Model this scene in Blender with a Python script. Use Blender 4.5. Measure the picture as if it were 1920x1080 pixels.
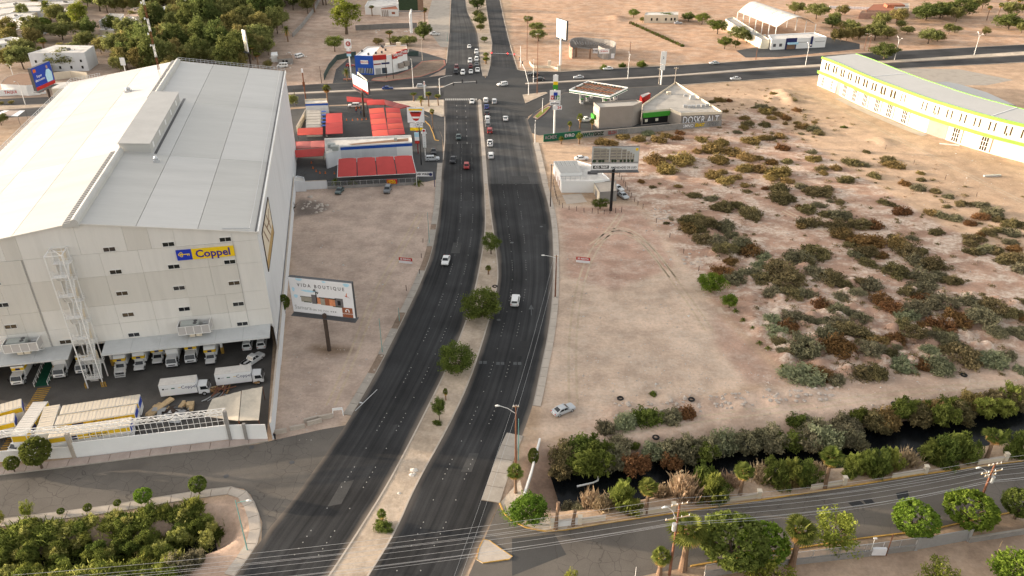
import bpy, math, random
import numpy as np
from mathutils import Vector, Matrix
for o in list(bpy.data.objects): bpy.data.objects.remove(o)
sc = bpy.context.scene
R = math.radians
# ------------------------------------------------------------------ camera, sky, sun, exposure
H = 92.0; FPX = 1478.3; TH = R(30.2)
cam = bpy.data.cameras.new('camera'); camo = bpy.data.objects.new('camera', cam); sc.collection.objects.link(camo)
camo.location = (0, 0, H); camo.rotation_euler = (R(90) - TH, 0, 0)
cam.sensor_width = 36; cam.lens = FPX / 1920 * 36; cam.clip_start = 1; cam.clip_end = 9000
sc.camera = camo
SUN_EL = R(8.6); SH_AZ = R(-10)                      # shadows run towards SH_AZ (from +X)
world = bpy.data.worlds.new('World'); sc.world = world; world.use_nodes = True
wn = world.node_tree.nodes; sky = wn.new('ShaderNodeTexSky'); sky.sky_type = 'NISHITA'; sky.sun_disc = False
sky.sun_elevation = SUN_EL; sky.sun_rotation = R(270) - SH_AZ; sky.air_density = 1.0; sky.dust_density = 3.0; sky.ozone_density = 1.0
bgn = wn['Background']; bgn.inputs[1].default_value = 0.15
hs = wn.new('ShaderNodeHueSaturation'); hs.inputs['Saturation'].default_value = .32     # the camera's warm white balance
world.node_tree.links.new(sky.outputs[0], hs.inputs['Color']); wt = wn.new('ShaderNodeMix'); wt.data_type = 'RGBA'; wt.blend_type = 'MULTIPLY'; wt.inputs[0].default_value = 1; wt.inputs[7].default_value = (1.06, 1.0, .935, 1)
world.node_tree.links.new(hs.outputs[0], wt.inputs[6]); world.node_tree.links.new(wt.outputs[2], bgn.inputs[0])
sl = bpy.data.lights.new('sun', 'SUN'); sl.energy = 2.4; sl.angle = R(0.6); sl.color = (1.0, 0.81, 0.60)
so = bpy.data.objects.new('sun', sl); sc.collection.objects.link(so); so.location = (-300, 0, 200)
sdir = Vector((math.cos(SH_AZ) * math.cos(SUN_EL), math.sin(SH_AZ) * math.cos(SUN_EL), -math.sin(SUN_EL)))
so.rotation_euler = sdir.to_track_quat('-Z', 'Y').to_euler()
sc.view_settings.view_transform = 'Standard'; sc.view_settings.look = 'None'
sc.view_settings.exposure = 1.85; sc.view_settings.gamma = 1.0; sc.view_settings.use_curve_mapping = False
sc.cycles.max_bounces = 5; sc.cycles.transparent_max_bounces = 8
# ------------------------------------------------------------------ helpers
rnd = random.Random(7); nr = np.random.RandomState(5)
def P(x, y, z=0.0):
    """photo pixel (1920x1080) to the place it shows on the level z"""
    u = x - 960; v = y - 540
    dx, dy, dz = u, FPX * math.cos(TH) - v * math.sin(TH), -(FPX * math.sin(TH) + v * math.cos(TH))
    t = (z - H) / dz
    return Vector((dx * t, dy * t, z))
def PL(pts, z=0.0): return [P(x, y, z) for x, y in pts]
def height(x, yb, yt):
    b = P(x, yb); lo, hi = 0.0, 85.0
    for _ in range(40):
        m = (lo + hi) / 2; q = m - H
        y = 540 - FPX * (b.y * math.sin(TH) + q * math.cos(TH)) / (b.y * math.cos(TH) - q * math.sin(TH))
        if y > yt: lo = m
        else: hi = m
    return lo
def link(o):
    sc.collection.objects.link(o); return o
def tag(o, label=None, cat=None, group=None, kind=None):
    if label: o['label'] = label
    if cat: o['category'] = cat
    if group: o['group'] = group
    if kind: o['kind'] = kind
    return o
LOCM = {}
def empty(name, loc=(0, 0, 0), rz=0.0, label=None, cat=None, group=None):
    o = link(bpy.data.objects.new(name, None)); o.location = loc; o.rotation_euler = (0, 0, rz); o.empty_display_size = .3
    LOCM[o] = Matrix.Translation(Vector(loc)) @ Matrix.Rotation(rz, 4, 'Z')
    return tag(o, label, cat, group)
KIDS = {}
def copy_tree(o, parent=None):
    c = o.copy(); sc.collection.objects.link(c); c.parent = parent
    if parent: c.matrix_parent_inverse = o.matrix_parent_inverse.copy()
    if o not in KIDS: KIDS[o] = list(o.children)
    for ch in KIDS[o]: copy_tree(ch, c)
    return c
def place(proto, used, loc, rz=0, s=1.0, label=None, group=None, cat=None):
    """first use moves the prototype, later ones copy it with its parts"""
    o = proto if proto not in used else copy_tree(proto)
    used.add(proto)
    o.location = loc; o.rotation_euler = (0, 0, rz)
    o.scale = (s, s, s) if not isinstance(s, tuple) else s
    if label: o['label'] = label
    if group: o['group'] = group
    if cat: o['category'] = cat
    return o
USED = set()
class MB:
    def __init__(s): s.v = []; s.f = []; s.m = []; s.T = None; s.mi = 0
    def add(s, vs, fs):
        b = len(s.v)
        for p in vs:
            p = Vector(p); s.v.append(s.T @ p if s.T is not None else p)
        for f in fs: s.f.append(tuple(i + b for i in f)); s.m.append(s.mi)
        return s
    def box(s, a, b):
        x0, y0, z0 = a; x1, y1, z1 = b
        return s.add([(x0,y0,z0),(x1,y0,z0),(x1,y1,z0),(x0,y1,z0),(x0,y0,z1),(x1,y0,z1),(x1,y1,z1),(x0,y1,z1)],
                     [(0,3,2,1),(4,5,6,7),(0,1,5,4),(1,2,6,5),(2,3,7,6),(3,0,4,7)])
    def cbox(s, c, d, rz=0.0, rx=0.0, ry=0.0):
        M = Matrix.Translation(Vector(c)) @ Matrix.Rotation(rz, 4, 'Z') @ Matrix.Rotation(ry, 4, 'Y') @ Matrix.Rotation(rx, 4, 'X')
        h = [k / 2 for k in d]; old = s.T; s.T = M if old is None else old @ M
        s.box((-h[0], -h[1], -h[2]), (h[0], h[1], h[2])); s.T = old; return s
    def prism(s, poly, z0, z1, bottom=False):
        n = len(poly); pl = [(p[0], p[1]) for p in poly]
        ar = sum(pl[i][0] * pl[(i+1) % n][1] - pl[(i+1) % n][0] * pl[i][1] for i in range(n))
        if ar < 0: pl = pl[::-1]
        vs = [(x, y, z0) for x, y in pl] + [(x, y, z1) for x, y in pl]
        fs = [tuple(range(n, 2 * n))] + [(i, (i + 1) % n, n + (i + 1) % n, n + i) for i in range(n)]
        if bottom: fs.append(tuple(range(n - 1, -1, -1)))
        return s.add(vs, fs)
    def sheet(s, poly, z):
        n = len(poly); pl = [(p[0], p[1]) for p in poly]
        ar = sum(pl[i][0] * pl[(i+1) % n][1] - pl[(i+1) % n][0] * pl[i][1] for i in range(n))
        if ar < 0: pl = pl[::-1]
        return s.add([(x, y, z) for x, y in pl], [tuple(range(n))])
    def quad(s, a, b, c, d): return s.add([a, b, c, d], [(0, 1, 2, 3)])
    def tube(s, pts, r, n=6, cap=True):
        pts = [Vector(p) for p in pts]; rs = r if isinstance(r, (list, tuple)) else [r] * len(pts)
        vs = []
        for i, p in enumerate(pts):
            t = (pts[min(i + 1, len(pts) - 1)] - pts[max(i - 1, 0)]).normalized()
            a = t.orthogonal().normalized() if abs(t.z) < .95 else Vector((1, 0, 0)); a = (a - t * a.dot(t)).normalized(); b = t.cross(a)
            for k in range(n):
                w = 2 * math.pi * k / n; vs.append(p + (a * math.cos(w) + b * math.sin(w)) * rs[i])
        fs = [(i*n+k, i*n+(k+1) % n, (i+1)*n+(k+1) % n, (i+1)*n+k) for i in range(len(pts)-1) for k in range(n)]
        if cap: fs += [tuple(range(n-1, -1, -1)), tuple((len(pts)-1)*n+k for k in range(n))]
        return s.add(vs, fs)
    def bar(s, a, b, w, h=None):
        a = Vector(a); b = Vector(b); h = h or w; t = (b - a); L = t.length; t.normalize()
        up = Vector((0, 0, 1)) if abs(t.z) < .99 else Vector((0, 1, 0))
        x = t.cross(up).normalized(); y = x.cross(t)
        vs = [p + x * sx * w / 2 + y * sy * h / 2 for p in (a, b) for sx, sy in ((-1,-1),(1,-1),(1,1),(-1,1))]
        return s.add(vs, [(0,3,2,1),(4,5,6,7),(0,1,5,4),(1,2,6,5),(2,3,7,6),(3,0,4,7)])
    def strip(s, A, B):
        n = len(A); return s.add(list(A) + list(B), [(i, n + i, n + i + 1, i + 1) for i in range(n - 1)])
    def wall(s, path, z0, z1, t, closed=False):
        """a wall of thickness t along a ground path"""
        pp = [Vector((p[0], p[1], 0)) for p in path]
        if closed: pp.append(pp[0])
        off = []
        for i in range(len(pp)):
            d = (pp[min(i+1, len(pp)-1)] - pp[max(i-1, 0)])
            if closed and i in (0, len(pp) - 1): d = pp[1] - pp[-2]
            d.normalize(); off.append(Vector((-d.y, d.x, 0)) * t / 2)
        n = len(pp); vs = []
        for i, p in enumerate(pp):
            for sg, z in ((1, z0), (-1, z0), (-1, z1), (1, z1)): vs.append((p + off[i] * sg) + Vector((0, 0, z)))
        fs = []
        for i in range(n - 1):
            for k in range(4): fs.append((i*4+k, i*4+(k+1) % 4, (i+1)*4+(k+1) % 4, (i+1)*4+k))
        fs += [(3, 2, 1, 0), ((n-1)*4, (n-1)*4+1, (n-1)*4+2, (n-1)*4+3)]
        return s.add(vs, fs)
    def build(s, name, mat, parent=None, at=None, smooth=False, rz=0.0):
        """at: world place of a top-level mesh (verts given in world space); parent Empty: verts are local to it unless s.world"""
        me = bpy.data.meshes.new(name)
        vs = s.v
        if at is not None:
            Mi = (Matrix.Translation(Vector(at)) @ Matrix.Rotation(rz, 4, 'Z')).inverted(); vs = [Mi @ v for v in vs]
        me.from_pydata([tuple(v) for v in vs], [], s.f)
        mats = mat if isinstance(mat, (list, tuple)) else [mat]
        for m in mats: me.materials.append(MAT[m] if isinstance(m, str) else m)
        if len(mats) > 1: me.polygons.foreach_set('material_index', s.m)
        if smooth: me.polygons.foreach_set('use_smooth', [True] * len(me.polygons))
        me.update()
        o = link(bpy.data.objects.new(name, me))
        if at is not None: o.location = at; o.rotation_euler = (0, 0, rz)
        if parent is not None:
            o.parent = parent
            if getattr(s, 'world', False) and parent in LOCM: o.matrix_parent_inverse = LOCM[parent].inverted()
        return o
def WB():
    m = MB(); m.world = True; return m
def inst(o, name, parent, M):
    """another part sharing o's mesh, placed by matrix M in its parent's frame"""
    c = link(bpy.data.objects.new(name, o.data)); c.parent = parent; c.matrix_local = M; return c
# ------------------------------------------------------------------ materials
MAT = {}
def lin(r, g, b):
    f = lambda c: (c / 12.92) if c <= .04045 else ((c + .055) / 1.055) ** 2.4
    return (f(r / 255), f(g / 255), f(b / 255))
def mat(name, col, rough=.75, var=.12, scale=.6, spec=.25, metal=0.0, bump=0.0, stain=0.0, streak=None, fine=None, coord='Object', emit=0):
    m = bpy.data.materials.new(name); m.use_nodes = True; MAT[name] = m
    nt = m.node_tree; N = nt.nodes; L = nt.links; b = N['Principled BSDF']
    b.inputs['Roughness'].default_value = rough; b.inputs['Metallic'].default_value = metal
    b.inputs['Specular IOR Level'].default_value = spec
    tc = N.new('ShaderNodeTexCoord'); mp = N.new('ShaderNodeMapping'); L.new(tc.outputs[coord], mp.inputs[0])
    if streak: mp.inputs['Scale'].default_value = streak
    def noise(sc_, det=4.0, lo=.3, hi=.7, a=0.0, c=1.0):
        n = N.new('ShaderNodeTexNoise'); n.inputs['Scale'].default_value = sc_; n.inputs['Detail'].default_value = det
        n.inputs['Roughness'].default_value = .6
        L.new(mp.outputs[0], n.inputs['Vector'])
        r = N.new('ShaderNodeMapRange'); r.inputs[1].default_value = lo; r.inputs[2].default_value = hi; r.inputs[3].default_value = a; r.inputs[4].default_value = c
        L.new(n.outputs[0], r.inputs[0]); return r.outputs[0]
    def mul(ca, val):
        x = N.new('ShaderNodeMix'); x.data_type = 'RGBA'; x.blend_type = 'MULTIPLY'; x.inputs[0].default_value = 1
        L.new(ca, x.inputs[6]); L.new(val, x.inputs[7]); return x.outputs[2]
    rgb = N.new('ShaderNodeRGB'); rgb.outputs[0].default_value = (*col, 1); c = rgb.outputs[0]
    if var:
        c = mul(c, noise(scale, 5, .25, .75, 1 - var, 1 + var))
        c = mul(c, noise(fine or scale * 9, 3, .25, .75, 1 - var * .7, 1 + var * .7))
    if stain: c = mul(c, noise(scale * .45, 6, .5, .72, 1.0, 1 - stain))
    L.new(c, b.inputs['Base Color'])
    if bump:
        n = N.new('ShaderNodeTexNoise'); n.inputs['Scale'].default_value = (fine or scale * 9); n.inputs['Detail'].default_value = 4
        L.new(mp.outputs[0], n.inputs['Vector'])
        bp = N.new('ShaderNodeBump'); bp.inputs['Strength'].default_value = bump; bp.inputs['Distance'].default_value = .1
        L.new(n.outputs[0], bp.inputs['Height']); L.new(bp.outputs[0], b.inputs['Normal'])
    if emit:
        b.inputs['Emission Color'].default_value = (*col, 1); b.inputs['Emission Strength'].default_value = emit
    return m
def glassy(name, col, rough=.08):
    m = mat(name, col, rough, var=0, spec=.6); return m
mat('white_paint', (.76, .75, .73), .6, .05, .3, stain=.12)
mat('white_clean', (.80, .80, .79), .5, .03)
mat('white_gloss', (.78, .78, .78), .25, .02, spec=.5)
mat('wall_panel', (.68, .66, .625), .7, .03, .9, streak=(1.2, 1, .10), stain=.07)
mat('wall_beige', (.61, .585, .54), .7, .03, .9, streak=(1.2, 1, .10), stain=.07)
mat('wall_side', (.62, .63, .65), .7, .04, .9, streak=(1, .5, .1), stain=.10)
mat('roof_sheet', (.49, .48, .455), .55, .05, .12, streak=(.3, 2.2, 1), stain=.10)
mat('roof_sheet_pale', (.53, .52, .50), .55, .05, .12, streak=(.3, 2.2, 1), stain=.10)
mat('seam_grey', (.34, .33, .31), .7, .05)
mat('metal_grey', (.42, .43, .44), .45, .08, 2, metal=.4)
mat('metal_galv', (.55, .56, .57), .4, .08, 2, metal=.5)
mat('metal_dark', (.10, .10, .105), .5, .1, 2, metal=.3)
mat('steel_white', (.74, .73, .71), .5, .06, 2)
mat('ac_unit', (.38, .40, .38), .6, .08, 1.5)
mat('black', (.012, .012, .013), .6, .05)
mat('void', (.02, .019, .018), .9, .1)
glassy('glass_dark', (.018, .02, .023)); glassy('glass_brown', (.05, .035, .02), .2); glassy('glass_blue', (.04, .06, .08))
mat('concrete', (.37, .33, .285), .85, .12, .5, stain=.2, bump=.15)
mat('concrete_pale', (.46, .40, .34), .85, .1, .5, stain=.18, bump=.12)
mat('concrete_pink', (.42, .34, .30), .85, .1, .5, stain=.15)
mat('kerb_paint_yellow', (.50, .30, .08), .8, .25, 1.5)
mat('kerb_red', (.36, .16, .12), .8, .25, 1.5)
mat('asphalt_new', (.030, .031, .033), .8, .12, .25, stain=.0, bump=.1, fine=9)
mat('asphalt_old', (.062, .061, .060), .85, .18, .12, stain=.25, bump=.1, fine=7)
mat('asphalt_street', (.135, .12, .105), .88, .16, .15, stain=.28, bump=.12, fine=6)
mat('asphalt_yard', (.105, .098, .092), .8, .2, .2, stain=.4, fine=5)
mat('asphalt_lot', (.075, .075, .075), .85, .15, .15, stain=.25, fine=5)
mat('paint_white', (.36, .35, .33), .7, .2, 3)
mat('paint_yellow', (.42, .25, .05), .8, .3, 2, stain=.35)
mat('red_fabric', (.46, .055, .05), .75, .07, .5, stain=.1)
mat('red_fabric_bright', (.55, .085, .06), .75, .07, .5)
mat('red', (.45, .03, .025), .5, .1); mat('red_dark', (.22, .02, .025), .4, .1)
mat('orange', (.6, .14, .02), .6, .1)
mat('blue', (.02, .055, .36), .5, .06); mat('blue_band', (.02, .085, .40), .5, .08); mat('navy', (.02, .025, .10), .5, .06)
mat('sign_blue', (.015, .04, .42), .5, .03); mat('sign_yellow', (.80, .55, .015), .5, .03); mat('sign_purple', (.06, .03, .22), .5, .02)
mat('yellow', (.70, .46, .02), .5, .06)
mat('green_bright', (.05, .28, .03), .5, .05); mat('green_lime', (.20, .46, .05), .5, .04); mat('green_dark', (.01, .11, .06), .6, .08)
mat('green_floor', (.01, .08, .045), .7, .2, 1.0); mat('green_pole', (.16, .36, .33), .5, .15, 2)
mat('cream', (.66, .58, .46), .75, .07, .4, stain=.1); mat('cream_bright', (.72, .67, .54), .75, .04, .3)
mat('taupe', (.30, .265, .235), .8, .06, .4, stain=.1); mat('taupe_roof', (.42, .39, .35), .85, .1, .4, stain=.3)
mat('roof_white_worn', (.62, .59, .55), .8, .12, .5, stain=.35); mat('roof_peach', (.52, .38, .29), .8, .12, .5, stain=.25)
mat('roof_brown', (.24, .15, .10), .85, .15, .6); mat('tile_red', (.33, .13, .075), .85, .18, 1.5)
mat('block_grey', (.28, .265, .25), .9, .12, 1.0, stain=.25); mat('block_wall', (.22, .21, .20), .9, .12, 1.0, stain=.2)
mat('brick_pink', (.42, .26, .20), .9, .15, 1.0, stain=.2)
mat('wood_pole', (.19, .085, .05), .85, .25, 3); mat('wood_pale', (.52, .38, .22), .8, .2, 2); mat('wood_dark', (.07, .05, .04), .9, .2, 2)
mat('trunk', (.115, .085, .06), .9, .25, 3); mat('palm_trunk', (.20, .13, .085), .9, .25, 4); mat('palm_dry', (.42, .28, .12), .85, .2, 3)
mat('tarp', (.62, .55, .45), .85, .1, .5, stain=.3); mat('cardboard', (.40, .24, .11), .9, .15, 2)
mat('rust', (.16, .06, .03), .9, .3, 2); mat('rubber', (.018, .018, .018), .8, .1)
mat('rock', (.46, .40, .35), .9, .2, 1.5, bump=.3); mat('rock_pale', (.62, .57, .51), .9, .15, 2)
mat('water', (.005, .006, .007), .22, .0, spec=.18)
mat('trash', (.55, .53, .50), .8, .3, 3)
mat('skin', (.25, .14, .09), .6, .05); mat('cloth_black', (.015, .015, .018), .9, .1); mat('cloth_blue', (.03, .05, .12), .9, .1); mat('cloth_red', (.3, .03, .02), .9, .1)
mat('lamp_lens', (.75, .75, .72), .3, 0); mat('signal_red', (.9, .02, .02), .4, 0, emit=3.0)
mat('roof_steel', (.46, .45, .43), .45, .05, .1, spec=.4)
for n_, c_ in dict(white=(.74, .74, .73), silver=(.46, .48, .50), grey=(.16, .17, .18), dark=(.035, .036, .04), red=(.28, .02, .02), blue=(.02, .05, .2), teal=(.06, .09, .09), maroon=(.14, .02, .02), sand=(.40, .34, .26)).items():
    mat('car_' + n_, c_, .28, .03, 1.0, spec=.5)
mat('taillight', (.45, .01, .01), .3, 0); mat('headlight', (.7, .7, .68), .15, 0, spec=.6)
# chain link: a thin wire mesh seen as part see-through sheet
def chain(name, col, alpha):
    m = mat(name, col, .6, .1); b = m.node_tree.nodes['Principled BSDF']; b.inputs['Alpha'].default_value = alpha; return m
chain('chain_link', (.30, .31, .32), .55)
def text(body, parent, mat_, size, T, name='lettering', align='CENTER', ex=0.004, world=False, sx=1.0, bold=0.0):
    """flat lettering as a mesh; T maps (x right, y up, z out) to the parent's frame"""
    cu = bpy.data.curves.new(name, 'FONT'); cu.body = body; cu.size = size; cu.align_x = align; cu.align_y = 'CENTER'; cu.resolution_u = 2
    cu.extrude = ex; cu.offset = bold
    to = bpy.data.objects.new(name, cu)
    me = bpy.data.meshes.new_from_object(to); bpy.data.objects.remove(to); bpy.data.curves.remove(cu)
    me.transform(T @ Matrix.Diagonal((sx, 1, 1, 1))); me.materials.clear(); me.materials.append(MAT[mat_])
    o = link(bpy.data.objects.new(name, me)); o.parent = parent
    if world and parent in LOCM: o.matrix_parent_inverse = LOCM[parent].inverted()
    return o
def frame(origin, xdir, normal):
    """matrix with x along xdir, z along normal (outwards), y up-ish"""
    x = Vector(xdir).normalized(); z = Vector(normal).normalized(); y = z.cross(x).normalized(); x = y.cross(z)
    M = Matrix.Identity(4)
    for i in range(3): M[i][0] = x[i]; M[i][1] = y[i]; M[i][2] = z[i]; M[i][3] = Vector(origin)[i]
    return M
# ------------------------------------------------------------------ ground sheet
def dist_poly(X, Y, pts):
    D = np.full(X.shape, 1e9)
    for a, b in zip(pts[:-1], pts[1:]):
        dx, dy = b[0] - a[0], b[1] - a[1]; L2 = dx * dx + dy * dy
        t = np.clip(((X - a[0]) * dx + (Y - a[1]) * dy) / L2, 0, 1)
        D = np.minimum(D, np.hypot(X - a[0] - t * dx, Y - a[1] - t * dy))
    return D
def inside(px, py, poly):
    c = np.zeros(px.shape, bool); n = len(poly); j = n - 1
    for i in range(n):
        xi, yi = poly[i]; xj, yj = poly[j]
        if yi != yj: c ^= ((yi > py) != (yj > py)) & (px < (xj - xi) * (py - yi) / (yj - yi) + xi)
        j = i
    return c
CANAL = PL([(1040,918),(1100,910),(1180,900),(1260,886),(1340,869),(1430,854),(1520,845),(1620,837),(1720,822),(1800,806),(1920,790),(2080,768),(2400,730)], -2.2)
DITCH = PL([(-260,1100),(-80,1082),(100,1062),(250,1042),(350,1026),(402,1008)], -2.0)
rng = np.random.RandomState(3)
MOUNDS = []
FIELD = [(1400,585),(1440,640),(1490,715),(1600,712),(1700,690),(1800,668),(1920,655),(1920,560),(1800,540),(1700,545),(1560,520),(1440,470),(1330,405),(1290,420),(1370,520)]
for row in range(11):                      # rows of spoil heaps across the field
    for k in range(26):
        x = 1330 + k * 27 + row * 9 + rng.uniform(-8, 8); y = 430 + row * 24 + k * 3.4 + rng.uniform(-5, 5)
        if y < 725 and inside(np.array([x]), np.array([y]), FIELD)[0] and rng.rand() < .8: MOUNDS.append((P(x, y), rng.uniform(.8, 1.7), rng.uniform(1.3, 2.2)))
for k in range(26): MOUNDS.append((P(1200 + rng.uniform(-40, 190), 345 + rng.uniform(-25, 45)), rng.uniform(.2, .5), rng.uniform(1.2, 2.4)))
for x, y in ((1150,770),(1180,765),(1212,756),(1250,750),(1290,748),(1330,752),(1372,748),(1405,742),(1430,735),(1455,752),(1490,745),(1523,740),(1230,772),(1390,760)):
    MOUNDS.append((P(x, y), rng.uniform(.5, 1.0), rng.uniform(1.3, 2.1)))
for x, y, h_, r_ in ((1475,180,1.6,4),(1483,190,1.4,3.5),(1448,186,.9,3),(1655,265,1.0,3.4),(1465,172,1.2,3),(1157,35,1.8,5)): MOUNDS.append((P(x, y), h_, r_))
def axis(segs):
    out = []
    for a, b, st in segs: out += list(np.arange(a, b, st))
    return np.array(out)
gx = axis([(-2500,-700,180),(-700,-300,12),(-300,-90,4),(-90,150,.75),(150,300,2.5),(300,700,10),(700,2600,190)])
gy = axis([(30,66,3),(66,240,.75),(240,400,1.8),(400,640,4),(640,1000,24),(1000,3600,200)])
GX, GY = np.meshgrid(gx, gy)
def terrain(X, Y):
    Z = np.zeros(X.shape)
    for c, h_, r_ in MOUNDS:
        m = (np.abs(X - c.x) < 3 * r_) & (np.abs(Y - c.y) < 3 * r_)
        if m.any(): Z[m] = np.maximum(Z[m], h_ * np.exp(-((X[m] - c.x) ** 2 + (Y[m] - c.y) ** 2) / (r_ * r_) * 1.1) - .04)
    Z = np.maximum(Z, 0)
    d = dist_poly(X, Y, CANAL); Z = Z - 3.2 * np.clip((7.6 - d) / 4.0, 0, 1) ** 1.2
    d = dist_poly(X, Y, DITCH); Z = Z - 2.6 * np.clip((4.8 - d) / 2.6, 0, 1)
    return Z
GZ = terrain(GX, GY)
def elev(x, y): return float(terrain(np.array([float(x)]), np.array([float(y)]))[0])
qz = -H
dep = GY * math.cos(TH) - qz * math.sin(TH)
PX = 960 + FPX * GX / dep; PY = 540 - FPX * (GY * math.sin(TH) + qz * math.cos(TH)) / dep
col = np.zeros(GX.shape + (4,)); col[..., :3] = (.40, .285, .195); col[..., 3] = .25
def blur_mask(poly):
    return inside(PX, PY, poly)
def paint(poly, rgb, crust, amt=1.0):
    m = blur_mask(poly); col[m, :3] = col[m, :3] * (1 - amt) + np.array(rgb) * amt; col[m, 3] = crust
paint([(-400,-120),(560,-120),(700,60),(560,200),(-400,260)], (0.333, 0.248, 0.191), .2)
paint([(960,-80),(2400,-80),(2400,90),(1440,112),(960,130)], (0.467, 0.297, 0.196), .35)
paint([(540,20),(836,20),(836,160),(540,160)], (0.411, 0.297, 0.229), .3)
paint([(1240,165),(1540,145),(1680,125),(2200,105),(2200,600),(1700,420),(1440,250)], (0.488, 0.341, 0.234), .1)
paint([(1010,270),(1260,255),(1420,200),(1500,260),(1760,420),(2100,560),(2100,690),(1500,725),(1330,560),(1200,380),(1040,330)], (0.383, 0.248, 0.182), .85)
paint([(545,340),(830,340),(826,420),(780,545),(640,800),(510,830),(545,500)], (0.464, 0.355, 0.288), .12)
paint([(1010,270),(1110,275),(1110,300),(1040,330)], (0.522, 0.365, 0.249), .1)
paint([(1040,385),(1190,380),(1270,470),(1330,560),(1400,650),(1440,720),(1200,760),(1010,830),(1036,570)], (0.522, 0.396, 0.304), .3)
paint([(1050,390),(1195,385),(1240,450),(1262,500),(1150,545),(1065,520)], (0.421, 0.276, 0.210), .4)
paint([(1330,570),(1480,720),(1400,720),(1345,650)], (0.411, 0.276, 0.210), .35)
paint([(1110,770),(1440,730),(1920,660),(2100,640),(2100,780),(1500,800),(1030,870)], (0.488, 0.355, 0.272), .35)
paint([(1500,770),(2300,700),(2300,730),(1500,790)], (0.555, 0.415, 0.325), .2)
paint([(990,830),(1060,830),(1030,1000),(940,990)], (0.444, 0.306, 0.229), .1)
paint([(1400,1075),(1920,985),(2300,960),(2300,1200),(1300,1200)], (0.400, 0.288, 0.210), .1)
paint([(200,960),(470,930),(470,1010),(400,1140),(200,1140)], (0.444, 0.315, 0.239), .15)
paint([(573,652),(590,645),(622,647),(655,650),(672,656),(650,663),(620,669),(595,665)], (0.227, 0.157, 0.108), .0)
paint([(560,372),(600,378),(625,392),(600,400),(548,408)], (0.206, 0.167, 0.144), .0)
# soften region borders on the grid
for _ in range(3):
    c2 = col.copy(); c2[1:-1, 1:-1] = (col[1:-1, 1:-1] * 2 + col[:-2, 1:-1] + col[2:, 1:-1] + col[1:-1, :-2] + col[1:-1, 2:]) / 6; col = c2
d = dist_poly(GX, GY, CANAL); w_ = np.clip((5.0 - d) / 2.5, 0, 1)[..., None] * .6; col[..., :3] = col[..., :3] * (1 - w_) + np.array((.13, .09, .065)) * w_; col[..., 3] *= np.clip((d - 3) / 4, 0, 1)
ny, nx = GX.shape
gm = bpy.data.meshes.new('ground'); idx = np.arange(nx * ny).reshape(ny, nx)
quads = np.stack([idx[:-1, :-1], idx[:-1, 1:], idx[1:, 1:], idx[1:, :-1]], -1).reshape(-1, 4)
gm.vertices.add(nx * ny); gm.vertices.foreach_set('co', np.stack([GX, GY, GZ], -1).astype(np.float32).ravel())
gm.loops.add(quads.size); gm.loops.foreach_set('vertex_index', quads.ravel().astype(np.int32))
gm.polygons.add(len(quads)); gm.polygons.foreach_set('loop_start', (np.arange(len(quads)) * 4).astype(np.int32))
gm.polygons.foreach_set('use_smooth', np.ones(len(quads), bool)); gm.update(calc_edges=True)
ca = gm.color_attributes.new('dirt', 'FLOAT_COLOR', 'POINT'); ca.data.foreach_set('color', col.astype(np.float32).ravel())
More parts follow.
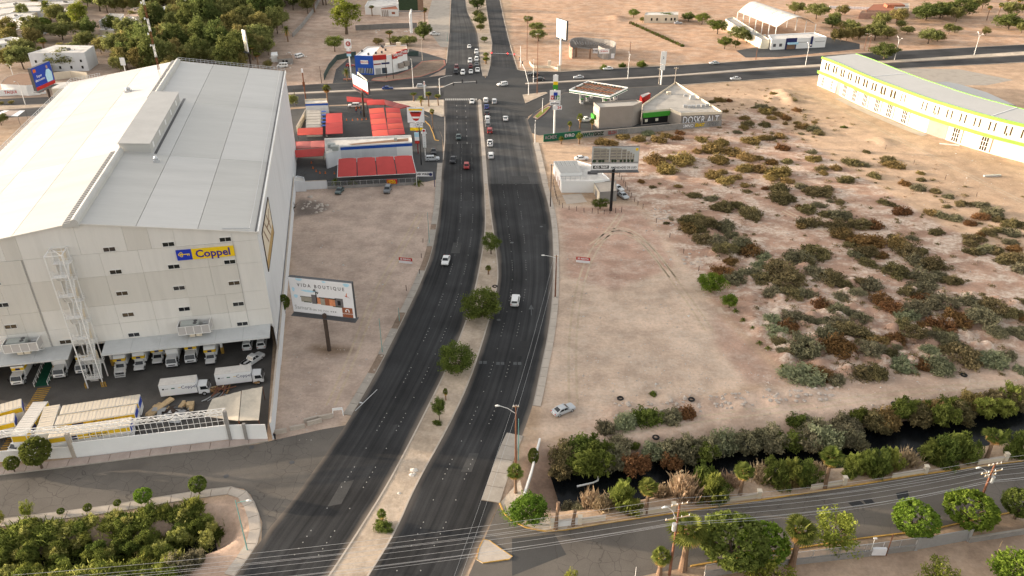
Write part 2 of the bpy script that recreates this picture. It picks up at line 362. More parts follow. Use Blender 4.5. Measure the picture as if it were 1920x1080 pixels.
def dirt_material(name='dirt', attr=True, base=(.4, .3, .22), crust=.3):
    m = bpy.data.materials.new(name); m.use_nodes = True; MAT[name] = m
    nt = m.node_tree; N = nt.nodes; L = nt.links; b = N['Principled BSDF']; b.inputs['Roughness'].default_value = .95; b.inputs['Specular IOR Level'].default_value = .1
    tc = N.new('ShaderNodeTexCoord')
    def noise(scale, det, lo, hi, a, c, stretch=None, ro=.6):
        n = N.new('ShaderNodeTexNoise'); n.inputs['Scale'].default_value = scale; n.inputs['Detail'].default_value = det; n.inputs['Roughness'].default_value = ro
        src = tc.outputs['Object']
        if stretch:
            mp = N.new('ShaderNodeMapping'); mp.inputs['Scale'].default_value = stretch[:3]; mp.inputs['Rotation'].default_value = (0, 0, stretch[3]); L.new(src, mp.inputs[0]); src = mp.outputs[0]
        L.new(src, n.inputs['Vector'])
        r = N.new('ShaderNodeMapRange'); r.interpolation_type = 'SMOOTHSTEP'
        for i, x in enumerate((lo, hi, a, c)): r.inputs[i + 1].default_value = x
        L.new(n.outputs[0], r.inputs[0]); return r.outputs[0], n.outputs[0]
    def mix(t, fac, a, c):
        x = N.new('ShaderNodeMix'); x.data_type = 'RGBA'; x.blend_type = t
        if isinstance(fac, float): x.inputs[0].default_value = fac
        else: L.new(fac, x.inputs[0])
        L.new(a, x.inputs[6])
        if isinstance(c, tuple): x.inputs[7].default_value = c
        else: L.new(c, x.inputs[7])
        return x.outputs[2]
    if attr:
        at = N.new('ShaderNodeVertexColor'); at.layer_name = 'dirt'; c = at.outputs[0]; al = at.outputs[1]
    else:
        rgb = N.new('ShaderNodeRGB'); rgb.outputs[0].default_value = (*base, 1); c = rgb.outputs[0]
        v = N.new('ShaderNodeValue'); v.outputs[0].default_value = crust; al = v.outputs[0]
    c = mix('MULTIPLY', 1.0, c, noise(.03, 4, .3, .7, .86, 1.14)[0])
    c = mix('MULTIPLY', 1.0, c, noise(.22, 6, .3, .7, .82, 1.16)[0])
    c = mix('MULTIPLY', 1.0, c, noise(1.6, 6, .3, .7, .86, 1.12, ro=.75)[0])
    def scal(a, b_):
        q = N.new('ShaderNodeMath'); q.operation = 'MULTIPLY'; L.new(a, q.inputs[0]); L.new(b_, q.inputs[1]); return q.outputs[0]
    k1 = noise(.11, 9, .45, .57, 0, 1, (1, 1.7, 1, .5), ro=.72)[0]
    k2 = noise(.9, 6, .38, .62, .25, 1, ro=.7)[0]
    c = mix('MIX', scal(scal(k1, k2), al), c, (.66, .56, .465, 1))
    # dark litter specks and dry-grass stains
    k3 = noise(.5, 8, .66, .72, 0, .55, ro=.75)[0]; c = mix('MIX', k3, c, (.16, .115, .085, 1))
    k4 = noise(3.0, 4, .69, .74, 0, .45)[0]; c = mix('MIX', k4, c, (.12, .09, .07, 1))
    L.new(c, b.inputs['Base Color'])
    bn = N.new('ShaderNodeBump'); bn.inputs['Strength'].default_value = .55; bn.inputs['Distance'].default_value = .18; L.new(noise(1.2, 8, 0, 1, 0, 1, ro=.7)[1], bn.inputs['Height']); L.new(bn.outputs[0], b.inputs['Normal'])
    return m
dirt_material(); dirt_material('dirt_median', False, (.43, .345, .265), .3); dirt_material('dirt_pale', False, (.52, .44, .35), .3); dirt_material('dirt_dark', False, (.24, .175, .13), .1)
gm.materials.append(MAT['dirt']); go = link(bpy.data.objects.new('ground', gm)); tag(go, kind='structure')
# canal water
def ribbon(path, w, z, name, m, kind='structure'):
    b = MB(); A = []; B = []
    for i, p in enumerate(path):
        d_ = (path[min(i + 1, len(path) - 1)] - path[max(i - 1, 0)]); d_.z = 0; d_.normalize(); n_ = Vector((-d_.y, d_.x, 0))
        A.append(Vector((p.x, p.y, z)) + n_ * w); B.append(Vector((p.x, p.y, z)) - n_ * w)
    b.strip(B, A); return tag(b.build(name, m), kind=kind)
ribbon(CANAL, 6.2, -2.2, 'canal_water', 'water'); ribbon(DITCH, 3.4, -2.1, 'ditch_water', 'water')
# ------------------------------------------------------------------ roads
def cracks(m, scale):
    nt = MAT[m].node_tree; N = nt.nodes; L = nt.links; b = N['Principled BSDF']; src = b.inputs['Base Color'].links[0].from_socket
    tc = N.new('ShaderNodeTexCoord'); ns = N.new('ShaderNodeTexNoise'); ns.inputs['Scale'].default_value = .5; ns.inputs['Detail'].default_value = 5; L.new(tc.outputs['Object'], ns.inputs['Vector'])
    mx = N.new('ShaderNodeMix'); mx.data_type = 'RGBA'; mx.blend_type = 'ADD'; mx.inputs[0].default_value = 3.4; L.new(tc.outputs['Object'], mx.inputs[6]); L.new(ns.outputs[1], mx.inputs[7])
    v = N.new('ShaderNodeTexVoronoi'); v.feature = 'DISTANCE_TO_EDGE'; v.inputs['Scale'].default_value = scale; L.new(mx.outputs[2], v.inputs['Vector'])
    n2 = N.new('ShaderNodeTexNoise'); n2.inputs['Scale'].default_value = .07; n2.inputs['Detail'].default_value = 3; L.new(tc.outputs['Object'], n2.inputs['Vector'])
    r2 = N.new('ShaderNodeMapRange'); L.new(n2.outputs[0], r2.inputs[0]); r2.inputs[1].default_value = .42; r2.inputs[2].default_value = .56; r2.inputs[3].default_value = 0; r2.inputs[4].default_value = .8
    r = N.new('ShaderNodeMapRange'); L.new(v.outputs['Distance'], r.inputs[0]); r.inputs[1].default_value = .004; r.inputs[2].default_value = .02; r.inputs[3].default_value = .75; r.inputs[4].default_value = 0
    q = N.new('ShaderNodeMath'); q.operation = 'MULTIPLY'; L.new(r.outputs[0], q.inputs[0]); L.new(r2.outputs[0], q.inputs[1])
    x = N.new('ShaderNodeMix'); x.data_type = 'RGBA'; L.new(q.outputs[0], x.inputs[0]); L.new(src, x.inputs[6]); x.inputs[7].default_value = (.045, .04, .036, 1); L.new(x.outputs[2], b.inputs['Base Color'])
cracks('asphalt_street', .42); cracks('asphalt_lot', .2); cracks('asphalt_old', .2)
def resamp(pts, n):
    d_ = [0]
    for a, b in zip(pts[:-1], pts[1:]): d_.append(d_[-1] + (b - a).length)
    out = []
    for k in range(n):
        s = d_[-1] * k / (n - 1); i = max(j for j in range(len(pts) - 1) if d_[j] <= s + 1e-9)
        t = (s - d_[i]) / max(d_[i + 1] - d_[i], 1e-9); out.append(pts[i].lerp(pts[i + 1], t))
    return out
def smooth(pts, it=2):
    for _ in range(it):
        q = [pts[0]]
        for a, b in zip(pts[:-1], pts[1:]): q += [a.lerp(b, .25), a.lerp(b, .75)]
        pts = q + [pts[-1]]
    return pts
def lane_material(name, base, worn):
    m = bpy.data.materials.new(name); m.use_nodes = True; MAT[name] = m; nt = m.node_tree; N = nt.nodes; L = nt.links; b = N['Principled BSDF']
    b.inputs['Roughness'].default_value = .85; b.inputs['Specular IOR Level'].default_value = .12
    uv = N.new('ShaderNodeUVMap'); mp = N.new('ShaderNodeMapping'); mp.inputs['Scale'].default_value = (11, .008, 1); L.new(uv.outputs[0], mp.inputs[0])
    n1 = N.new('ShaderNodeTexNoise'); n1.inputs['Scale'].default_value = 1.6; n1.inputs['Detail'].default_value = 4; L.new(mp.outputs[0], n1.inputs['Vector'])
    tc = N.new('ShaderNodeTexCoord'); n2 = N.new('ShaderNodeTexNoise'); n2.inputs['Scale'].default_value = .09; n2.inputs['Detail'].default_value = 6; L.new(tc.outputs['Object'], n2.inputs['Vector'])
    n3 = N.new('ShaderNodeTexNoise'); n3.inputs['Scale'].default_value = 7; n3.inputs['Detail'].default_value = 3; L.new(tc.outputs['Object'], n3.inputs['Vector'])
    def mr(s, lo, hi, a, c):
        r = N.new('ShaderNodeMapRange'); L.new(s, r.inputs[0])
        for i, x in enumerate((lo, hi, a, c)): r.inputs[i + 1].default_value = x
        return r.outputs[0]
    x = N.new('ShaderNodeMix'); x.data_type = 'RGBA'; L.new(mr(n1.outputs[0], .32, .68, 0, 1), x.inputs[0]); x.inputs[6].default_value = (*base, 1); x.inputs[7].default_value = (*worn, 1); c = x.outputs[2]
    for s in (mr(n2.outputs[0], .3, .7, .66, 1.34), mr(n3.outputs[0], .3, .7, .85, 1.15)):
        y = N.new('ShaderNodeMix'); y.data_type = 'RGBA'; y.blend_type = 'MULTIPLY'; y.inputs[0].default_value = 1; L.new(c, y.inputs[6]); L.new(s, y.inputs[7]); c = y.outputs[2]
    # dust drifting in from the edges
    sp = N.new('ShaderNodeSeparateXYZ'); L.new(uv.outputs[0], sp.inputs[0])
    ab = N.new('ShaderNodeMath'); ab.operation = 'SUBTRACT'; L.new(sp.outputs[0], ab.inputs[0]); ab.inputs[1].default_value = .5
    a2 = N.new('ShaderNodeMath'); a2.operation = 'ABSOLUTE'; L.new(ab.outputs[0], a2.inputs[0])
    ad = N.new('ShaderNodeMath'); ad.operation = 'MULTIPLY_ADD'; L.new(n2.outputs[0], ad.inputs[0]); ad.inputs[1].default_value = .1; L.new(a2.outputs[0], ad.inputs[2])
    dm = N.new('ShaderNodeMix'); dm.data_type = 'RGBA'; L.new(mr(ad.outputs[0], .475, .56, 0, .7), dm.inputs[0]); L.new(c, dm.inputs[6]); dm.inputs[7].default_value = (.26, .215, .175, 1)
    L.new(dm.outputs[2], b.inputs['Base Color']); return m
lane_material('lane_new', (.023, .0235, .025), (.050, .050, .051)); lane_material('lane_old', (.052, .052, .053), (.095, .094, .092)); lane_material('lane_mid', (.040, .040, .042), (.062, .062, .063))
def road_strip(name, Lp, Rp, z, m, n=60):
    A = resamp(smooth(PL(Lp), 2), n); B = resamp(smooth(PL(Rp), 2), n)
    b = MB(); vs = []; k = 6
    for i in range(n):
        for j in range(k + 1): p = A[i].lerp(B[i], j / k); vs.append((p.x, p.y, z))
    fs = [(i*(k+1)+j, i*(k+1)+j+1, (i+1)*(k+1)+j+1, (i+1)*(k+1)+j) for i in range(n-1) for j in range(k)]
    b.add(vs, fs); o = b.build(name, m); tag(o, kind='structure')
    uv = o.data.uv_layers.new(name='UVMap'); ln = [0]
    for i in range(1, n): ln.append(ln[-1] + (A[i] - A[i-1]).length)
    for l in o.data.loops:
        i, j = divmod(l.vertex_index, k + 1); uv.data[l.index].uv = (j / k, ln[i])
    return o, A, B
LC_L = [(340,1220),(390,1150),(440,1085),(485,1020),(512,982),(550,937),(577,898),(610,853),(650,795),(705,702),(750,612),(785,540),(798,508),(810,475),(818,432),(825,385),(827,345),(830,300),(833,270)]
LC_R = [(522,1220),(575,1140),(622,1072),(685,975),(730,902),(778,810),(807,752),(832,702),(862,632),(877,592),(892,535),(902,482),(908.5,442),(909.5,400),(907,345),(902,270)]
RC_L = [(600,1220),(655,1140),(697,1072),(742,1000),(780,910),(837,810),(880,720),(912,622),(930,552),(936,517),(930,461),(925,430),(920,390),(915,345)]
RC_R = [(800,1220),(840,1150),(880,1060),(936,945),(950,902),(960,865),(974,830),(998,765),(1007,725),(1015,685),(1025,640),(1034,577),(1037,520),(1036.5,445),(1032.5,407),(1027,380),(1017,345)]
LCo, LA, LB = road_strip('road', LC_L, LC_R, .03, 'lane_new', 90)
RCo, RA, RB = road_strip('road', RC_L, RC_R, .03, 'lane_new', 90)
LC2 = road_strip('road', [(833,270),(834,235),(833,187)], [(902,270),(899,230),(896,187)], .03, 'lane_mid', 30)
RC2 = road_strip('road', [(915,345),(909,270),(905,230),(902.5,187)], [(1017,345),(1005,290),(998,250),(988,222),(985,187)], .03, 'lane_old', 40)
road_strip('road', [(837,119),(840,87),(842.5,60),(845.6,0),(848,-60),(850,-130)], [(901,125),(898,81),(894,56),(876,22),(873,0),(872,-60),(871,-130)], .03, 'lane_old', 50)
road_strip('road', [(919,125),(923,81),(919,62),(910,0),(903,-60),(896,-130)], [(971,131),(956,82),(946,41),(937.5,0),(926,-60),(914,-130)], .03, 'lane_mid', 50)
road_strip('road', [(-300,196),(0,185),(90,182),(540,161),(607,157),(700,153),(790,146),(838,140)], [(-300,212),(0,198),(90,195),(540,174.5),(700,167.5),(818,162),(838,161)], .028, 'lane_mid', 50)
road_strip('road', [(-300,222),(0,208),(90,200),(540,177),(818,165),(838,163)], [(-300,240),(0,222),(90,216),(540,202),(620,198),(737,191),(833,187.5)], .028, 'lane_mid', 50)
road_strip('road', [(965,131),(1050,135),(1120,130),(1280,122.5),(1440,112),(1590,101),(1920,84),(2300,62)], [(985,156),(1177,146),(1280,139.5),(1440,126),(1690,112),(1920,96.5),(2300,72)], .028, 'lane_mid', 50)
road_strip('road', [(985,158.5),(1177,148.5),(1280,142),(1440,131),(1690,117),(1920,104),(2300,80)], [(985,190),(1060,172),(1270,160),(1440,148),(1535,142),(1665,130),(1920,117),(2300,95)], .028, 'lane_mid', 50)
def sheet(name, pts, z, m, px=True):
    b = MB(); b.sheet(PL(pts) if px else pts, z); return tag(b.build(name, m), kind='structure')
sheet('road_junction', [(831,188),(833,163),(836,128),(837,118),(901,124),(910,147),(919,124),(972,131),(990,134),(992,157),(986,165),(990,190),(990,222),(903,188.5),(896,188.5)], .036, 'asphalt_old')
sheet('slip_road', [(700,196),(737,190),(797,207),(826,219),(834,219),(834,262),(832,276),(829,255),(821,237),(806,221),(790,211),(765,204),(735,201)], .034, 'asphalt_lot')
sheet('slip_road', [(984,223),(1060,172),(1062,166),(990,186)], .040, 'asphalt_old')
sheet('car_wash_lot', [(545,205),(620,199),(700,196),(765,204),(806,221),(821,237),(829,257),(831,300),(822,336),(800,341),(548,352)], .020, 'asphalt_lot')
sheet('drive_through_lot', [(623,160),(630,130),(655,108),(700,100),(770,92),(800,100),(838,112),(836,128),(800,146),(700,153),(660,156)], .020, 'asphalt_lot')
sheet('fuel_station_lot', [(987,246),(990,224),(1000,212),(1030,196),(1062,170),(1270,159),(1270,185),(1290,235),(1010,254)], .022, 'asphalt_lot')
sheet('side_street', [(-330,935),(0,892),(140,875),(295,855),(480,833),(600,806),(650,797),(612,852),(577,900),(550,940),(512,985),(490,1015),(492,980),(480,950),(470,928),(457,917),(435,913),(375,920),(200,949),(0,974),(-330,1024)], .018, 'asphalt_street')
sheet('side_street', [(870,1100),(937,944),(944,961),(958,975),(987,990),(1023,997),(1060,994),(1130,982),(1255,964),(1440,936),(1565,917),(1715,892),(1920,864),(2300,810),(2300,900),(1920,957),(1850,970),(1740,995),(1615,1010),(1440,1037),(1295,1062),(1222,1076),(1120,1100),(1060,1150),(820,1200)], .024, 'asphalt_street')
sheet('warehouse_yard', [(-260,700),(0,640),(500,590),(512,640),(500,826),(433,822),(141,857),(0,866),(-260,900)], .014, 'asphalt_yard')
sheet('parking_court', [(1380,95),(1440,85),(1552,70),(1612,82),(1612,92),(1460,107),(1398,108)], .014, 'asphalt_lot')
# lane studs: five to a dash, one in each gap
st = MB()
def studs(A, B, fr, off):
    for f in fr:
        line = [a.lerp(b, f) for a, b in zip(A, B)]; d_ = 0; acc = off
        for a, b in zip(line[:-1], line[1:]):
            L_ = (b - a).length; t = 0
            while acc <= d_ + L_:
                p = a.lerp(b, (acc - d_) / L_)
                k = round((acc - off) / 1.2) % 12
                if k in (0, 1, 2, 3, 4, 8): st.box((p.x - .075, p.y - .09, .03), (p.x + .075, p.y + .09, .06))
                acc += 1.2
            d_ += L_
studs(LA, LB, (.475, .74), 2.0); studs(RA, RB, (.26, .51), 4.0)
o = st.build('lane_studs', 'paint_white'); tag(o, kind='stuff')
# faded painted dashes on the older asphalt near the junction
st = MB()
for f in (.36, .62):
    for i in range(0, 28, 4):
        a = LC2[1][i].lerp(LC2[2][i], f); b = LC2[1][i+1].lerp(LC2[2][i+1], f); st.bar(a + Vector((0, 0, .034)), b + Vector((0, 0, .034)), .14, .004)
for k in range(17):
    p = P(836 + k * 3.55, 186.6); st.box((p.x - .28, p.y - 1.2, .042), (p.x + .28, p.y + 1.2, .046))
o = st.build('painted_markings', 'paint_white'); tag(o, kind='stuff')
st = MB()
for x, y in ((970,684),(938,684),(905,682)):
    p = P(x, y); st.box((p.x - .8, p.y - .05, .034), (p.x - .1, p.y + .9, .038)); st.box((p.x + .1, p.y - .05, .034), (p.x + .8, p.y + .9, .038))
for x, y in ((996,578),(936,575)):
    p = P(x, y); st.add([(p.x - .6, p.y - .5, .036), (p.x + .6, p.y - .5, .036), (p.x, p.y + 1.6, .036)], [(0, 1, 2)]); st.box((p.x - .09, p.y - 3, .034), (p.x + .09, p.y - .5, .036))
mat('paint_faded', (.085, .088, .09), .8, .3, 3)
tag(st.build('worn_lane_symbols', 'paint_faded'), kind='stuff')
# ------------------------------------------------------------------ medians, kerbs, pavements, islands
def inset(path, w, closed=False):
    out = []; n = len(path)
    for i in range(n):
        a = path[i-1] if (closed or i) else path[i]; c = path[(i+1) % n] if (closed or i < n-1) else path[i]
        d_ = (c - a); d_.z = 0; d_.normalize(); out.append(path[i] + Vector((-d_.y, d_.x, 0)) * w)
    return out
def island(name, pts, top, h=.15, kerb='concrete_pale', kw=.28, sm=1):
    pl = [P(x, y) for x, y in pts]
    n = len(pl); ar = sum(pl[i].x * pl[(i+1) % n].y - pl[(i+1) % n].x * pl[i].y for i in range(n))
    if ar < 0: pl = pl[::-1]
    b = MB(); b.prism(pl, 0, h - .03); o = tag(b.build(name, top), kind='structure')
    k = MB(); k.wall(inset(pl, kw / 2, True), 0, h, kw, True); k.build('kerb', kerb, o); return o
med = resamp(smooth(PL(LC_R), 2), 70); med2 = resamp(smooth(PL(RC_L), 2), 70)
b = MB(); A = [p + Vector((0, 0, .12)) for p in med]; B = [p + Vector((0, 0, .12)) for p in med2]
b.strip(A, B); mo = tag(b.build('median', 'dirt_median'), kind='structure')
for ln, sg in ((med, 1), (med2, -1)):
    k = MB(); k.wall([p + Vector((sg * .14, 0, 0)) for p in ln], 0, .19, .28); k.build('kerb', 'concrete_pale', mo)
top2 = PL([(902,270),(899,230),(896,187)]); top3 = PL([(909,270),(905.5,230),(902.5,187)]); lowL = PL([(907,345),(902,270)]); lowR = PL([(915,345),(909,270)])
b = MB(); b.prism([P(907,345), P(915,345), P(909,270), P(905.5,230), P(902.5,189), P(899,186.5), P(896,189), P(899,230), P(902,270)], 0, .17); tag(b.build('median', 'concrete_pale'), kind='structure')
island('median', [(901,125),(905,143),(914,143),(919,125),(923,81),(919,62),(910,0),(903,-60),(899,-130),(871,-130),(872,-60),(873,0),(876,22),(894,56),(898,81)], 'dirt_median', .17)
for pts in ([(90,198),(540,174.5),(818,162),(820,163.5),(818,165),(540,177),(90,201)], [(985,156.2),(1177,146.2),(1280,139.8),(1440,126.4),(1440,130.4),(1280,141.8),(1177,148.3),(985,158.3)]):
    b = MB(); b.prism(PL(pts), 0, .17); tag(b.build('median', 'concrete_pale'), kind='structure')
island('median', [(1440,126.4),(1690,112.4),(1920,97),(2300,72.5),(2300,79.5),(1920,103.5),(1690,116.5),(1440,130.4)], 'dirt_pale')
island('median', [(-300,213),(0,198.5),(90,196),(90,200),(0,207),(-300,221)], 'dirt_median')
island('traffic_island', [(893,1050),(897,1030),(906,1012),(918,1014),(940,1030),(961,1044),(955,1050),(905,1057)], 'concrete_pale', .17, 'kerb_paint_yellow', .12)
island('traffic_island', [(737,190.5),(832,187.5),(833,217),(828,219.5),(797,208)], 'dirt_pale', .15)
island('traffic_island', [(980,178),(985,194),(1027,175),(1023,173)], 'dirt_median', .15)
island('traffic_island', [(696,151),(723,153),(790,144),(823,133),(836,122),(834,113),(815,113),(790,116),(776,127),(745,140),(700,147)], 'dirt_dark', .15, 'kerb_red', .8)
island('planter', [(1000,220),(1008,224),(1022,213),(1033,200),(1027,199),(1014,207)], 'dirt_pale', .15, 'kerb_red')
mat('lawn', (.20, .22, .035), .9, .3, 1.2)
b = MB(); b.sheet(PL([(1003,219),(1008,222),(1020,212),(1031,201),(1028,201),(1015,208)]), .16); tag(b.build('lawn', 'lawn'), kind='stuff')
# pavement slabs along the right edge of the avenue
def slab_walk(name, path, w, step, m, gap=.05, side=-1, z=.15, skip=(), kerb='concrete'):
    """pavement of separate slabs beside a kerb line"""
    pts = path; Ltot = sum((b - a).length for a, b in zip(pts[:-1], pts[1:])); n = max(2, int(Ltot / step)); q = resamp(pts, n + 1); qo = inset(q, w * side)
    base = MB(); base.strip(*( (qo, q) if side > 0 else (q, qo))) ; base.v = [Vector((v.x, v.y, .05)) for v in base.v]
    o = tag(base.build(name, 'dirt_dark'), kind='structure')
    k = MB(); k.wall(inset(q, .09 * side), 0, z + .01, .18); k.build('kerb', kerb, o)
    for i in range(n):
        if i in skip: continue
        a, b2 = q[i], q[i+1]; c, d_ = qo[i], qo[i+1]; g = gap / step
        f = (.19 / w); pl = [a.lerp(b2, g).lerp(c.lerp(d_, g), f), a.lerp(b2, 1-g).lerp(c.lerp(d_, 1-g), f), c.lerp(d_, 1-g), c.lerp(d_, g)]
        s = MB(); dz = rnd.uniform(-.012, .012); s.prism(pl, .02, z + dz); s.build('paving_slab', m, o)
    return o
rk = smooth(PL(RC_R), 2)
def cut(path, y0, y1): return [p for p in path if P(960, y1).y >= p.y >= P(960, y0).y]
slab_walk('pavement', cut(rk, 768, 302), 1.5, 3.0, 'concrete_pale')
slab_walk('pavement', PL([(981,818),(974,832),(962,866),(950,903),(937,944)]), 3.0, 3.2, 'concrete')
slab_walk('pavement', PL([(1017,345),(1005,290),(1000,268)]), 1.8, 3.0, 'concrete_pale')
slab_walk('pavement', cut(smooth(PL(LC_L), 2), 790, 300), 1.6, 3.2, 'concrete', side=1, skip=(4, 5, 9, 10, 17, 18, 19, 20, 24))
slab_walk('pavement', PL([(-330,1024),(0,974),(200,949),(375,920),(435,913),(457,917),(472,930),(481,950),(491,980),(488,1010),(478,1030),(440,1082)]), 1.7, 3.0, 'concrete_pale', side=-1)
slab_walk('pavement', PL([(503,828),(433,840),(295,855),(140,875),(0,892),(-330,935)]), 2.0, 3.2, 'concrete_pink', side=-1)
b = MB(); b.wall(PL([(937,944),(944,961),(958,975),(987,990),(1023,997),(1060,994),(1130,982),(1255,964),(1440,936),(1565,917),(1715,892),(1920,864),(2300,810)]), 0, .16, .22); tag(b.build('kerb', 'kerb_paint_yellow'), kind='structure')
b = MB(); b.wall(PL([(2300,900),(1920,957),(1850,970),(1740,995),(1615,1010),(1440,1037),(1295,1062)]), 0, .16, .22); tag(b.build('kerb', 'kerb_paint_yellow'), kind='structure')
b = MB(); b.sheet(PL([(937,944),(944,961),(958,975),(987,990),(1023,997),(1060,994),(1075,975),(1000,970),(985,940),(975,900)]), .06); tag(b.build('verge', 'dirt_pale'), kind='structure')
for nm, pts, m in (('kerb', [(540,161),(607,157)], 'concrete_pink'), ('kerb', [(971,131),(990,134),(1050,135),(1120,130),(1280,122.5),(1440,112),(1590,101),(1920,84)], 'concrete_pale'), ('kerb', [(1270,160),(1440,148),(1535,142),(1665,130),(1920,117)], 'concrete_pale'), ('kerb', [(834,219),(834,262),(831,300)], 'concrete_pale'), ('kerb', [(797,227),(806,236),(812,250),(816,263),(823,264)], 'kerb_paint_yellow'), ('kerb', [(971,131),(956,82),(946,41),(937.5,0),(926,-60)], 'concrete_pale'), ('kerb', [(837,119),(840,87),(842.5,60),(845.6,0),(848,-60)], 'concrete_pale')):
    b = MB(); b.wall(PL(pts), 0, .17, .3 if 'yellow' not in m else .25); tag(b.build(nm, m), kind='structure')
sheet('forecourt', [(810,0),(844,0),(842,55),(840,88),(826,88),(806,60),(802,30)], .012, 'concrete')
sheet('forecourt', [(1570,155),(1680,127),(1800,130),(1900,150),(1850,160),(1700,160)], .010, 'concrete')
# ------------------------------------------------------------------ warehouse (local frame: u along the front, w into depth)
YA = R(11.48); WO = Vector((-72.09, 125.5, 0)); WM = Matrix.Translation(WO) @ Matrix.Rotation(YA, 4, 'Z')
def wl(u, w, z=0): return WM @ Vector((u, w, z))
wh = empty('warehouse', WO, YA, 'huge white warehouse with pitched roof and yellow and blue sign above loading bays', 'warehouse')
UL, UR, UM, DEP, EV, RG = -35.3, 25.66, -4.82, 114.0, 27.85, 32.5
def roofz(u): return EV + (RG - EV) * (1 - abs(u - UM) / (UR - UM))
mat('wall_core', (.46, .44, .42), .8, .04)
b = MB()                                   # shell: core walls behind the cladding
b.add([(UL+.1,.12,7.4),(UR-.1,.12,7.4),(UR-.1,.12,EV-.1),(UM,.12,RG-.1),(UL+.1,.12,EV-.1)], [(0,1,2,3,4)])
b.build('wall_core', 'wall_core', wh); b = MB()
b.add([(UL+.1,DEP-.1,0),(UR-.1,DEP-.1,0),(UR-.1,DEP-.1,EV-.1),(UM,DEP-.1,RG-.1),(UL+.1,DEP-.1,EV-.1)], [(4,3,2,1,0)])
b.build('rear_wall', 'wall_panel', wh); b = MB()
b.add([(UL+.1,.12,7.4),(UR-.1,.12,7.4),(UR-.1,14,7.4),(UL+.1,14,7.4)], [(3,2,1,0)])
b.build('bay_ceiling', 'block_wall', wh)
b = MB(); b.box((UL,0.0,0),(UL+.3,DEP,EV)); b.build('side_wall', 'wall_side', wh)
b = MB(); b.box((UR-.3,0.0,7.2),(UR,DEP,EV)); b.box((UR-.3,1.2,0),(UR-.02,DEP,7.2)); b.build('side_wall', 'wall_side', wh)
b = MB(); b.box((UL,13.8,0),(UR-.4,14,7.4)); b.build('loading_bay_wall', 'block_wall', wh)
def panel(u0, u1, z0, z1, m, proud=.0, name='wall_panel'):
    g = .018; b = MB(); pts = [(u0+g, z0+g), (u1-g, z0+g)]
    ztop = lambda u: min(z1 - g, roofz(u) - .12)
    pts.append((u1-g, ztop(u1-g)))
    if u0 < UM < u1 and z1 > RG: pts.append((UM, ztop(UM)))
    pts.append((u0+g, ztop(u0+g)))
    n = len(pts); y0, y1 = .12, -.02 - proud
    b.add([(u, y1, z) for u, z in pts] + [(u, y0, z) for u, z in pts], [tuple(range(n))] + [(i, n+i, n+(i+1) % n, (i+1) % n) for i in range(n)])
    return b.build(name, m, wh)
ZS = [7.9, 11.5, 15.6, 21.7, 26.35, 40]
W_, B_ = 'wall_panel', 'wall_beige'
for u0, u1, m in ((UL,-24.6,W_),(-24.6,-17.1,W_),(-17.1,-14.45,B_),(-14.45,-4.82,W_),(-4.82,2.95,W_),(2.95,7.05,B_),(7.05,11.25,W_),(11.25,21.1,W_),(21.1,UR,W_)): panel(u0, u1, 26.35, 40, m)
for i, (m0, m1) in enumerate(((W_,W_),(W_,W_),(B_,B_),(W_,W_))):
    z0, z1 = ZS[i], ZS[i+1]
    for u0, u1, m in ((UL,-24.6,W_),(-14.45,-9.0,m0),(-9.0,-1.9,m0),(-1.9,4.6,m0),(4.6,11.25,m1),(21.1,UR,W_)): panel(u0, u1, z0, z1, m)
for u0 in (-24.6, 11.25):                   # the two shallow projecting bays
    for z0, z1, m in ((7.9,11.5,W_),(11.5,15.6,B_),(15.6,21.7,B_),(21.7,26.35,B_)):
        for k in range(3 if z0 < 12 else 2):
            n = 3 if z0 < 12 else 2; a = u0 + (9.85) * k / n; c = u0 + 9.85 * (k + 1) / n; panel(a, c, z0, z1, m, .12)
# windows: frame, two panes
wf = MB()
for x in (-1.03, -.02, .99): wf.box((x, -.10, -.44), (x + .05, .02, .44))
for z in (-.46, .41): wf.box((-1.06, -.12, z), (1.06, .02, z + .06))
wp = MB(); wp.box((-.98, -.05, -.41), (-.02, .0, .41)); wp2 = MB(); wp2.box((.03, -.05, -.41), (.99, .0, .41))
WIN = None
def window(u, z, proud, m):
    global WIN
    M = Matrix.Translation(Vector((u, -.03 - proud, z)))
    if WIN is None:
        WIN = (wf.build('window', 'steel_white', wh), {})
        o = WIN[0]
    else:
        o = link(bpy.data.objects.new('window', WIN[0].data)); o.parent = wh
    o.matrix_local = M
    for k, w_ in enumerate((wp, wp2)):
        key = (k, m)
        if key not in WIN[1]: p = w_.build('pane', m, o); WIN[1][key] = p.data
        else: p = link(bpy.data.objects.new('pane', WIN[1][key])); p.parent = o
RZ = [26.66, 22.39, 17.84, 13.22, 8.70]
for r, z in enumerate(RZ):
    window(0, z if r else 27.1, 0, ('glass_dark','glass_dark','glass_brown','glass_brown','glass_dark')[r]) if r else window(0, 27.0, 0, 'glass_dark')
    if r < 4: window(10.03, z if r else 27.0, 0, 'glass_dark')
    window(19.92, z if r else 27.0, .12 if r else 0, ('glass_dark','glass_dark','glass_brown','glass_dark','glass_dark')[r])
    if 0 < r < 4: window(-20.2, z, .12, 'glass_brown' if r == 3 else 'glass_dark')
    if 0 < r < 4: window(-30.2, z, 0, 'glass_dark')
window(-12.1, 8.7, 0, 'glass_brown')
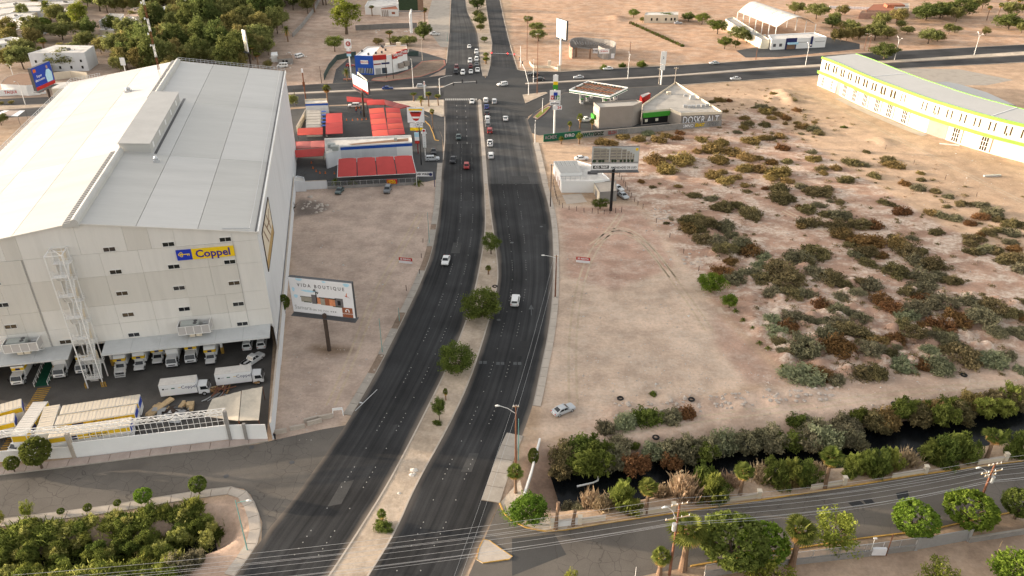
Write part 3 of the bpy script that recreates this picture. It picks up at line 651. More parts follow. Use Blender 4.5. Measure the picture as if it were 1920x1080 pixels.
# sign: blue key panel and yellow name panel
sg = MB(); sg.box((11.0,-.34,23.65),(13.66,-.15,25.72)); s1 = sg.build('sign_panel', 'sign_blue', wh); s1['label'] = 'blue sign panel with a yellow key'
sg = MB(); sg.box((13.68,-.34,23.65),(21.1,-.15,25.70)); s2 = sg.build('sign_panel', 'sign_yellow', wh); s2['label'] = 'yellow sign panel with purple lettering'
ff = frame((17.35, -.345, 24.62), (1, 0, 0), (0, -1, 0)); text('Coppel', s2, 'sign_purple', 2.1, ff, bold=.06)
k = MB()
for cx, cz in ((11.55,24.83),(11.85,24.57),(11.85,25.07)):
    for i in range(10):
        a0, a1 = 2*math.pi*i/10, 2*math.pi*(i+1)/10
        k.quad((cx+.14*math.cos(a0),-.35,cz+.14*math.sin(a0)),(cx+.14*math.cos(a1),-.35,cz+.14*math.sin(a1)),(cx+.27*math.cos(a1),-.35,cz+.27*math.sin(a1)),(cx+.27*math.cos(a0),-.35,cz+.27*math.sin(a0)))
k.box((12.0,-.355,24.75),(13.3,-.345,24.92)); k.box((12.85,-.355,24.5),(12.97,-.345,24.75)); k.box((13.13,-.355,24.5),(13.25,-.345,24.75)); k.box((11.62,-.352,24.7),(12.0,-.348,24.97))
k.build('key_emblem', 'sign_yellow', s1)
# canopy over the docks, columns
for u0, u1 in ((UL,-11.0),(-5.3,25.1)):
    n = int((u1 - u0) / 4.9)
    for i in range(n):
        a, c = u0 + (u1-u0)*i/n, u0 + (u1-u0)*(i+1)/n; b = MB()
        b.add([(a+.015,-.06,7.95),(c-.015,-.06,7.95),(c-.015,-4.1,7.45),(a+.015,-4.1,7.45),(a+.015,-.06,7.8),(c-.015,-.06,7.8),(c-.015,-4.1,7.2),(a+.015,-4.1,7.2)], [(3,2,1,0),(4,5,6,7),(2,3,7,6),(0,1,5,4),(1,2,6,5),(3,0,4,7)])
        b.build('canopy_panel', 'roof_steel' if False else 'metal_pale', wh) if 'metal_pale' in MAT else (mat('metal_pale', (.50, .51, .51), .5, .06, .3, stain=.25), b.build('canopy_panel', 'metal_pale', wh))
for u in (14.35, 3.85, -6.5, -17.0, -27.5):
    b = MB(); b.box((u-.22,3.3,1.5),(u+.22,3.74,7.4)); c = b.build('column', 'white_paint', wh); b = MB(); b.box((u-.27,3.25,0),(u+.27,3.79,1.5)); b.build('column_guard', 'paint_yellow', c)
# roof panels: three bands each side, three lengths
for s in (-1, 1):
    for i in range(3):
        for w0, w1 in ((-.15, 36), (36, 75), (75, DEP + .1)):
            t0, t1 = i / 3, (i + 1) / 3; e = .25 if i == 2 else 0
            ua, ub = UM + s * (UR - UM) * t0, UM + s * ((UR - UM) * t1 + e); za, zb = RG + .06 - (RG-EV) * t0, RG + .06 - (RG-EV) * t1 - .03 * (1 if i == 2 else 0)
            dz = -.02 * i; b = MB(); g = .05
            vs = [(ua+s*g, w0+g, za+dz), (ub-s*g, w0+g, zb+dz), (ub-s*g, w1-g, zb+dz), (ua+s*g, w1-g, za+dz)]; vs += [(x, y, z-.14) for x, y, z in vs]
            fs = [(0,1,2,3),(7,6,5,4),(0,4,5,1),(1,5,6,2),(2,6,7,3),(3,7,4,0)]
            if s < 0: fs = [f[::-1] for f in fs]
            b.add(vs, fs); b.build('roof_panel', 'roof_sheet_pale' if (i + (w0 > 0)) % 2 else 'roof_sheet', wh)
b = MB(); b.add([(UL,-.0,EV-.15),(UM,0,RG-.15),(UR,0,EV-.15),(UR,DEP,EV-.15),(UM,DEP,RG-.15),(UL,DEP,EV-.15)], [(0,1,4,5),(1,2,3,4)]); b.build('roof_deck', 'seam_grey', wh)
b = MB()                                   # trim along the gable and the eaves
b.bar((UL-.1,-.18,EV+.0),(UM,-.18,RG+.02),.14,.3); b.bar((UM,-.18,RG+.02),(UR+.2,-.18,EV),.14,.3); b.build('gable_trim', 'wall_beige', wh)
b = MB(); b.box((UR-.35,.2,EV-.1),(UR-.2,DEP,EV+.25)); b.build('gutter', 'metal_dark', wh); b = MB(); b.box((UR+.02,0,EV-.45),(UR+.35,DEP,EV+.2)); b.build('eave_flashing', 'white_paint', wh)
b = MB(); b.tube([(UR-1.3,1.0,EV+.5),(UR-1.3,DEP-1,EV+.5)],.06); b.tube([(UR-6,.6,EV+1.1),(UR-1.3,1.0,EV+.5)],.09)
for k in range(0, 58): b.tube([(UR-1.3,1+k*1.95,EV+.1),(UR-1.3,1+k*1.95,EV+.55)],.04,4)
b.build('roof_pipe', 'metal_galv', wh)
def railing(path, n, h=1.1, name='railing', m='metal_galv', par=None, r=.05):
    b = MB(); q = resamp([Vector(p) for p in path], n)
    for p in q: b.bar(p, p + Vector((0,0,h)), r*1.6)
    for zz in (h, h*.55): b.tube([p + Vector((0,0,zz)) for p in q], r, 4)
    return b.build(name, m, par)
railing([(UM+.5,DEP-.3,RG),(UR,DEP-.3,EV)], 30, par=wh); railing([(UL+.2,2,EV),(UL+.2,DEP-.3,EV)], 60, par=wh); railing([(UL+.3,DEP-.3,EV),(UM-22,DEP-.3,EV+1.2)], 12, par=wh)
# ridge vent and monitor
def vent(w0, w1):
    b = MB(); n = 8; prof = [(UM+1.3, RG-.35)] + [(UM + .55 + .7*math.cos(a), RG + .25 + .75*math.sin(a)) for a in [math.pi*k/n for k in range(0, 9)]] + [(UM-.15, RG+.5), (UM-1.3, RG+.32), (UM-1.45, RG-.4)]
    m_ = len(prof); b.add([(x, w0, z) for x, z in prof] + [(x, w1, z) for x, z in prof], [(i, i+1, m_+i+1, m_+i) for i in range(m_-1)] + [tuple(range(m_)), tuple(range(2*m_-1, m_-1, -1))])
    v = b.build('ridge_vent', 'roof_sheet', wh)
    k = int((w1 - w0) / 1.0); s = MB(); s.add([(UM-1.25,-.40,RG+.345),(UM-.2,-.40,RG+.515),(UM-.2,.40,RG+.515),(UM-1.25,.40,RG+.345)],[(0,1,2,3)])
    s0 = None
    for i in range(k):
        M = Matrix.Translation(Vector((0, w0 + .5 + i, 0)))
        if s0 is None: s0 = s.build('louvre', 'metal_dark', v); s0.matrix_local = M
        else: inst(s0, 'louvre', v, M)
    return v
vent(-.6, 36.0); vent(75.6, DEP-1)
mo_ = MB(); mo_.add([(-4.4,36.6,31.2),(1.7,36.6,30.9),(1.7,75,30.9),(-4.4,75,31.2),(-4.4,36.4,34.3),(1.7,36.4,33.8),(1.7,75.2,33.8),(-4.4,75.2,34.3)],[(0,1,5,4),(1,2,6,5),(2,3,7,6),(3,0,4,7)])
mo = mo_.build('roof_monitor', 'roof_sheet', wh)
b = MB(); b.add([(-4.55,36.2,34.4),(1.85,36.2,33.85),(1.85,75.4,33.85),(-4.55,75.4,34.4),(-4.55,36.2,34.26),(1.85,36.2,33.71),(1.85,75.4,33.71),(-4.55,75.4,34.26)],[(0,1,2,3),(7,6,5,4),(0,4,5,1),(1,5,6,2),(2,6,7,3),(3,7,4,0)]); b.build('monitor_roof', 'taupe_pale' if 'taupe_pale' in MAT else (mat('taupe_pale', (.50,.485,.46), .6, .05, .3, stain=.12) and 'taupe_pale'), mo)
for k in range(5): b = MB(); b.box((1.7,39+k*7.6,32.0),(1.76,39.9+k*7.6,33.2)); b.build('monitor_window', 'white_clean', mo)
b = MB(); b.box((1.8,36.4,31.2),(2.7,77.5,31.5)); b.build('shadow_gutter', 'metal_dark', mo)  # dark gutter strip, the shadow line at the monitor's foot put into its colour
for u, w, s in ((3.4,31.8,.55),(-13.5,88,.8)):
    b = MB(); z = roofz(u); b.box((u-s,w-s,z-.1),(u+s,w+s,z+.5)); b.tube([(u,w,z+.5),(u,w,z+.9),(u,w,z+1.3)],[s*.6,s*.95,s*.5],10); b.build('roof_ventilator', 'metal_galv', wh)
# poster on the long side wall
b = MB(); b.box((UR+.01,5.2,16.8),(UR+.1,22.9,25.0)); po = b.build('wall_poster', 'cream', wh)
b = MB(); b.box((UR+.1,5.2,16.8),(UR+.13,22.9,18.8)); b.build('poster_print', 'palm_dry', po)
b = MB()
for a, c in (((8,24.2),(13,19.5)),((11,24.4),(17,19.2)),((13,22.5),(19,21.4)),((15.5,24.2),(19.5,19.4)),((17,22),(20.5,23.5))): b.bar((UR+.12,a[0],a[1]),(UR+.12,c[0],c[1]),.05,.4)
b.build('poster_print', 'roof_brown', po)
b = MB()
for a, c in (((5.2,16.8),(5.2,25)),((5.2,25),(22.9,25)),((22.9,25),(22.9,16.8)),((22.9,16.8),(5.2,16.8))): b.bar((UR+.1,*a),(UR+.1,*c),.16,.2)
b.build('poster_frame', 'wood_dark', po)
# air-conditioning balconies
def balcony(u0, u1):
    r = empty('cooling_unit_balcony', wl(u0, 0, 9), YA); r.parent = None
    LOCM[r] = Matrix.Translation(wl(u0, 0, 9)) @ Matrix.Rotation(YA, 4, 'Z'); L_ = u1 - u0
    b = MB(); b.box((0,-2.6,0),(L_,-.2,.12)); b.build('platform', 'metal_galv', r)
    for k in range(4): a, c = L_*k/4, L_*(k+1)/4; b = MB(); b.box((a+.07,-2.62,.12),(c-.07,-2.58,1.75)); b.build('mesh_panel', 'chain_panel', r) if 'chain_panel' in MAT else (mat('chain_panel', (.44,.42,.41), .7, .05), b.build('mesh_panel', 'chain_panel', r))
    for x in (0, L_): b = MB(); b.box((x-.02,-2.55,.12),(x+.02,-.2,1.75)); b.build('mesh_panel', 'chain_panel', r)
    b = MB()
    for k in range(5): x = L_*k/4; b.box((x-.06,-2.68,.0),(x+.06,-2.56,1.85))
    for z in (.0, 1.75): b.box((0,-2.67,z),(L_,-2.57,z+.1)); b.box((-.06,-2.6,z),(.06,-.2,z+.1)); b.box((L_-.06,-2.6,z),(L_+.06,-.2,z+.1))
    b.bar((0,-2.4,0),(0,-.1,-1.3),.12); b.bar((L_+.0,-2.4,0),(L_+.0,-.1,-1.3),.12); b.build('balcony_frame', 'steel_white', r)
    b = MB(); b.box((.5,-2.2,.12),(3.7,-.5,1.9)); au = b.build('condenser', 'ac_unit', r)
    for k in range(2): b = MB(); b.tube([(3.1,-1.75+k*.85,1.9),(3.1,-1.75+k*.85,1.98)],.36,12); b.build('fan', 'metal_dark', au)
    b = MB(); b.box((4.3,-1.0,.12),(5.3,-.4,1.2)); b.build('control_box', 'metal_galv', r)
    for k in range(2): b = MB(); b.box((1.7+k*1.2,-1.9,-1.0),(2.7+k*1.2,-1.0,-.02)); b.build('duct', 'cream', r)
    return r
tag(balcony(8.6, 14.3), 'cooling unit in white mesh balcony near the warehouse front right corner', 'cooling unit', 'cooling unit balconies')
tag(balcony(-21.7, -15.9), 'cooling unit in white mesh balcony at left of the escape stair', 'cooling unit', 'cooling unit balconies')
# escape stair tower
ST = empty('escape_stair', wl(-8.0, -1.8), YA, 'white steel escape stair tower climbing the warehouse front', 'staircase')
us, ue, ws, we, zt = -1.5, 1.3, -1.75, 1.65, 28.2     # local box
for x in (us, ue):
    for y in (ws, we): b = MB(); b.box((x-.09,y-.09,0),(x+.09,y+.09,zt)); b.build('post', 'steel_white', ST)
b = MB(); b.box((ue*.35-.06, we-.6, 0), (ue*.35+.06, we-.48, zt)); b.build('post', 'steel_white', ST)
b = MB()
for a, c in (((us,ws),(ue,ws)),((ue,ws),(ue,we)),((ue,we),(us,we)),((us,we),(us,ws))): b.bar((*a,zt),(*c,zt),.14)
b.bar((us,0,zt),(ue,0,zt),.1); b.bar((ue,ws,zt),(us,we,zt),.08); b.build('top_frame', 'steel_white', ST)
lev = [0, 4.0, 8.7, 13.2, 17.8, 22.3, 25.6]
for i, z in enumerate(lev):
    if i:
        b = MB(); b.box((us,we-1.2,z-.1),(ue+.3,we+.1,z)); b.build('landing', 'steel_white', ST)
        for x in (us, ue+.3): railing([(x,we-1.2,z),(x,we,z)], 3, 1.0, par=ST, m='steel_white', r=.035)
        railing([(us+1.3,we-1.2,z),(ue+.3,we-1.2,z)], 4, 1.0, par=ST, m='steel_white', r=.035)
        d_ = MB(); d_.box((-.55,we+.02,z),(.75,we+.1,z+2.2)); d_.build('door', 'cream', ST)
    if i < len(lev) - 1:
        z1 = lev[i+1]; zm = (z + z1) / 2
        b = MB(); b.box((us,ws,zm-.1),(ue,ws+1.0,zm)); b.build('landing', 'steel_white', ST)
        railing([(us,ws+.9,zm),(us,ws,zm),(ue,ws,zm),(ue,ws+.9,zm)], 8, 1.0, par=ST, m='steel_white', r=.035)
        for (y0, y1, za, zb, x0, x1) in ((we-1.2, ws+1.0, z, zm, us+.1, -.15), (ws+1.0, we-1.2, zm, z1, -.05, ue-.1)):
            n = 9; f = MB(); f.bar((x0,y0,za),(x0,y1,zb),.06,.28); f.bar((x1,y0,za),(x1,y1,zb),.06,.28); f.bar((x0,y0,za+1),(x0,y1,zb+1),.05); f.bar((x1,y0,za+1),(x1,y1,zb+1),.05)
            for k in range(5): t = k/4; f.bar((x0,y0+(y1-y0)*t,za+(zb-za)*t),(x0,y0+(y1-y0)*t,za+(zb-za)*t+1),.04)
            fl = f.build('stair_flight', 'steel_white', ST); tr = None
            for k in range(n):
                t = (k+.5)/n; M = Matrix.Translation(Vector(((x0+x1)/2, y0+(y1-y0)*t, za+(zb-za)*t)))
                if tr is None:
                    t_ = MB(); wdt = abs(x1-x0)/2; t_.box((-wdt,-.13,-.025),(wdt,.13,.025)); tr = t_.build('tread', 'steel_white', fl); tr.matrix_local = M
                else: inst(tr, 'tread', fl, M)
for x, y in ((us-.35,ws),(us-.35,ws+.4),(ue+.1,ws-.1),(ue+.45,ws-.1),(ue-.25,ws-.1)): b = MB(); b.tube([(x,y,0),(x,y,1.1)],.13,8); b.build('guard_post', 'paint_yellow', ST)
# stair by the dock doors
DS = empty('dock_steps', wl(-4.2,-1.0), YA, 'white railed steel steps up to the dock beside the escape stair', 'steps')
b = MB()
for k in range(6): b.box((-.9,-.2+k*.32,.1+k*.2),(.9,.1+k*.32,.16+k*.2))
b.build('tread', 'steel_white', DS); railing([(-.9,-.2,.1),(-.9,1.6,1.2)], 6, 1.0, par=DS, m='steel_white'); railing([(.9,-.2,.1),(.9,1.6,1.2)], 6, 1.0, par=DS, m='steel_white')
# green ramp with rails and the yellow crossing
RP = empty('loading_ramp', wl(-18.4, 1.5), YA, 'green loading ramp with white handrails between parked trucks', 'ramp')
b = MB(); b.add([(-1.15,-2.6,.03),(1.15,-2.6,.03),(1.15,10,1.2),(-1.15,10,1.2)],[(0,1,2,3)]); b.build('ramp_deck', 'green_floor', RP)
for x in (-1.2, 1.2): railing([(x,-2.6,.03),(x,4,.65)], 6, 1.0, par=RP, m='steel_white')
b = MB()
for k in range(34):
    a = wl(-18.9 - k*.035, -1.9 - k*.62, .02); b.bar(a, a + Vector((math.cos(YA)*2.4, math.sin(YA)*2.4, 0)), .34, .012)
tag(b.build('painted_crossing', 'paint_yellow'), kind='stuff')
# radio mast on the roof
rm = P(303,154,31.6); RMs = empty('radio_mast', rm, 0, 'slim red and white lattice radio mast standing on the warehouse roof', 'mast')
for k in range(7):
    b = MB(); z0, z1 = k*3.4, (k+1)*3.4
    for i in range(3):
        a = 2*math.pi*i/3; c = 2*math.pi*(i+1)/3; p = Vector((.28*math.cos(a),.28*math.sin(a),0)); q = Vector((.28*math.cos(c),.28*math.sin(c),0))
        b.bar(p+Vector((0,0,z0)), p+Vector((0,0,z1)), .07); b.bar(p+Vector((0,0,z0)), q+Vector((0,0,(z0+z1)/2)), .05); b.bar(q+Vector((0,0,(z0+z1)/2)), p+Vector((0,0,z1)), .05)
    b.build('mast_section', 'white_paint' if k in (0, 2, 4, 6) else 'rust', RMs)
for z, s in ((23,.55),(21,.4),(17,.35),(13,.35),(10,.3)): b = MB(); b.tube([(-.4,-.1,z),(-.75,-.2,z)],[s*.4,s],10); b.build('dish', 'white_clean', RMs)
# yard walls
def wall_thing(path, h, t, m, label, cat='wall', name='boundary_wall', cap=None):
    p0 = Vector(path[0]); p0.z = 0; b = MB(); b.wall(path, -.1, h, t); o = b.build(name, m, at=p0); tag(o, label, cat)
    if cap: c = MB(); c.wall([Vector(p) - p0 for p in path], h, h + .08, t + .08); c.build('coping', cap, o)
    return o
wall_thing([wl(25.9,-25.6), wl(25.95,-3)], 3.7, .25, 'wall_side', 'tall white yard wall along the dirt lot beside the warehouse', cap='concrete_pale')
wall_thing([wl(26.0,-3), wl(26.0,88)], 3.7, .3, 'wall_side', 'low white wall running along the foot of the long warehouse side', cap='concrete_pale')
wall_thing([P(141,858), P(433,823)], 3.2, .2, 'white_clean', 'long white panel gate wall facing the cracked side street')
wall_thing([P(-260,890), P(0,866), P(139,857)], 2.3, .2, 'white_paint', 'low white front wall behind the two round street trees')
for i, (a, c) in enumerate(((435,460),(466,502))):
    wall_thing([P(a,824.5-(a-435)*.02), P(c,824-(c-435)*.01)], 3.3, .15, 'white_clean', ('narrow' if i == 0 else 'wide') + ' white metal gate leaf at the yard corner', 'gate', 'gate_leaf')
for x in (433, 463): p = P(x, 824.5); b = MB(); b.box((p.x-.25,p.y-.25,0),(p.x+.25,p.y+.25,3.6 if x > 440 else 6.3)); tag(b.build('gate_post', 'block_grey', at=p), ('tall grey post carrying the right end of the lattice truss' if x < 440 else 'grey post between the two white gate leaves'), 'post')
# lattice truss carried above the front wall
TR = empty('lattice_truss', P(-120,880), 0, 'long white lattice truss spanning above the yard front wall', 'truss')
def truss(a, c, h, d_):
    a = Vector(a); c = Vector(c); n = int((c-a).length / 1.0); t = (c-a).normalized(); s = Vector((-t.y, t.x, 0)) * d_
    b = WB()
    for o_ in (Vector((0,0,0)), s, Vector((0,0,h)), s + Vector((0,0,h))): b.bar(a+o_, c+o_, .1)
    for k in range(n):
        p = a.lerp(c, k/n); q = a.lerp(c, (k+1)/n); up = Vector((0,0,h))
        if k % 2: p, q = q, p
        b.bar(p, q+up, .06); b.bar(p+s, q+s+up, .06); b.bar(p+up, q+s+up, .06); b.bar(p, q+s, .06)
    return b.build('truss_span', 'steel_white', TR)
t1 = P(433, 823); t2 = P(141, 858); t0 = P(-140, 880)
truss((t0.x, t0.y+.3, 5.3), (t2.x, t2.y+.3, 5.3), .8, .7); truss((t2.x, t2.y+.2, 5.3), (t1.x, t1.y+.2, 5.3), .8, .7)
b = WB()
for k in range(26): p = t2.lerp(t1, (k+.5)/26); b.bar((p.x,p.y,3.2),(p.x,p.y,5.3),.07)
b.bar((t2.x,t2.y,4.2),(t1.x,t1.y,4.2),.06); b.build('picket', 'steel_white', TR)
b = WB(); b.box((t2.x-.3,t2.y-.3,0),(t2.x+.3,t2.y+.3,5.3)); b.build('pier', 'concrete_pale', TR)
# ------------------------------------------------------------------ vehicles (front towards +x, origin on the ground)
def wheel_parts(root, xs, hw, r, wd=.2):
    t = MB(); t.tube([(0,-wd/2,0),(0,wd/2,0)], r, 12); rm = MB(); rm.tube([(0,-wd/2-.012,0),(0,wd/2+.012,0)], r*.58, 10); t0 = r0 = None
    for x in xs:
        for s in (-1, 1):
            M = Matrix.Translation(Vector((x, s*(hw-wd/2), r)))
            if t0 is None: t0 = t.build('wheel', 'rubber', root); t0.matrix_local = M; r0 = rm.build('rim', 'metal_galv', t0); o = t0
            else: o = inst(t0, 'wheel', root, M); inst(r0, 'rim', o, Matrix.Identity(4))
CAR = {}
SPEC = { # L, W, H, belt height, hood/boot height, greenhouse base x0..x1 and roof x0..x1 (fractions of L from the tail)
 'sedan': (4.55, 1.78, 1.46, .93, .90, (.10,.72), (.30,.56)), 'hatch': (4.0, 1.74, 1.5, .95, .93, (.02,.75), (.12,.58)),
 'suv': (4.55, 1.86, 1.7, 1.06, 1.02, (.02,.74), (.07,.60)), 'van': (4.9, 1.9, 1.95, 1.1, 1.0, (.01,.88), (.03,.74)),
 'pickup': (5.3, 1.88, 1.78, 1.08, 1.05, (.36,.75), (.43,.64)) }
def car(kind, colr):
    key = (kind, colr)
    if key in CAR: return CAR[key]
    L, W, Hh, bz, hz, gb, gr = SPEC[kind]; m = 'car_' + colr; hw = W / 2
    root = empty({'sedan':'sedan_car','hatch':'hatchback_car','suv':'suv_car','van':'van','pickup':'pickup_truck'}[kind])
    b = MB(); xs = [(-.5,.55,.80,.50),(-.485,.40,.90,.78),(-.44,.30,.97,.98),(-.38,.26,1,1.0),(-.1,.25,1,1),(.15,.25,1,1),(.32,.26,1,.98),(.42,.28,.98,.95),(.475,.34,.92,.82),(.5,.48,.80,.62)]
    vs = []; prof = 7
    for fx, zb, wf_, tf in xs:
        top = (bz if -.47 < fx + 0 < (gb[1] - .5) else hz) if kind != 'pickup' else bz
        zt = .48 + (top - .48) * tf
        for y, z in ((-1*.86,zb),(-1,zb+.12),(-1.0,(zb+zt)/2),(-.965,zt-.05),(-.86,zt),(0,zt+.03),(.86,zt),(.965,zt-.05),(1.0,(zb+zt)/2),(1,zb+.12),(.86,zb)): vs.append((fx*L, y*hw*wf_, z))
    n = 11; fs = [(i*n+k, (i+1)*n+k, (i+1)*n+(k+1) % n, i*n+(k+1) % n) for i in range(len(xs)-1) for k in range(n)]
    fs += [tuple(range(n)), tuple((len(xs)-1)*n + k for k in range(n-1, -1, -1))]
    b.add(vs, fs)
    X = lambda f: (f - .5) * L
    B0, B1, T0, T1 = X(gb[0]), X(gb[1]), X(gr[0]), X(gr[1]); wb, wt = hw*.93, hw*.76; zb, zt = bz - .02, Hh
    g = [(B0,-wb,zb),(B1,-wb,zb),(B1,wb,zb),(B0,wb,zb),(T0,-wt,zt-.06),(T1,-wt,zt-.06),(T1,wt,zt-.06),(T0,wt,zt-.06),(T0+.12,-wt+.14,zt),(T1-.12,-wt+.14,zt),(T1-.12,wt-.14,zt),(T0+.12,wt-.14,zt)]
    b.add(g, [(0,1,5,4),(1,2,6,5),(2,3,7,6),(3,0,4,7),(4,5,9,8),(5,6,10,9),(6,7,11,10),(7,4,8,11),(8,9,10,11)])
    body = b.build('body', m, root, smooth=False)
    G = [Vector(p) for p in g]
    def pane(name, q, sx=.86, sy=.80, mt='glass_dark', nv=None):
        c = sum(q, Vector()) / 4; nrm = (q[1]-q[0]).cross(q[3]-q[0]).normalized()
        out = [c + (p - c) * .5 for p in q]
        a, b_, c_, d_ = q
        def uv(u, v): return (a.lerp(b_, u)).lerp(d_.lerp(c_, u), v)
        u0, u1, v0, v1 = sx
        k = MB(); k.quad(*[uv(u, v) + nrm * .012 for u, v in ((u0,v0),(u1,v0),(u1,v1),(u0,v1))]); return k.build(name, mt, root)
    pane('windscreen', [G[1],G[2],G[6],G[5]], (.07,.93,.08,.94)); pane('rear_window', [G[3],G[0],G[4],G[7]], (.1,.9,.2,.9))
    for q in ([G[0],G[1],G[5],G[4]], [G[2],G[3],G[7],G[6]]):
        fl = q[0] is G[2]; cuts = ((.10,.50),(.54,.92)) if kind not in ('suv','van') else ((.06,.32),(.36,.62),(.66,.93))
        if kind == 'pickup': cuts = ((.08,.48),(.53,.92))
        for u0, u1 in cuts: pane('side_window', q, ((1-u1, 1-u0) if fl else (u0, u1)) + (.14, .88))
    for s in (-1, 1):
        k = MB(); k.cbox((L*.478, s*hw*.66, .64), (.16,.34,.15)); k.build('headlight', 'headlight', root)
        k = MB(); k.cbox((-L*.484, s*hw*.72, .80), (.10,.26,.2)); k.build('taillight', 'taillight', root)
        k = MB(); k.cbox((B1-.25, s*(hw+.07), bz+.05), (.12,.2,.13)); k.build('mirror', m, root)
    k = MB(); k.cbox((L*.492,0,.46),(.06,W*.6,.2)); k.build('grille', 'black', root); k = MB(); k.cbox((-L*.497,0,.52),(.02,.5,.14)); k.build('number_plate', 'white_clean', root)
    if kind == 'pickup':
        k = MB(); k.box((-L*.475,-hw*.82,bz+.012),(X(gb[0])-.1,hw*.82,bz+.02)); k.build('cargo_bed', 'black', root)
    wheel_parts(root, (-L*.30, L*.31), hw, .33 if kind not in ('suv','pickup','van') else .38)
    CAR[key] = root; return root
def put_car(kind, colr, x, y, rz, label, cat=None, group='cars in traffic on the avenue', px=True, s=1.0):
    p = P(x, y) if px else Vector((x, y, 0)); p.z = .04
    return place(car(kind, colr), USED, p, rz, s, label, group, cat or {'pickup':'pickup','van':'van'}.get(kind, 'car'))
def dirn(a, b):
    d_ = P(*b) - P(*a); return math.atan2(d_.y, d_.x)
# box trucks
TRK = {}
def truck(L=8.2, style='band', box=2.45):
    key = (L, style)
    if key in TRK: return TRK[key]
    root = empty('box_truck'); bl = L - (2.1 if style != 'nose' else 2.5); hw = 1.12
    k = MB(); k.box((-L/2,-hw,.95),(-L/2+bl,hw,.95+box)); cb = k.build('cargo_box', 'white_gloss', root)
    k = MB(); k.box((-L/2-.02,-hw-.02,.93+box),(-L/2+bl+.02,hw+.02,.99+box)); k.build('box_roof', 'taupe_roof' if style != 'side' else 'roof_white_worn', cb)
    if style == 'band':
        k = MB(); k.box((-L/2+bl,-hw+.02,2.45),(-L/2+bl+.03,hw-.02,3.0)); k.build('yellow_band', 'yellow', cb); k = MB(); k.box((-L/2+bl+.03,-.4,2.52),(-L/2+bl+.05,.4,2.93)); k.build('name_plate', 'navy', cb)
        for s in (-1,1): k = MB(); k.box((-L/2+.3,s*(hw+.012)-.01,2.4),(-L/2+bl-.1,s*(hw+.012)+.01,3.05)); k.build('yellow_band', 'yellow', cb)
    if style == 'nose':       # tall rounded wind deflector with a yellow ribbon
        k = MB(); x0 = -L/2 + bl; n = 6
        prof = [(x0+.0,.95+box),(x0+.35,.8+box),(x0+.7,.3+box),(x0+.85,-.5+box+.6),(x0+.5,1.9),(x0,1.8)]
        k.add([(x,-hw+.03,z) for x, z in prof]+[(x,hw-.03,z) for x, z in prof], [tuple(range(5,-1,-1)),tuple(range(6,12))]+[(i,(i+1)%6,6+(i+1)%6,6+i) for i in range(6)]); k.build('wind_deflector', 'white_gloss', root)
        k = MB(); k.box((x0+.2,-hw+.0,2.25),(x0+.9,hw-.0,2.75)); k.build('yellow_band', 'yellow', root); k = MB(); k.box((x0+.9,-.4,2.3),(x0+.92,.4,2.7)); k.build('name_plate', 'navy', root)
    if style == 'side':
        for s in (-1, 1):
            T = frame((.9 if s < 0 else -2.2, s*(hw+.015), 2.5), (-s, 0, 0), (0, s, 0))
            text('Coppel', cb, 'navy', .95, T)
            k = MB(); k.box((-L/2+.5, s*(hw+.01)-.008, 2.35),(-L/2+.85, s*(hw+.01)+.008, 2.65)); k.box((-L/2+1.0, s*(hw+.01)-.008, 2.47),(-L/2+1.6, s*(hw+.01)+.008, 2.53)); k.build('printed_mark', 'black', cb)
            k = MB(); k.box((-L/2+2.1, s*(hw+.01)-.008, 2.4),(-L/2+2.7, s*(hw+.01)+.008, 2.6)); k.build('printed_mark', 'green_dark', cb); k = MB(); k.box((-L/2+3.3, s*(hw+.01)-.008, 2.47),(-L/2+3.8, s*(hw+.01)+.008, 2.56)); k.build('printed_mark', 'yellow', cb)
    if style == 'nose':
        c1 = L/2; k = MB(); prof = [(c1-2.3,.45),(c1-.05,.42),(c1,.6),(c1-.04,.95),(c1-1.05,1.12),(c1-1.55,1.72),(c1-2.3,1.78)]; n = len(prof); h2 = .9
        k.add([(x,-h2 if i < 5 else -h2*.82,z) for i,(x,z) in enumerate(prof)]+[(x,h2 if i < 5 else h2*.82,z) for i,(x,z) in enumerate(prof)],[tuple(range(n-1,-1,-1)),tuple(range(n,2*n))]+[(i,(i+1)%n,n+(i+1)%n,n+i) for i in range(n)]); cab = k.build('cab', 'white_gloss', root)
        k = MB(); k.quad((c1-1.08,-h2*.86,1.15),(c1-1.08,h2*.86,1.15),(c1-1.52,h2*.76,1.69),(c1-1.52,-h2*.76,1.69)); k.v = [v + Vector((.02,0,.012)) for v in k.v]; k.build('windscreen', 'glass_dark', cab)
        for sg_ in (-1,1):
            k = MB(); k.cbox((c1-1.2,sg_*1.02,1.2),(.12,.22,.16)); k.build('mirror', 'white_gloss', cab); k = MB(); k.cbox((c1-.06,sg_*.68,.82),(.14,.34,.18)); k.build('headlight', 'headlight', cab)
        k = MB(); k.cbox((c1-.0,0,.52),(.12,1.8,.3)); k.build('bumper', 'black', cab); k = MB(); k.box((-L/2,-.45,.5),(c1-2,.45,.95)); k.build('chassis', 'black', root)
        wheel_parts(root, (-L/2+1.4, L/2-.85), .92, .38, .25); TRK[key] = root; return root
    c0 = -L/2 + bl + .12; c1 = L/2; k = MB()                       # cab-over cab
    prof = [(c0,.55),(c1-.05,.5),(c1,.75),(c1-.02,1.35),(c1-.42,2.25),(c0+.25,2.36),(c0,2.3)]; n = len(prof)
    k.add([(x,-hw*.92 if i < 4 else -hw*.84,z) for i,(x,z) in enumerate(prof)]+[(x,hw*.92 if i < 4 else hw*.84,z) for i,(x,z) in enumerate(prof)],[tuple(range(n-1,-1,-1)),tuple(range(n,2*n))]+[(i,(i+1)%n,n+(i+1)%n,n+i) for i in range(n)])
    cab = k.build('cab', 'white_gloss', root)
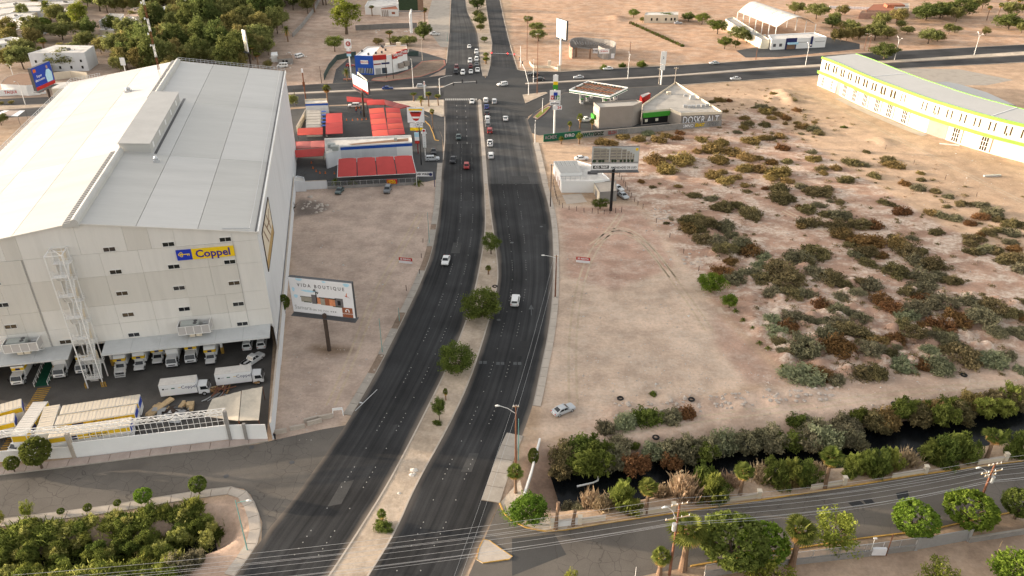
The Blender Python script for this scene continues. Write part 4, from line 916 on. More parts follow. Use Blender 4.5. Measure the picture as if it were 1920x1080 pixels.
    k = MB(); k.quad((c1-.005,-hw*.82,1.42),(c1-.005,hw*.82,1.42),(c1-.375,hw*.76,2.2),(c1-.375,-hw*.76,2.2)); k.v = [v + Vector((.02,0,.01)) for v in k.v]; k.build('windscreen', 'glass_dark', cab)
    for s in (-1,1):
        k = MB(); q = [(c0+.45,s*(hw*.905),1.4),(c1-.2,s*(hw*.905),1.4),(c1-.5,s*(hw*.87),2.1),(c0+.45,s*(hw*.87),2.1)]; k.quad(*(q if s < 0 else q[::-1])); k.v = [v + Vector((0,s*.015,0)) for v in k.v]; k.build('side_window', 'glass_dark', cab)
        k = MB(); k.cbox((c1-.1,s*(hw+.16),1.75),(.1,.16,.5)); k.build('mirror', 'black', cab); k = MB(); k.cbox((c1-.0,s*hw*.7,.85),(.08,.3,.2)); k.build('headlight', 'headlight', cab)
    k = MB(); k.cbox((c1-.0,0,.55),(.12,hw*1.8,.26)); k.build('bumper', 'black', cab); k = MB(); k.cbox((c1+.0,0,1.0),(.06,hw*1.1,.22)); k.build('grille', 'metal_dark', cab)
    k = MB(); k.box((-L/2,-.45,.6),(c0,.45,.95)); k.build('chassis', 'black', root)
    wheel_parts(root, (-L/2+1.5, L/2-1.0), hw*.98, .44, .3); TRK[key] = root; return root
TL = {}
def trailer(L=12.5, style='yellow'):
    root = empty('cargo_trailer'); hw = 1.25
    k = MB(); k.box((-L/2,-hw,1.15),(L/2,hw,3.95)); bx = k.build('cargo_box', 'white_gloss', root)
    n = int(L / .62); rb = None
    for i in range(n):
        if rb is None:
            q = MB(); q.box((-.27,-hw,3.95),(.27,hw,4.0)); rb = q.build('roof_rib', 'roof_white_worn' if style == 'grey' else 'tarp', bx); rb.matrix_local = Matrix.Translation(Vector((-L/2+.35,0,0)))
        else: inst(rb, 'roof_rib', bx, Matrix.Translation(Vector((-L/2 + .35 + i*(L-.7)/(n-1), 0, .015*(i % 2)))))
    if style in ('yellow', 'grey'):
        for s in (-1, 1):
            k = MB(); y = s*(hw+.012); k.box((-L/2+.1,y-.01,2.85),(L/2-.1,y+.01,3.75)); k.build('yellow_band', 'yellow', bx)
            k = MB(); y = s*(hw+.03); k.box((-L*.22-.9 if s<0 else L*.22-.9,y-.01,2.9),(-L*.22+.9 if s<0 else L*.22+.9,y+.01,3.7)); k.build('name_plate', 'navy', bx)
            text('Coppel', bx, 'navy', 1.15, frame((L*.1 if s<0 else -L*.1, s*(hw+.024), 3.28), (-s, 0, 0) if s > 0 else (1,0,0), (0, s, 0)))
        k = MB(); k.box((-L/2-.02,-hw+.1,2.5),(-L/2,hw-.1,3.7)); k.build('yellow_band', 'yellow', bx)
        k = MB(); k.box((L/2,-hw+.1,2.5),(L/2+.02,hw-.1,3.7)); k.build('end_panel', 'blue', bx)
    k = MB(); k.box((-L/2,-.5,.85),(L/2,.5,1.15)); k.build('chassis', 'black', root); wheel_parts(root, (-L/2+1.4,-L/2+2.6), hw*.98, .5, .5)
    k = MB(); k.box((L/2-2.6,-.8,0),(L/2-2.4,-.65,1.0)); k.box((L/2-2.6,.65,0),(L/2-2.4,.8,1.0)); k.build('landing_leg', 'metal_dark', root)
    return root
FW = YA - R(90)            # facing out of the docks
def dock(u, w, L, style, label, dz=0):
    o = truck(L, style); p = wl(u, w + L/2); p.z = .03
    return place(o, USED, p, FW, 1, label, 'delivery trucks backed into the docks', 'truck')
dock(-22.6,-.6,8.2,'band','white box truck left of the green ramp with yellow band above its cab')
dock(-15.4,.2,8.2,'plain','plain white box truck just right of the green loading ramp')
dock(-11.6,.9,7.6,'band','white box truck half hidden behind the escape stair')
NZ = 'white delivery truck with rounded deflector and yellow ribbon, '
def body_only(u, w, label):      # a detached rounded box body
    o = truck(7.0, 'nose'); p = wl(u, w + 3.5); p.z = .03
    return place(o, USED, p, FW, 1, label, 'delivery trucks backed into the docks', 'truck')
def pk(u, w, rz, label, kind='pickup', colr='white', group='vehicles parked in the yard'):
    p = wl(u, w); return put_car(kind, colr, p.x, p.y, rz, label, None, group, px=False)
body_only(-4.4,-.5,NZ+'nearest the escape stair'); body_only(-.9,-.3,NZ+'second from the escape stair'); body_only(2.2,1.4,NZ+'in the middle of the row')
dock(5.3,-.4,7.6,'plain','white box truck with plain front and dark windscreen between ribbon trucks'); dock(8.7,.3,8.2,'band','white box truck with yellow band beneath the right balcony'); body_only(12.5,-.8,NZ+'nearest the right column')
pk(19.2,5.2,FW+math.pi,'white van parked under the canopy, left of two','van'); pk(22.0,5.2,FW+math.pi,'white van parked under the canopy by the yard wall','van')
pk(20.6,-1.2,YA+R(48),'white pickup parked askew before the two white vans')
for u, w, lab in ((9.3,-9.3,'white box truck with side lettering parked mid yard, cab to the right'),(19.0,-7.8,'white box truck with side lettering nearest the yard wall')):
    place(truck(8.6,'side'), USED, wl(u,w,.03), YA, 1, lab, 'box trucks parked across the yard', 'truck')
TRA = trailer(12.8); TRB = trailer(9.0,'grey')
def ptr(o, x0, y0, x1, y1, label, z=4.0):
    a, c = P(x0,y0,z), P(x1,y1,z); m_ = (a+c)/2; m_.z = .03; d_ = c-a
    return place(o, USED, m_, math.atan2(d_.y,d_.x), 1, label, 'cargo trailers in the yard', 'trailer')
ptr(TRA, 113,769,262,747, 'cream roofed cargo trailer, rearmost of three parked side by side'); ptr(TRA, 102,789,257,766, 'yellow banded cargo trailer, middle of three parked side by side'); ptr(TRA, 98,812,240,791,'yellow banded cargo trailer, front one behind the white gate wall')
ptr(TRB, 40,806,70,762,'grey roofed yellow banded trailer parked askew beside a plain one'); 
TRC = trailer(8.0,'plain'); ptr(TRC, 82,806,95,768,'plain pale trailer between the askew trailer and the three long ones')
ptr(TRA, -90,790,13,762,'yellow ended trailer at the left picture edge, rear one'); ptr(TRA, -110,815,2,788,'yellow ended trailer at the left picture edge, front one')
p = P(36,840); put_car('pickup','white',38,842,R(-100),'white pickup just behind the low front wall','pickup','vehicles parked in the yard')
# traffic and parked cars
UPR = lambda x, y: dirn((x, y), (x + 1, y - 40))
def along(x, y, A, B, back=False):
    p = P(x, y); j = min(range(len(A)-1), key=lambda i: (A[i].lerp(B[i], .5) - p).length); d_ = (A[j+1].lerp(B[j+1],.5) - A[j].lerp(B[j],.5)); return math.atan2(d_.y, d_.x) + (math.pi if back else 0)
put_car('sedan','white',836,492,along(836,492,LA,LB,True),'white sedan driving alone down the left carriageway'); put_car('suv','white',966,568,along(966,568,RA,RB),'white hatchback with red tail lights driving away up the right carriageway')
put_car('sedan','silver',1056,773,dirn((1036,782),(1076,766)),'silver sedan parked on the dirt lot beside the avenue','car','cars parked on dirt')
U = R(92); D = R(-88)
for k, c, x, y, rz, lab in (
 ('sedan','teal',860,260,D,'grey green sedan coming down the left carriageway below the junction'),('pickup','dark',850,303,R(-93),'dark car left of the red car on the left carriageway'),('hatch','red',875,315,D,'red hatchback on the left carriageway below the junction'),
 ('sedan','white',885,193,D,'white sedan passing the tip of the median at the junction'),
 ('suv','white',911,191,U,'white car first in the queue beside the median'),('suv','silver',927,193,U,'pale car heading the second queue lane with a motorbike behind'),('sedan','blue',912.5,203,U,'blue sedan second in the queue beside the median'),
 ('sedan','dark',913,214.5,U,'dark red-lit sedan third in the queue beside the median'),('suv','white',914,225.5,U,'white car fourth in the queue beside the median'),('suv','grey',915,236.5,U,'dark grey car fifth in the queue beside the median'),('suv','red',918.5,248,U,'bright red car sixth in the queue beside the median'),
 ('pickup','white',919,272,U,'white pickup seventh in the queue beside the median'),('suv','white',920.5,295,U,'white car last in the queue beside the median'),('sedan','white',948,225,U,'white car with dark roof driving alone up the right carriageway'),
 ('suv','white',942,161,R(205),'white car turning across the middle of the junction'),
 ('sedan','white',880,90,D,'white car approaching the stopped queue beyond the junction'),('suv','white',893.5,100,D,'white car last of the queue beyond the junction by the median'),('sedan','grey',895,108,D,'dark car wedged behind white cars in the far queue'),('suv','white',893.5,114,D,'white car with orange mark in the far queue by the median'),('sedan','grey',894,123,D,'grey car second in the far queue by the median'),
 ('pickup','white',895.5,134,D,'white pickup at the head of the far queue by the median'),('suv','white',881.5,117,D,'white car third in the middle lane of the far queue'),('hatch','maroon',882.5,127,D,'maroon car second in the middle lane of the far queue'),('sedan','white',883,137,D,'white car at the head of the middle lane of the far queue'),
 ('suv','white',868,139,D,'white car at the head of the third lane of the far queue'),('suv','maroon',856,129,D,'dark red car behind the jeep in the outer lane of the far queue'),('suv','dark',855,137.5,D,'dark jeep at the head of the outer lane of the far queue'),
 ('sedan','blue',727,168,R(4),'blue sedan on the cross road left of the junction'),('hatch','silver',790,164,R(4),'silver hatchback waiting on the cross road left of the junction'),
 ('sedan','dark',1000,141.5,R(184),'black car on the cross road right of the junction, farther one'),('sedan','dark',1011,151,R(184),'black car on the cross road right of the junction, nearer one'),
 ('sedan','silver',1085,147.5,R(186),'silver car on the cross road beyond the fuel canopy'),('sedan','white',1140,131,R(186),'white car on the cross road beyond the fuel canopy'),('sedan','silver',1339,120.5,R(188),'silver car on the far lane of the cross road')): put_car(k, c, x, y, rz, lab)
put_car('sedan','silver',1379,150,R(185),'silver car parked at the verge near the curved building','car','cars parked on dirt')
put_car('suv','silver',811,301,R(6),'silver car parked across the car wash forecourt','car','cars at the car wash'); put_car('sedan','dark',813,287,R(-85),'dark car nosing out beside the car wash palms','car','cars at the car wash')
put_car('suv','white',664,201,R(182),'white car under the rear red canopy of the car wash','car','cars at the car wash')
put_car('sedan','teal',637,361,R(-97),'grey green car parked on dirt against the car wash wall','car','cars parked on dirt'); put_car('suv','grey',727,359,R(-92),'dark grey car parked on dirt below the car wash banner','car','cars parked on dirt')
put_car('van','white',530,126,R(185),'white van among scrap on the waste ground','van','vehicles on waste ground'); put_car('van','white',562,108,R(60),'white van beside the roofless block hut','van','vehicles on waste ground')
put_car('hatch','red',657,125,R(5),'red car beside the blue fronted shop','car','cars at the shop'); put_car('suv','silver',748,131,R(25),'silver car in the drive-through lane','car','cars at the shop')
put_car('pickup','white',815,66,R(175),'white pickup loaded beside dark tree at the roadside','pickup','vehicles on waste ground')
put_car('pickup','white',1098,228,R(10),'white pickup beside the fuel station shop','pickup','cars at the fuel station')
put_car('sedan','white',1158,356,R(-60),'white car parked behind the billboard post','car','cars behind the billboard'); put_car('sedan','silver',1168,370,R(-65),'grey old car parked nearest the billboard post','car','cars behind the billboard'); put_car('sedan','white',1090,300,R(8),'white car parked behind the metal roofed house','car','cars behind the billboard')
put_car('sedan','silver',1271,45,R(10),'silver car parked by the long cream house','car','cars parked on dirt')
put_car('suv','white',80,65,R(20),'white car parked between flat roofed houses','car','cars among the houses')
# ------------------------------------------------------------------ plants
def leaf_mat(name, c1, c2, tr=.38):
    m = bpy.data.materials.new(name); m.use_nodes = True; MAT[name] = m; nt = m.node_tree; N = nt.nodes; L = nt.links; N.clear()
    out = N.new('ShaderNodeOutputMaterial'); d_ = N.new('ShaderNodeBsdfDiffuse'); t = N.new('ShaderNodeBsdfTranslucent'); mx = N.new('ShaderNodeMixShader'); mx.inputs[0].default_value = tr
    at = N.new('ShaderNodeVertexColor'); at.layer_name = 'leaf'; x = N.new('ShaderNodeMix'); x.data_type = 'RGBA'; L.new(at.outputs[0], x.inputs[0]); x.inputs[6].default_value = (*c1, 1); x.inputs[7].default_value = (*c2, 1)
    oi = N.new('ShaderNodeObjectInfo'); hs = N.new('ShaderNodeHueSaturation'); r1 = N.new('ShaderNodeMapRange'); L.new(oi.outputs['Random'], r1.inputs[0]); r1.inputs[3].default_value = .488; r1.inputs[4].default_value = .514; L.new(r1.outputs[0], hs.inputs['Hue'])
    m2 = N.new('ShaderNodeMath'); m2.operation = 'MULTIPLY'; L.new(oi.outputs['Random'], m2.inputs[0]); m2.inputs[1].default_value = 7.31; fr = N.new('ShaderNodeMath'); fr.operation = 'FRACT'; L.new(m2.outputs[0], fr.inputs[0])
    r2 = N.new('ShaderNodeMapRange'); L.new(fr.outputs[0], r2.inputs[0]); r2.inputs[3].default_value = .82; r2.inputs[4].default_value = 1.22; L.new(r2.outputs[0], hs.inputs['Value'])
    L.new(x.outputs[2], hs.inputs['Color']); L.new(hs.outputs[0], d_.inputs[0]); L.new(hs.outputs[0], t.inputs[0]); L.new(d_.outputs[0], mx.inputs[1]); L.new(t.outputs[0], mx.inputs[2]); L.new(mx.outputs[0], out.inputs[0])
for n_, a, c in (('leaf_mesquite',(.075,.10,.022),(.20,.235,.06)),('leaf_dark',(.065,.088,.026),(.19,.215,.07)),('leaf_bright',(.07,.125,.016),(.22,.30,.05)),('leaf_yellow',(.11,.135,.025),(.29,.30,.06)),
    ('leaf_salt',(0.122,0.115,0.0733),(0.329,0.3,0.183)),('leaf_olive',(0.106,0.092,0.047),(0.286,0.235,0.117)),('leaf_rust',(0.138,0.075,0.0338),(0.307,0.175,0.0799)),('leaf_mint',(0.159,0.181,0.105),(0.398,0.413,0.247)),('leaf_gold',(.17,.125,.05),(.38,.28,.12)),
    ('leaf_reed',(.13,.155,.03),(.39,.41,.105)),('leaf_plume',(.22,.23,.05),(.5,.49,.17)),('leaf_dry',(0.265,0.188,0.117),(0.53,0.4,0.271)),('leaf_forest',(.10,.112,.035),(.29,.295,.11)),('leaf_forest_gold',(.15,.135,.045),(.37,.31,.125)),
    ('leaf_palm',(.075,.10,.02),(.23,.25,.065)),('leaf_palm_dry',(0.292,0.163,0.047),(0.609,0.375,0.13))): leaf_mat(n_, a, c)
def mesh_np(name, V, Fq, val, mt):
    me = bpy.data.meshes.new(name); nv = len(V); me.vertices.add(nv); me.vertices.foreach_set('co', np.asarray(V, np.float32).ravel())
    k = Fq.shape[1]; me.loops.add(Fq.size); me.loops.foreach_set('vertex_index', Fq.astype(np.int32).ravel()); me.polygons.add(len(Fq)); me.polygons.foreach_set('loop_start', (np.arange(len(Fq))*k).astype(np.int32)); me.update(calc_edges=True)
    ca = me.color_attributes.new('leaf', 'FLOAT_COLOR', 'POINT'); c = np.repeat(np.asarray(val, np.float32)[:, None], 4, 1); c[:, 3] = 1; ca.data.foreach_set('color', c.ravel()); me.materials.append(MAT[mt]); return me
def leaves(C, size, asp=1.6, seed=1, tint=None, up=0.0):
    """one small bent card for each centre in C"""
    r = np.random.RandomState(seed); n = len(C); a = r.normal(size=(n, 3)); a[:, 2] += up; a /= np.linalg.norm(a, axis=1)[:, None]; b = r.normal(size=(n, 3)); b -= (b * a).sum(1)[:, None] * a; b /= np.linalg.norm(b, axis=1)[:, None]
    s = size * r.uniform(.6, 1.4, n)[:, None]; V = np.stack([C - a*s*asp*.5, C + b*s*.5, C + a*s*asp*.5, C - b*s*.5], 1).reshape(-1, 3)
    F_ = np.arange(n*4).reshape(n, 4); v = r.uniform(0, 1, n) if tint is None else np.clip(tint*.65 + r.uniform(0, .35, n), 0, 1)
    return V, F_, np.repeat(v, 4)
def clumps(seed, nc, nl, rx, rz, cr, z0, hollow=.55, flat=.0, lob=.25):
    """leaf centres grouped in clumps over an uneven dome or ball"""
    r = np.random.RandomState(seed); d_ = r.normal(size=(nc, 3)); d_ /= np.linalg.norm(d_, axis=1)[:, None]; rad = r.uniform(hollow, 1.0, nc)
    lobes = 1 + lob * np.sin(d_[:, 0]*3.1 + seed) * np.cos(d_[:, 1]*2.7 + seed*1.7)
    c = d_ * (rad*lobes)[:, None] * [rx, rx, rz]; c[:, 2] = np.maximum(c[:, 2], -rz*(1-flat)); c[:, 2] += z0
    off = r.normal(size=(nc, nl, 3)) ; off *= (r.uniform(.35, 1.0, (nc, nl)) / np.linalg.norm(off, axis=2))[:, :, None] * (cr * r.uniform(.65, 1.35, nc))[:, None, None]
    P_ = (c[:, None] + off).reshape(-1, 3); t = np.repeat(r.uniform(0, 1, nc), nl); return P_, t
def tree_proto(name, mt, seed, h=6.0, rx=2.6, rz=1.9, trunk=2.2, nc=95, nl=60, cr=.7, leaf=.15, limbs=5, tr=.16, hollow=.55, trunk_m='trunk', lob=.25, asp=1.8):
    root = empty(name); zc = h - rz; C, t = clumps(seed, nc, nl, rx, rz, cr, zc, hollow, lob=lob); C[:, 2] = np.maximum(C[:, 2], .25)
    me = mesh_np('crown', *leaves(C, leaf, asp, seed, t), mt); o = link(bpy.data.objects.new('crown', me)); o.parent = root
    b = MB(); r = random.Random(seed); b.tube([(0,0,-.1),(.05*h*.1,.02,trunk*.5),(.1,.05,trunk)],[tr*1.3,tr,tr*.85],7)
    for k in range(limbs):
        a = 2*math.pi*k/limbs + r.uniform(-.3,.3); q = rx*r.uniform(.45,.75); z = zc + rz*r.uniform(-.2,.55)
        b.tube([(.1,.05,trunk*r.uniform(.75,1)),(q*.45*math.cos(a),q*.45*math.sin(a),trunk+(z-trunk)*.5),(q*math.cos(a),q*math.sin(a),z)],[tr*.65,tr*.42,tr*.15],5)
    b.build('trunk', trunk_m, root); return root
def shrub_proto(name, mt, seed, n=50, nl=50, cr=.28, leaf=.072, rz=.68, asp=2.3):
    C, t = clumps(seed, n, nl, .82, rz, cr, .12, .6, flat=1.0, lob=.22); C[:, 2] = np.maximum(C[:, 2], .02)
    o = link(bpy.data.objects.new(name, mesh_np(name, *leaves(C, leaf, asp, seed, t, .3), mt))); return o
def reed_proto(name, mt, seed, n=520, sp=.9, plume=None, wd=.035):
    r = np.random.RandomState(seed); base = r.normal(size=(n, 2))*.38*sp; h = r.uniform(.45, 1.05, n); ln = r.normal(size=(n, 2))*.22; w = np.stack([r.normal(size=n), r.normal(size=n)], 1); w = w/np.linalg.norm(w, axis=1)[:, None]*wd
    z0 = np.zeros(n); m_ = base + ln*.35; tp = base + ln
    V = np.stack([np.c_[base-w, z0], np.c_[base+w, z0], np.c_[m_+w*1.6, h*.6], np.c_[tp, h]], 1).reshape(-1, 3); F_ = np.arange(n*4).reshape(n, 4); val = np.repeat(r.uniform(0, 1, n), 4)
    C, t = clumps(seed, 36, 16, .75, .55, .25, .42, .3); C[:, 2] = np.maximum(C[:, 2], .05); V2, F2, v2 = leaves(C, .10, 2.6, seed, t, .9)
    return link(bpy.data.objects.new(name, mesh_np(name, np.vstack([V, V2]), np.vstack([F_, F2+len(V)]), np.r_[val, v2], mt)))
def palm_proto(name, h, r, seed, skirt=14, tr=.22, nf=26, date=False, droop=.7):
    root = empty(name); rr = random.Random(seed); b = MB(); lean = rr.uniform(-.03,.03)*h
    b.tube([(0,0,-.1),(lean*.3,0,h*.35),(lean,0,h)],[tr*1.5,tr*1.05,tr],8); b.build('trunk', 'palm_trunk', root)
    for nm, cnt, lo, hi, mt in (('fronds', nf, -.25, 1.25, 'leaf_palm'), ('dry_fronds', skirt, -1.35, -.55, 'leaf_palm_dry')):
        if not cnt: continue
        V = []; F_ = []; val = []
        for k in range(cnt):
            a = 2.4*k + rr.uniform(-.3,.3); e = lo + (hi-lo)*(k+.5)/cnt; st_ = Vector((math.cos(a)*math.cos(e), math.sin(a)*math.cos(e), math.sin(e))); sd = Vector((-math.sin(a), math.cos(a), 0)); up = sd.cross(st_); L_ = r*rr.uniform(.8,1.1)*(.8 if nm != 'fronds' else 1); tv = rr.random()
            o_ = Vector((lean,0,h))
            nb = 11
            for j in range(nb):
                if date:
                    t = .15 + .85*j/nb; c0 = o_ + st_*L_*t - Vector((0,0,droop*L_*t*t*.6)); c1 = o_ + st_*L_*(t+.1) - Vector((0,0,droop*L_*(t+.1)**2*.6))
                    for s in (-1,1):
                        tip = c1 + sd*s*L_*.26*(1-t*.6) + st_*L_*.08 - Vector((0,0,.06*L_)); n0 = len(V); V += [c0, c1, tip]; F_.append((n0,n0+1,n0+2,n0+2)); val += [tv]*3
                else:
                    f = (j/(nb-1)-.5)*2.3; d1 = st_*math.cos(f) + sd*math.sin(f); base = o_ + st_*L_*.42; tip = base + d1*L_*.6 - Vector((0,0,droop*L_*(.18+.22*abs(f)))); wv = (up.cross(d1)).normalized()*L_*.055; mid = base.lerp(tip,.55)+Vector((0,0,.04*L_)); n0 = len(V); V += [base, mid+wv, tip, mid-wv]; F_.append((n0,n0+1,n0+2,n0+3)); val += [min(1,max(0,tv+rr.uniform(-.2,.2)))]*4
            n0 = len(V); V += [o_ - sd*.03*r, o_ + sd*.03*r, o_+st_*L_*.44+sd*.02*r, o_+st_*L_*.44-sd*.02*r]; F_.append((n0,n0+1,n0+2,n0+3)); val += [tv]*4
        me = bpy.data.meshes.new(nm); me.from_pydata([tuple(v) for v in V], [], [tuple(dict.fromkeys(f)) for f in F_]); ca = me.color_attributes.new('leaf','FLOAT_COLOR','POINT')
        ca.data.foreach_set('color', np.repeat(np.asarray(val, np.float32),4)); me.materials.append(MAT[mt]); o = link(bpy.data.objects.new(nm, me)); o.parent = root
    return root
def mpp(x, y):       # metres per photo pixel across the view at a ground point
    p = P(x, y); return (p.y*math.cos(TH) + H*math.sin(TH)) / FPX
SHR = {'tam': [], 'tamy': []}
for kd, mt in (('salt','leaf_salt'),('olive','leaf_olive'),('rust','leaf_rust'),('mint','leaf_mint'),('gold','leaf_gold'),('green','leaf_mesquite')):
    SHR[kd] = [shrub_proto({'salt':'saltbush','olive':'saltbush','rust':'dry_shrub','mint':'pale_saltbush','gold':'saltbush','green':'green_shrub'}[kd], mt, 11+i*7+len(kd)) for i in range(2 if kd in ('salt','olive') else 1)]
def tall_proto(name, mt, seed):
    C, t = clumps(seed, 46, 40, .78, .95, .24, .5, .45, flat=.6, lob=.3); C[:, 2] = np.maximum(C[:, 2], .02); return link(bpy.data.objects.new(name, mesh_np(name, *leaves(C, .062, 4.6, seed, t, 1.5), mt)))
SHR['tam'] = [tall_proto('tamarisk_thicket','leaf_reed',81), tall_proto('tamarisk_thicket','leaf_mesquite',82)]; SHR['tamy'] = [tall_proto('reed_thicket','leaf_reed',83), tall_proto('reed_thicket','leaf_plume',84), tall_proto('reed_thicket','leaf_mesquite',85)]
def shrub(x, y, rpx, kd, label, group, hs=1.0, cat='shrub', wide=1.0, zmin=-9):
    r = rpx * mpp(x, y); p = P(x, y, r*.38*hs + (zmin if zmin > -5 else 0)); p.z = max(elev(p.x, p.y), zmin) - .04
    pr = SHR[kd][rnd.randrange(len(SHR[kd]))]; s = r * 1.02
    return place(pr, USED, p, rnd.uniform(0, 6.28), (s*wide, s, s*hs*rnd.uniform(.85,1.1)), label, group, cat)
MARKS = ((1330,530,'beside the round bright green tree'),(1150,350,'near the apartment billboard'),(1225,300,'right of the apartment billboard'),(1240,258,'below the graffiti wall'),(1370,255,'below the wedge shaped store'),(1430,200,'near the small dirt heaps by the cross road'),(1480,250,'facing the left end of the curved building'),(1590,290,'along the upper track'),(1690,330,'along the graded ground below the curved building'),(1790,380,'at the far right border of the field'),(1880,470,'at the right picture edge, upper part'),(1880,540,'at the right picture edge, middle part'),(1870,620,'at the right picture edge, lower part'),(1500,705,'above the canal track, left end'),(1620,695,'above the canal track, middle'),(1760,680,'above the canal track, right part'),(1440,620,'by the palm seedlings'),(1500,640,'among the nearest sand heaps'),(1580,600,'among the sand heaps, centre'),(1690,590,'among the sand heaps, right'),(1380,500,'right of the dirt lot edge'),(1330,440,'at the left border of the field'),(1400,370,'in the left middle of the field'),(1470,340,'in the upper middle of the field'),(1540,410,'in the centre of the field'),(1620,450,'right of the field centre'),(1700,480,'in the right middle of the field'),(1480,470,'just below the field centre'),(1570,530,'in the lower middle of the field'),(1780,540,'in the lower right of the field'))
def where(x, y): return min(MARKS, key=lambda m: (m[0]-x)**2 + (1.6*(m[1]-y))**2)[2]
def big(r): return 'small' if r < 12 else 'medium' if r < 20 else 'large'
def zz(ox, oy, s, data):
    out = []
    for t in data.split(): 
        q = t.split(','); out.append((ox + float(q[0])/s, oy + float(q[1])/s, float(q[2])/s, q[3] if len(q) > 3 else ''))
    return out
field = zz(1440,270,4,'110,20,60 330,55,40 340,105,60 30,130,50 145,125,45 90,200,95 30,240,60 145,268,55 405,178,45 515,175,50 420,215,40 585,260,65 740,55,30 640,130,70 725,150,40 800,230,55 905,110,50 950,150,70 1145,213,35 1150,265,35 1030,290,50 1130,325,60 1255,350,45 1360,390,45 240,308,50 375,355,85 90,330,90 100,390,100 170,400,50 465,425,30 540,432,40 295,480,75 380,455,45 425,520,55 540,525,90 315,580,85 530,610,100 560,660,90 700,590,90 800,600,70 740,720,120 740,800,80 640,745,45 855,830,45 930,690,40 990,740,105 1060,790,110 870,430,50 930,450,40 1010,500,70 1345,465,30 1220,510,50 1310,530,60 1400,550,60 1520,590,50 1600,540,60 1700,510,80 1730,560,50 1450,440,55 1520,445,25 1600,450,60 1265,655,55 1550,700,70 1520,740,55 1540,800,50 1640,780,70 1720,790,60 1660,655,65 1730,640,50 1840,590,80 1830,660,70 1820,730,50 1850,780,60 1850,850,80 1890,920,60 360,805,85 230,855,95 90,950,110 150,1010,110 380,970,85 480,1000,90 580,1050,60 755,885,55 965,940,95 1180,990,95 1230,890,95 1120,870,70 1385,1020,65 775,1055,75 1160,1075,80')
field += zz(1440,540,4,'40,30,70 170,40,80 300,40,70 560,55,60 660,60,50 860,90,80,rust 890,120,25,mint 930,160,75,rust 1060,30,60 1180,80,80,rust 1110,170,90 1300,110,100 1530,110,100 1690,160,90 1830,210,70 1890,120,35 30,240,60,mint 50,320,80,mint 160,290,70,rust 220,220,95 300,235,60 410,250,50 520,170,70 410,120,70,rust 690,230,70 540,260,105 680,340,110 600,320,80 440,355,85 540,440,125 270,450,115 90,400,60 130,480,50 820,410,70,gold 760,480,85 950,385,80 1090,370,70 1030,280,60 1040,210,80,mint 1160,295,40 1310,290,90,rust 1260,340,70 1340,400,80 1420,230,90,rust 1600,230,105 1710,350,80 1860,330,80 1900,240,40 900,490,70 1010,560,100,mint 1200,490,55,mint 1290,570,115,mint 1470,500,115,olive 1690,530,110,mint 1790,500,60 260,640,120,mint 390,620,80 510,680,70 700,620,90 820,640,80 1160,580,60,rust 1900,610,50,mint')
field += zz(960,270,4,'1080,110,90,gold 1290,110,95,gold 1160,180,90,gold 970,280,30 1055,320,25 1245,315,30 1370,380,50 1500,405,50 1600,460,80 1700,460,60 1790,510,95 1300,570,60 1400,560,80 1330,620,80 1480,610,90 1600,620,80 1440,700,90 1560,730,90 1640,670,60 1600,800,70 1720,760,80 1790,800,80 1880,840,60,mint 1640,890,50,rust 1580,950,80 1680,1000,80 1860,910,60,mint 1800,970,80 1880,1000,80 1160,590,25 1650,50,80,gold 1560,110,85,gold 1770,90,80,gold 1740,180,70,gold 1850,180,70,gold 1390,50,40,gold 1500,20,90,gold 1510,225,75,gold 1600,270,75,gold 1745,305,40 1765,350,35 1900,330,30')
field += zz(960,0,4,'1500,760,30 1560,745,45 1630,750,30 1870,790,50 1900,830,55 1815,805,20 1600,830,25 1745,880,40 1770,920,50 1900,930,50 1740,950,40 1690,985,35 1020,995,50,mint 830,1020,55,gold 950,1035,60,gold 1100,1040,60,gold 1160,1010,50,gold 1240,1030,45 1260,990,40,rust 1420,1040,50,gold 1580,1060,60,gold 1790,1050,65,gold 1890,1030,50,gold 670,1055,60,gold 740,1065,60,gold')
field += zz(1440,0,4,'30,810,40 80,850,45 30,880,40 140,880,45 220,820,40 200,765,20 130,925,25 90,1015,50 20,1030,40 220,920,30 260,940,55 340,960,50 380,990,50 250,1000,25 350,915,25 570,950,25,green 40,700,30,gold')
field = [(x, y, r_*1.12, kd) for x, y, r_, kd in field] + [(x + rnd.choice((-1, 1))*r_*rnd.uniform(.7, 1.1), y + rnd.uniform(-.4, .4)*r_, r_*rnd.uniform(.45, .8), kd) for x, y, r_, kd in field if r_ > 15 and rnd.random() < .42]
for x, y, r_, kd in field:
    kk = kd or ('gold' if (y < 330 and rnd.random() < .45) else rnd.choice(('salt','olive','olive','salt','salt','olive','salt','olive','rust') if y > 480 else ('olive','olive','salt','olive','olive','gold','rust')))  # upper shrubs turn golden more often: low sunlight put into the leaf colour
    nm_, gp = {'rust': ('rust brown dry shrub', 'dry rust shrubs on the field'), 'mint': ('pale mint saltbush', 'pale saltbushes on the field'), 'gold': ('golden brown shrub', 'golden shrubs on the field'), 'green': ('fresh green bush', 'green bushes on the field'), 'salt': ('grey green saltbush', 'grey saltbushes on the field'), 'olive': ('dusky olive saltbush', 'olive saltbushes on the field')}[kk]
    lab = big(r_) + ' ' + nm_ + ' ' + where(x, y)
    shrub(x, y, r_*(.95 if y < 470 else 1.12), kk, lab, gp, .68, wide=rnd.uniform(.95, 1.35))
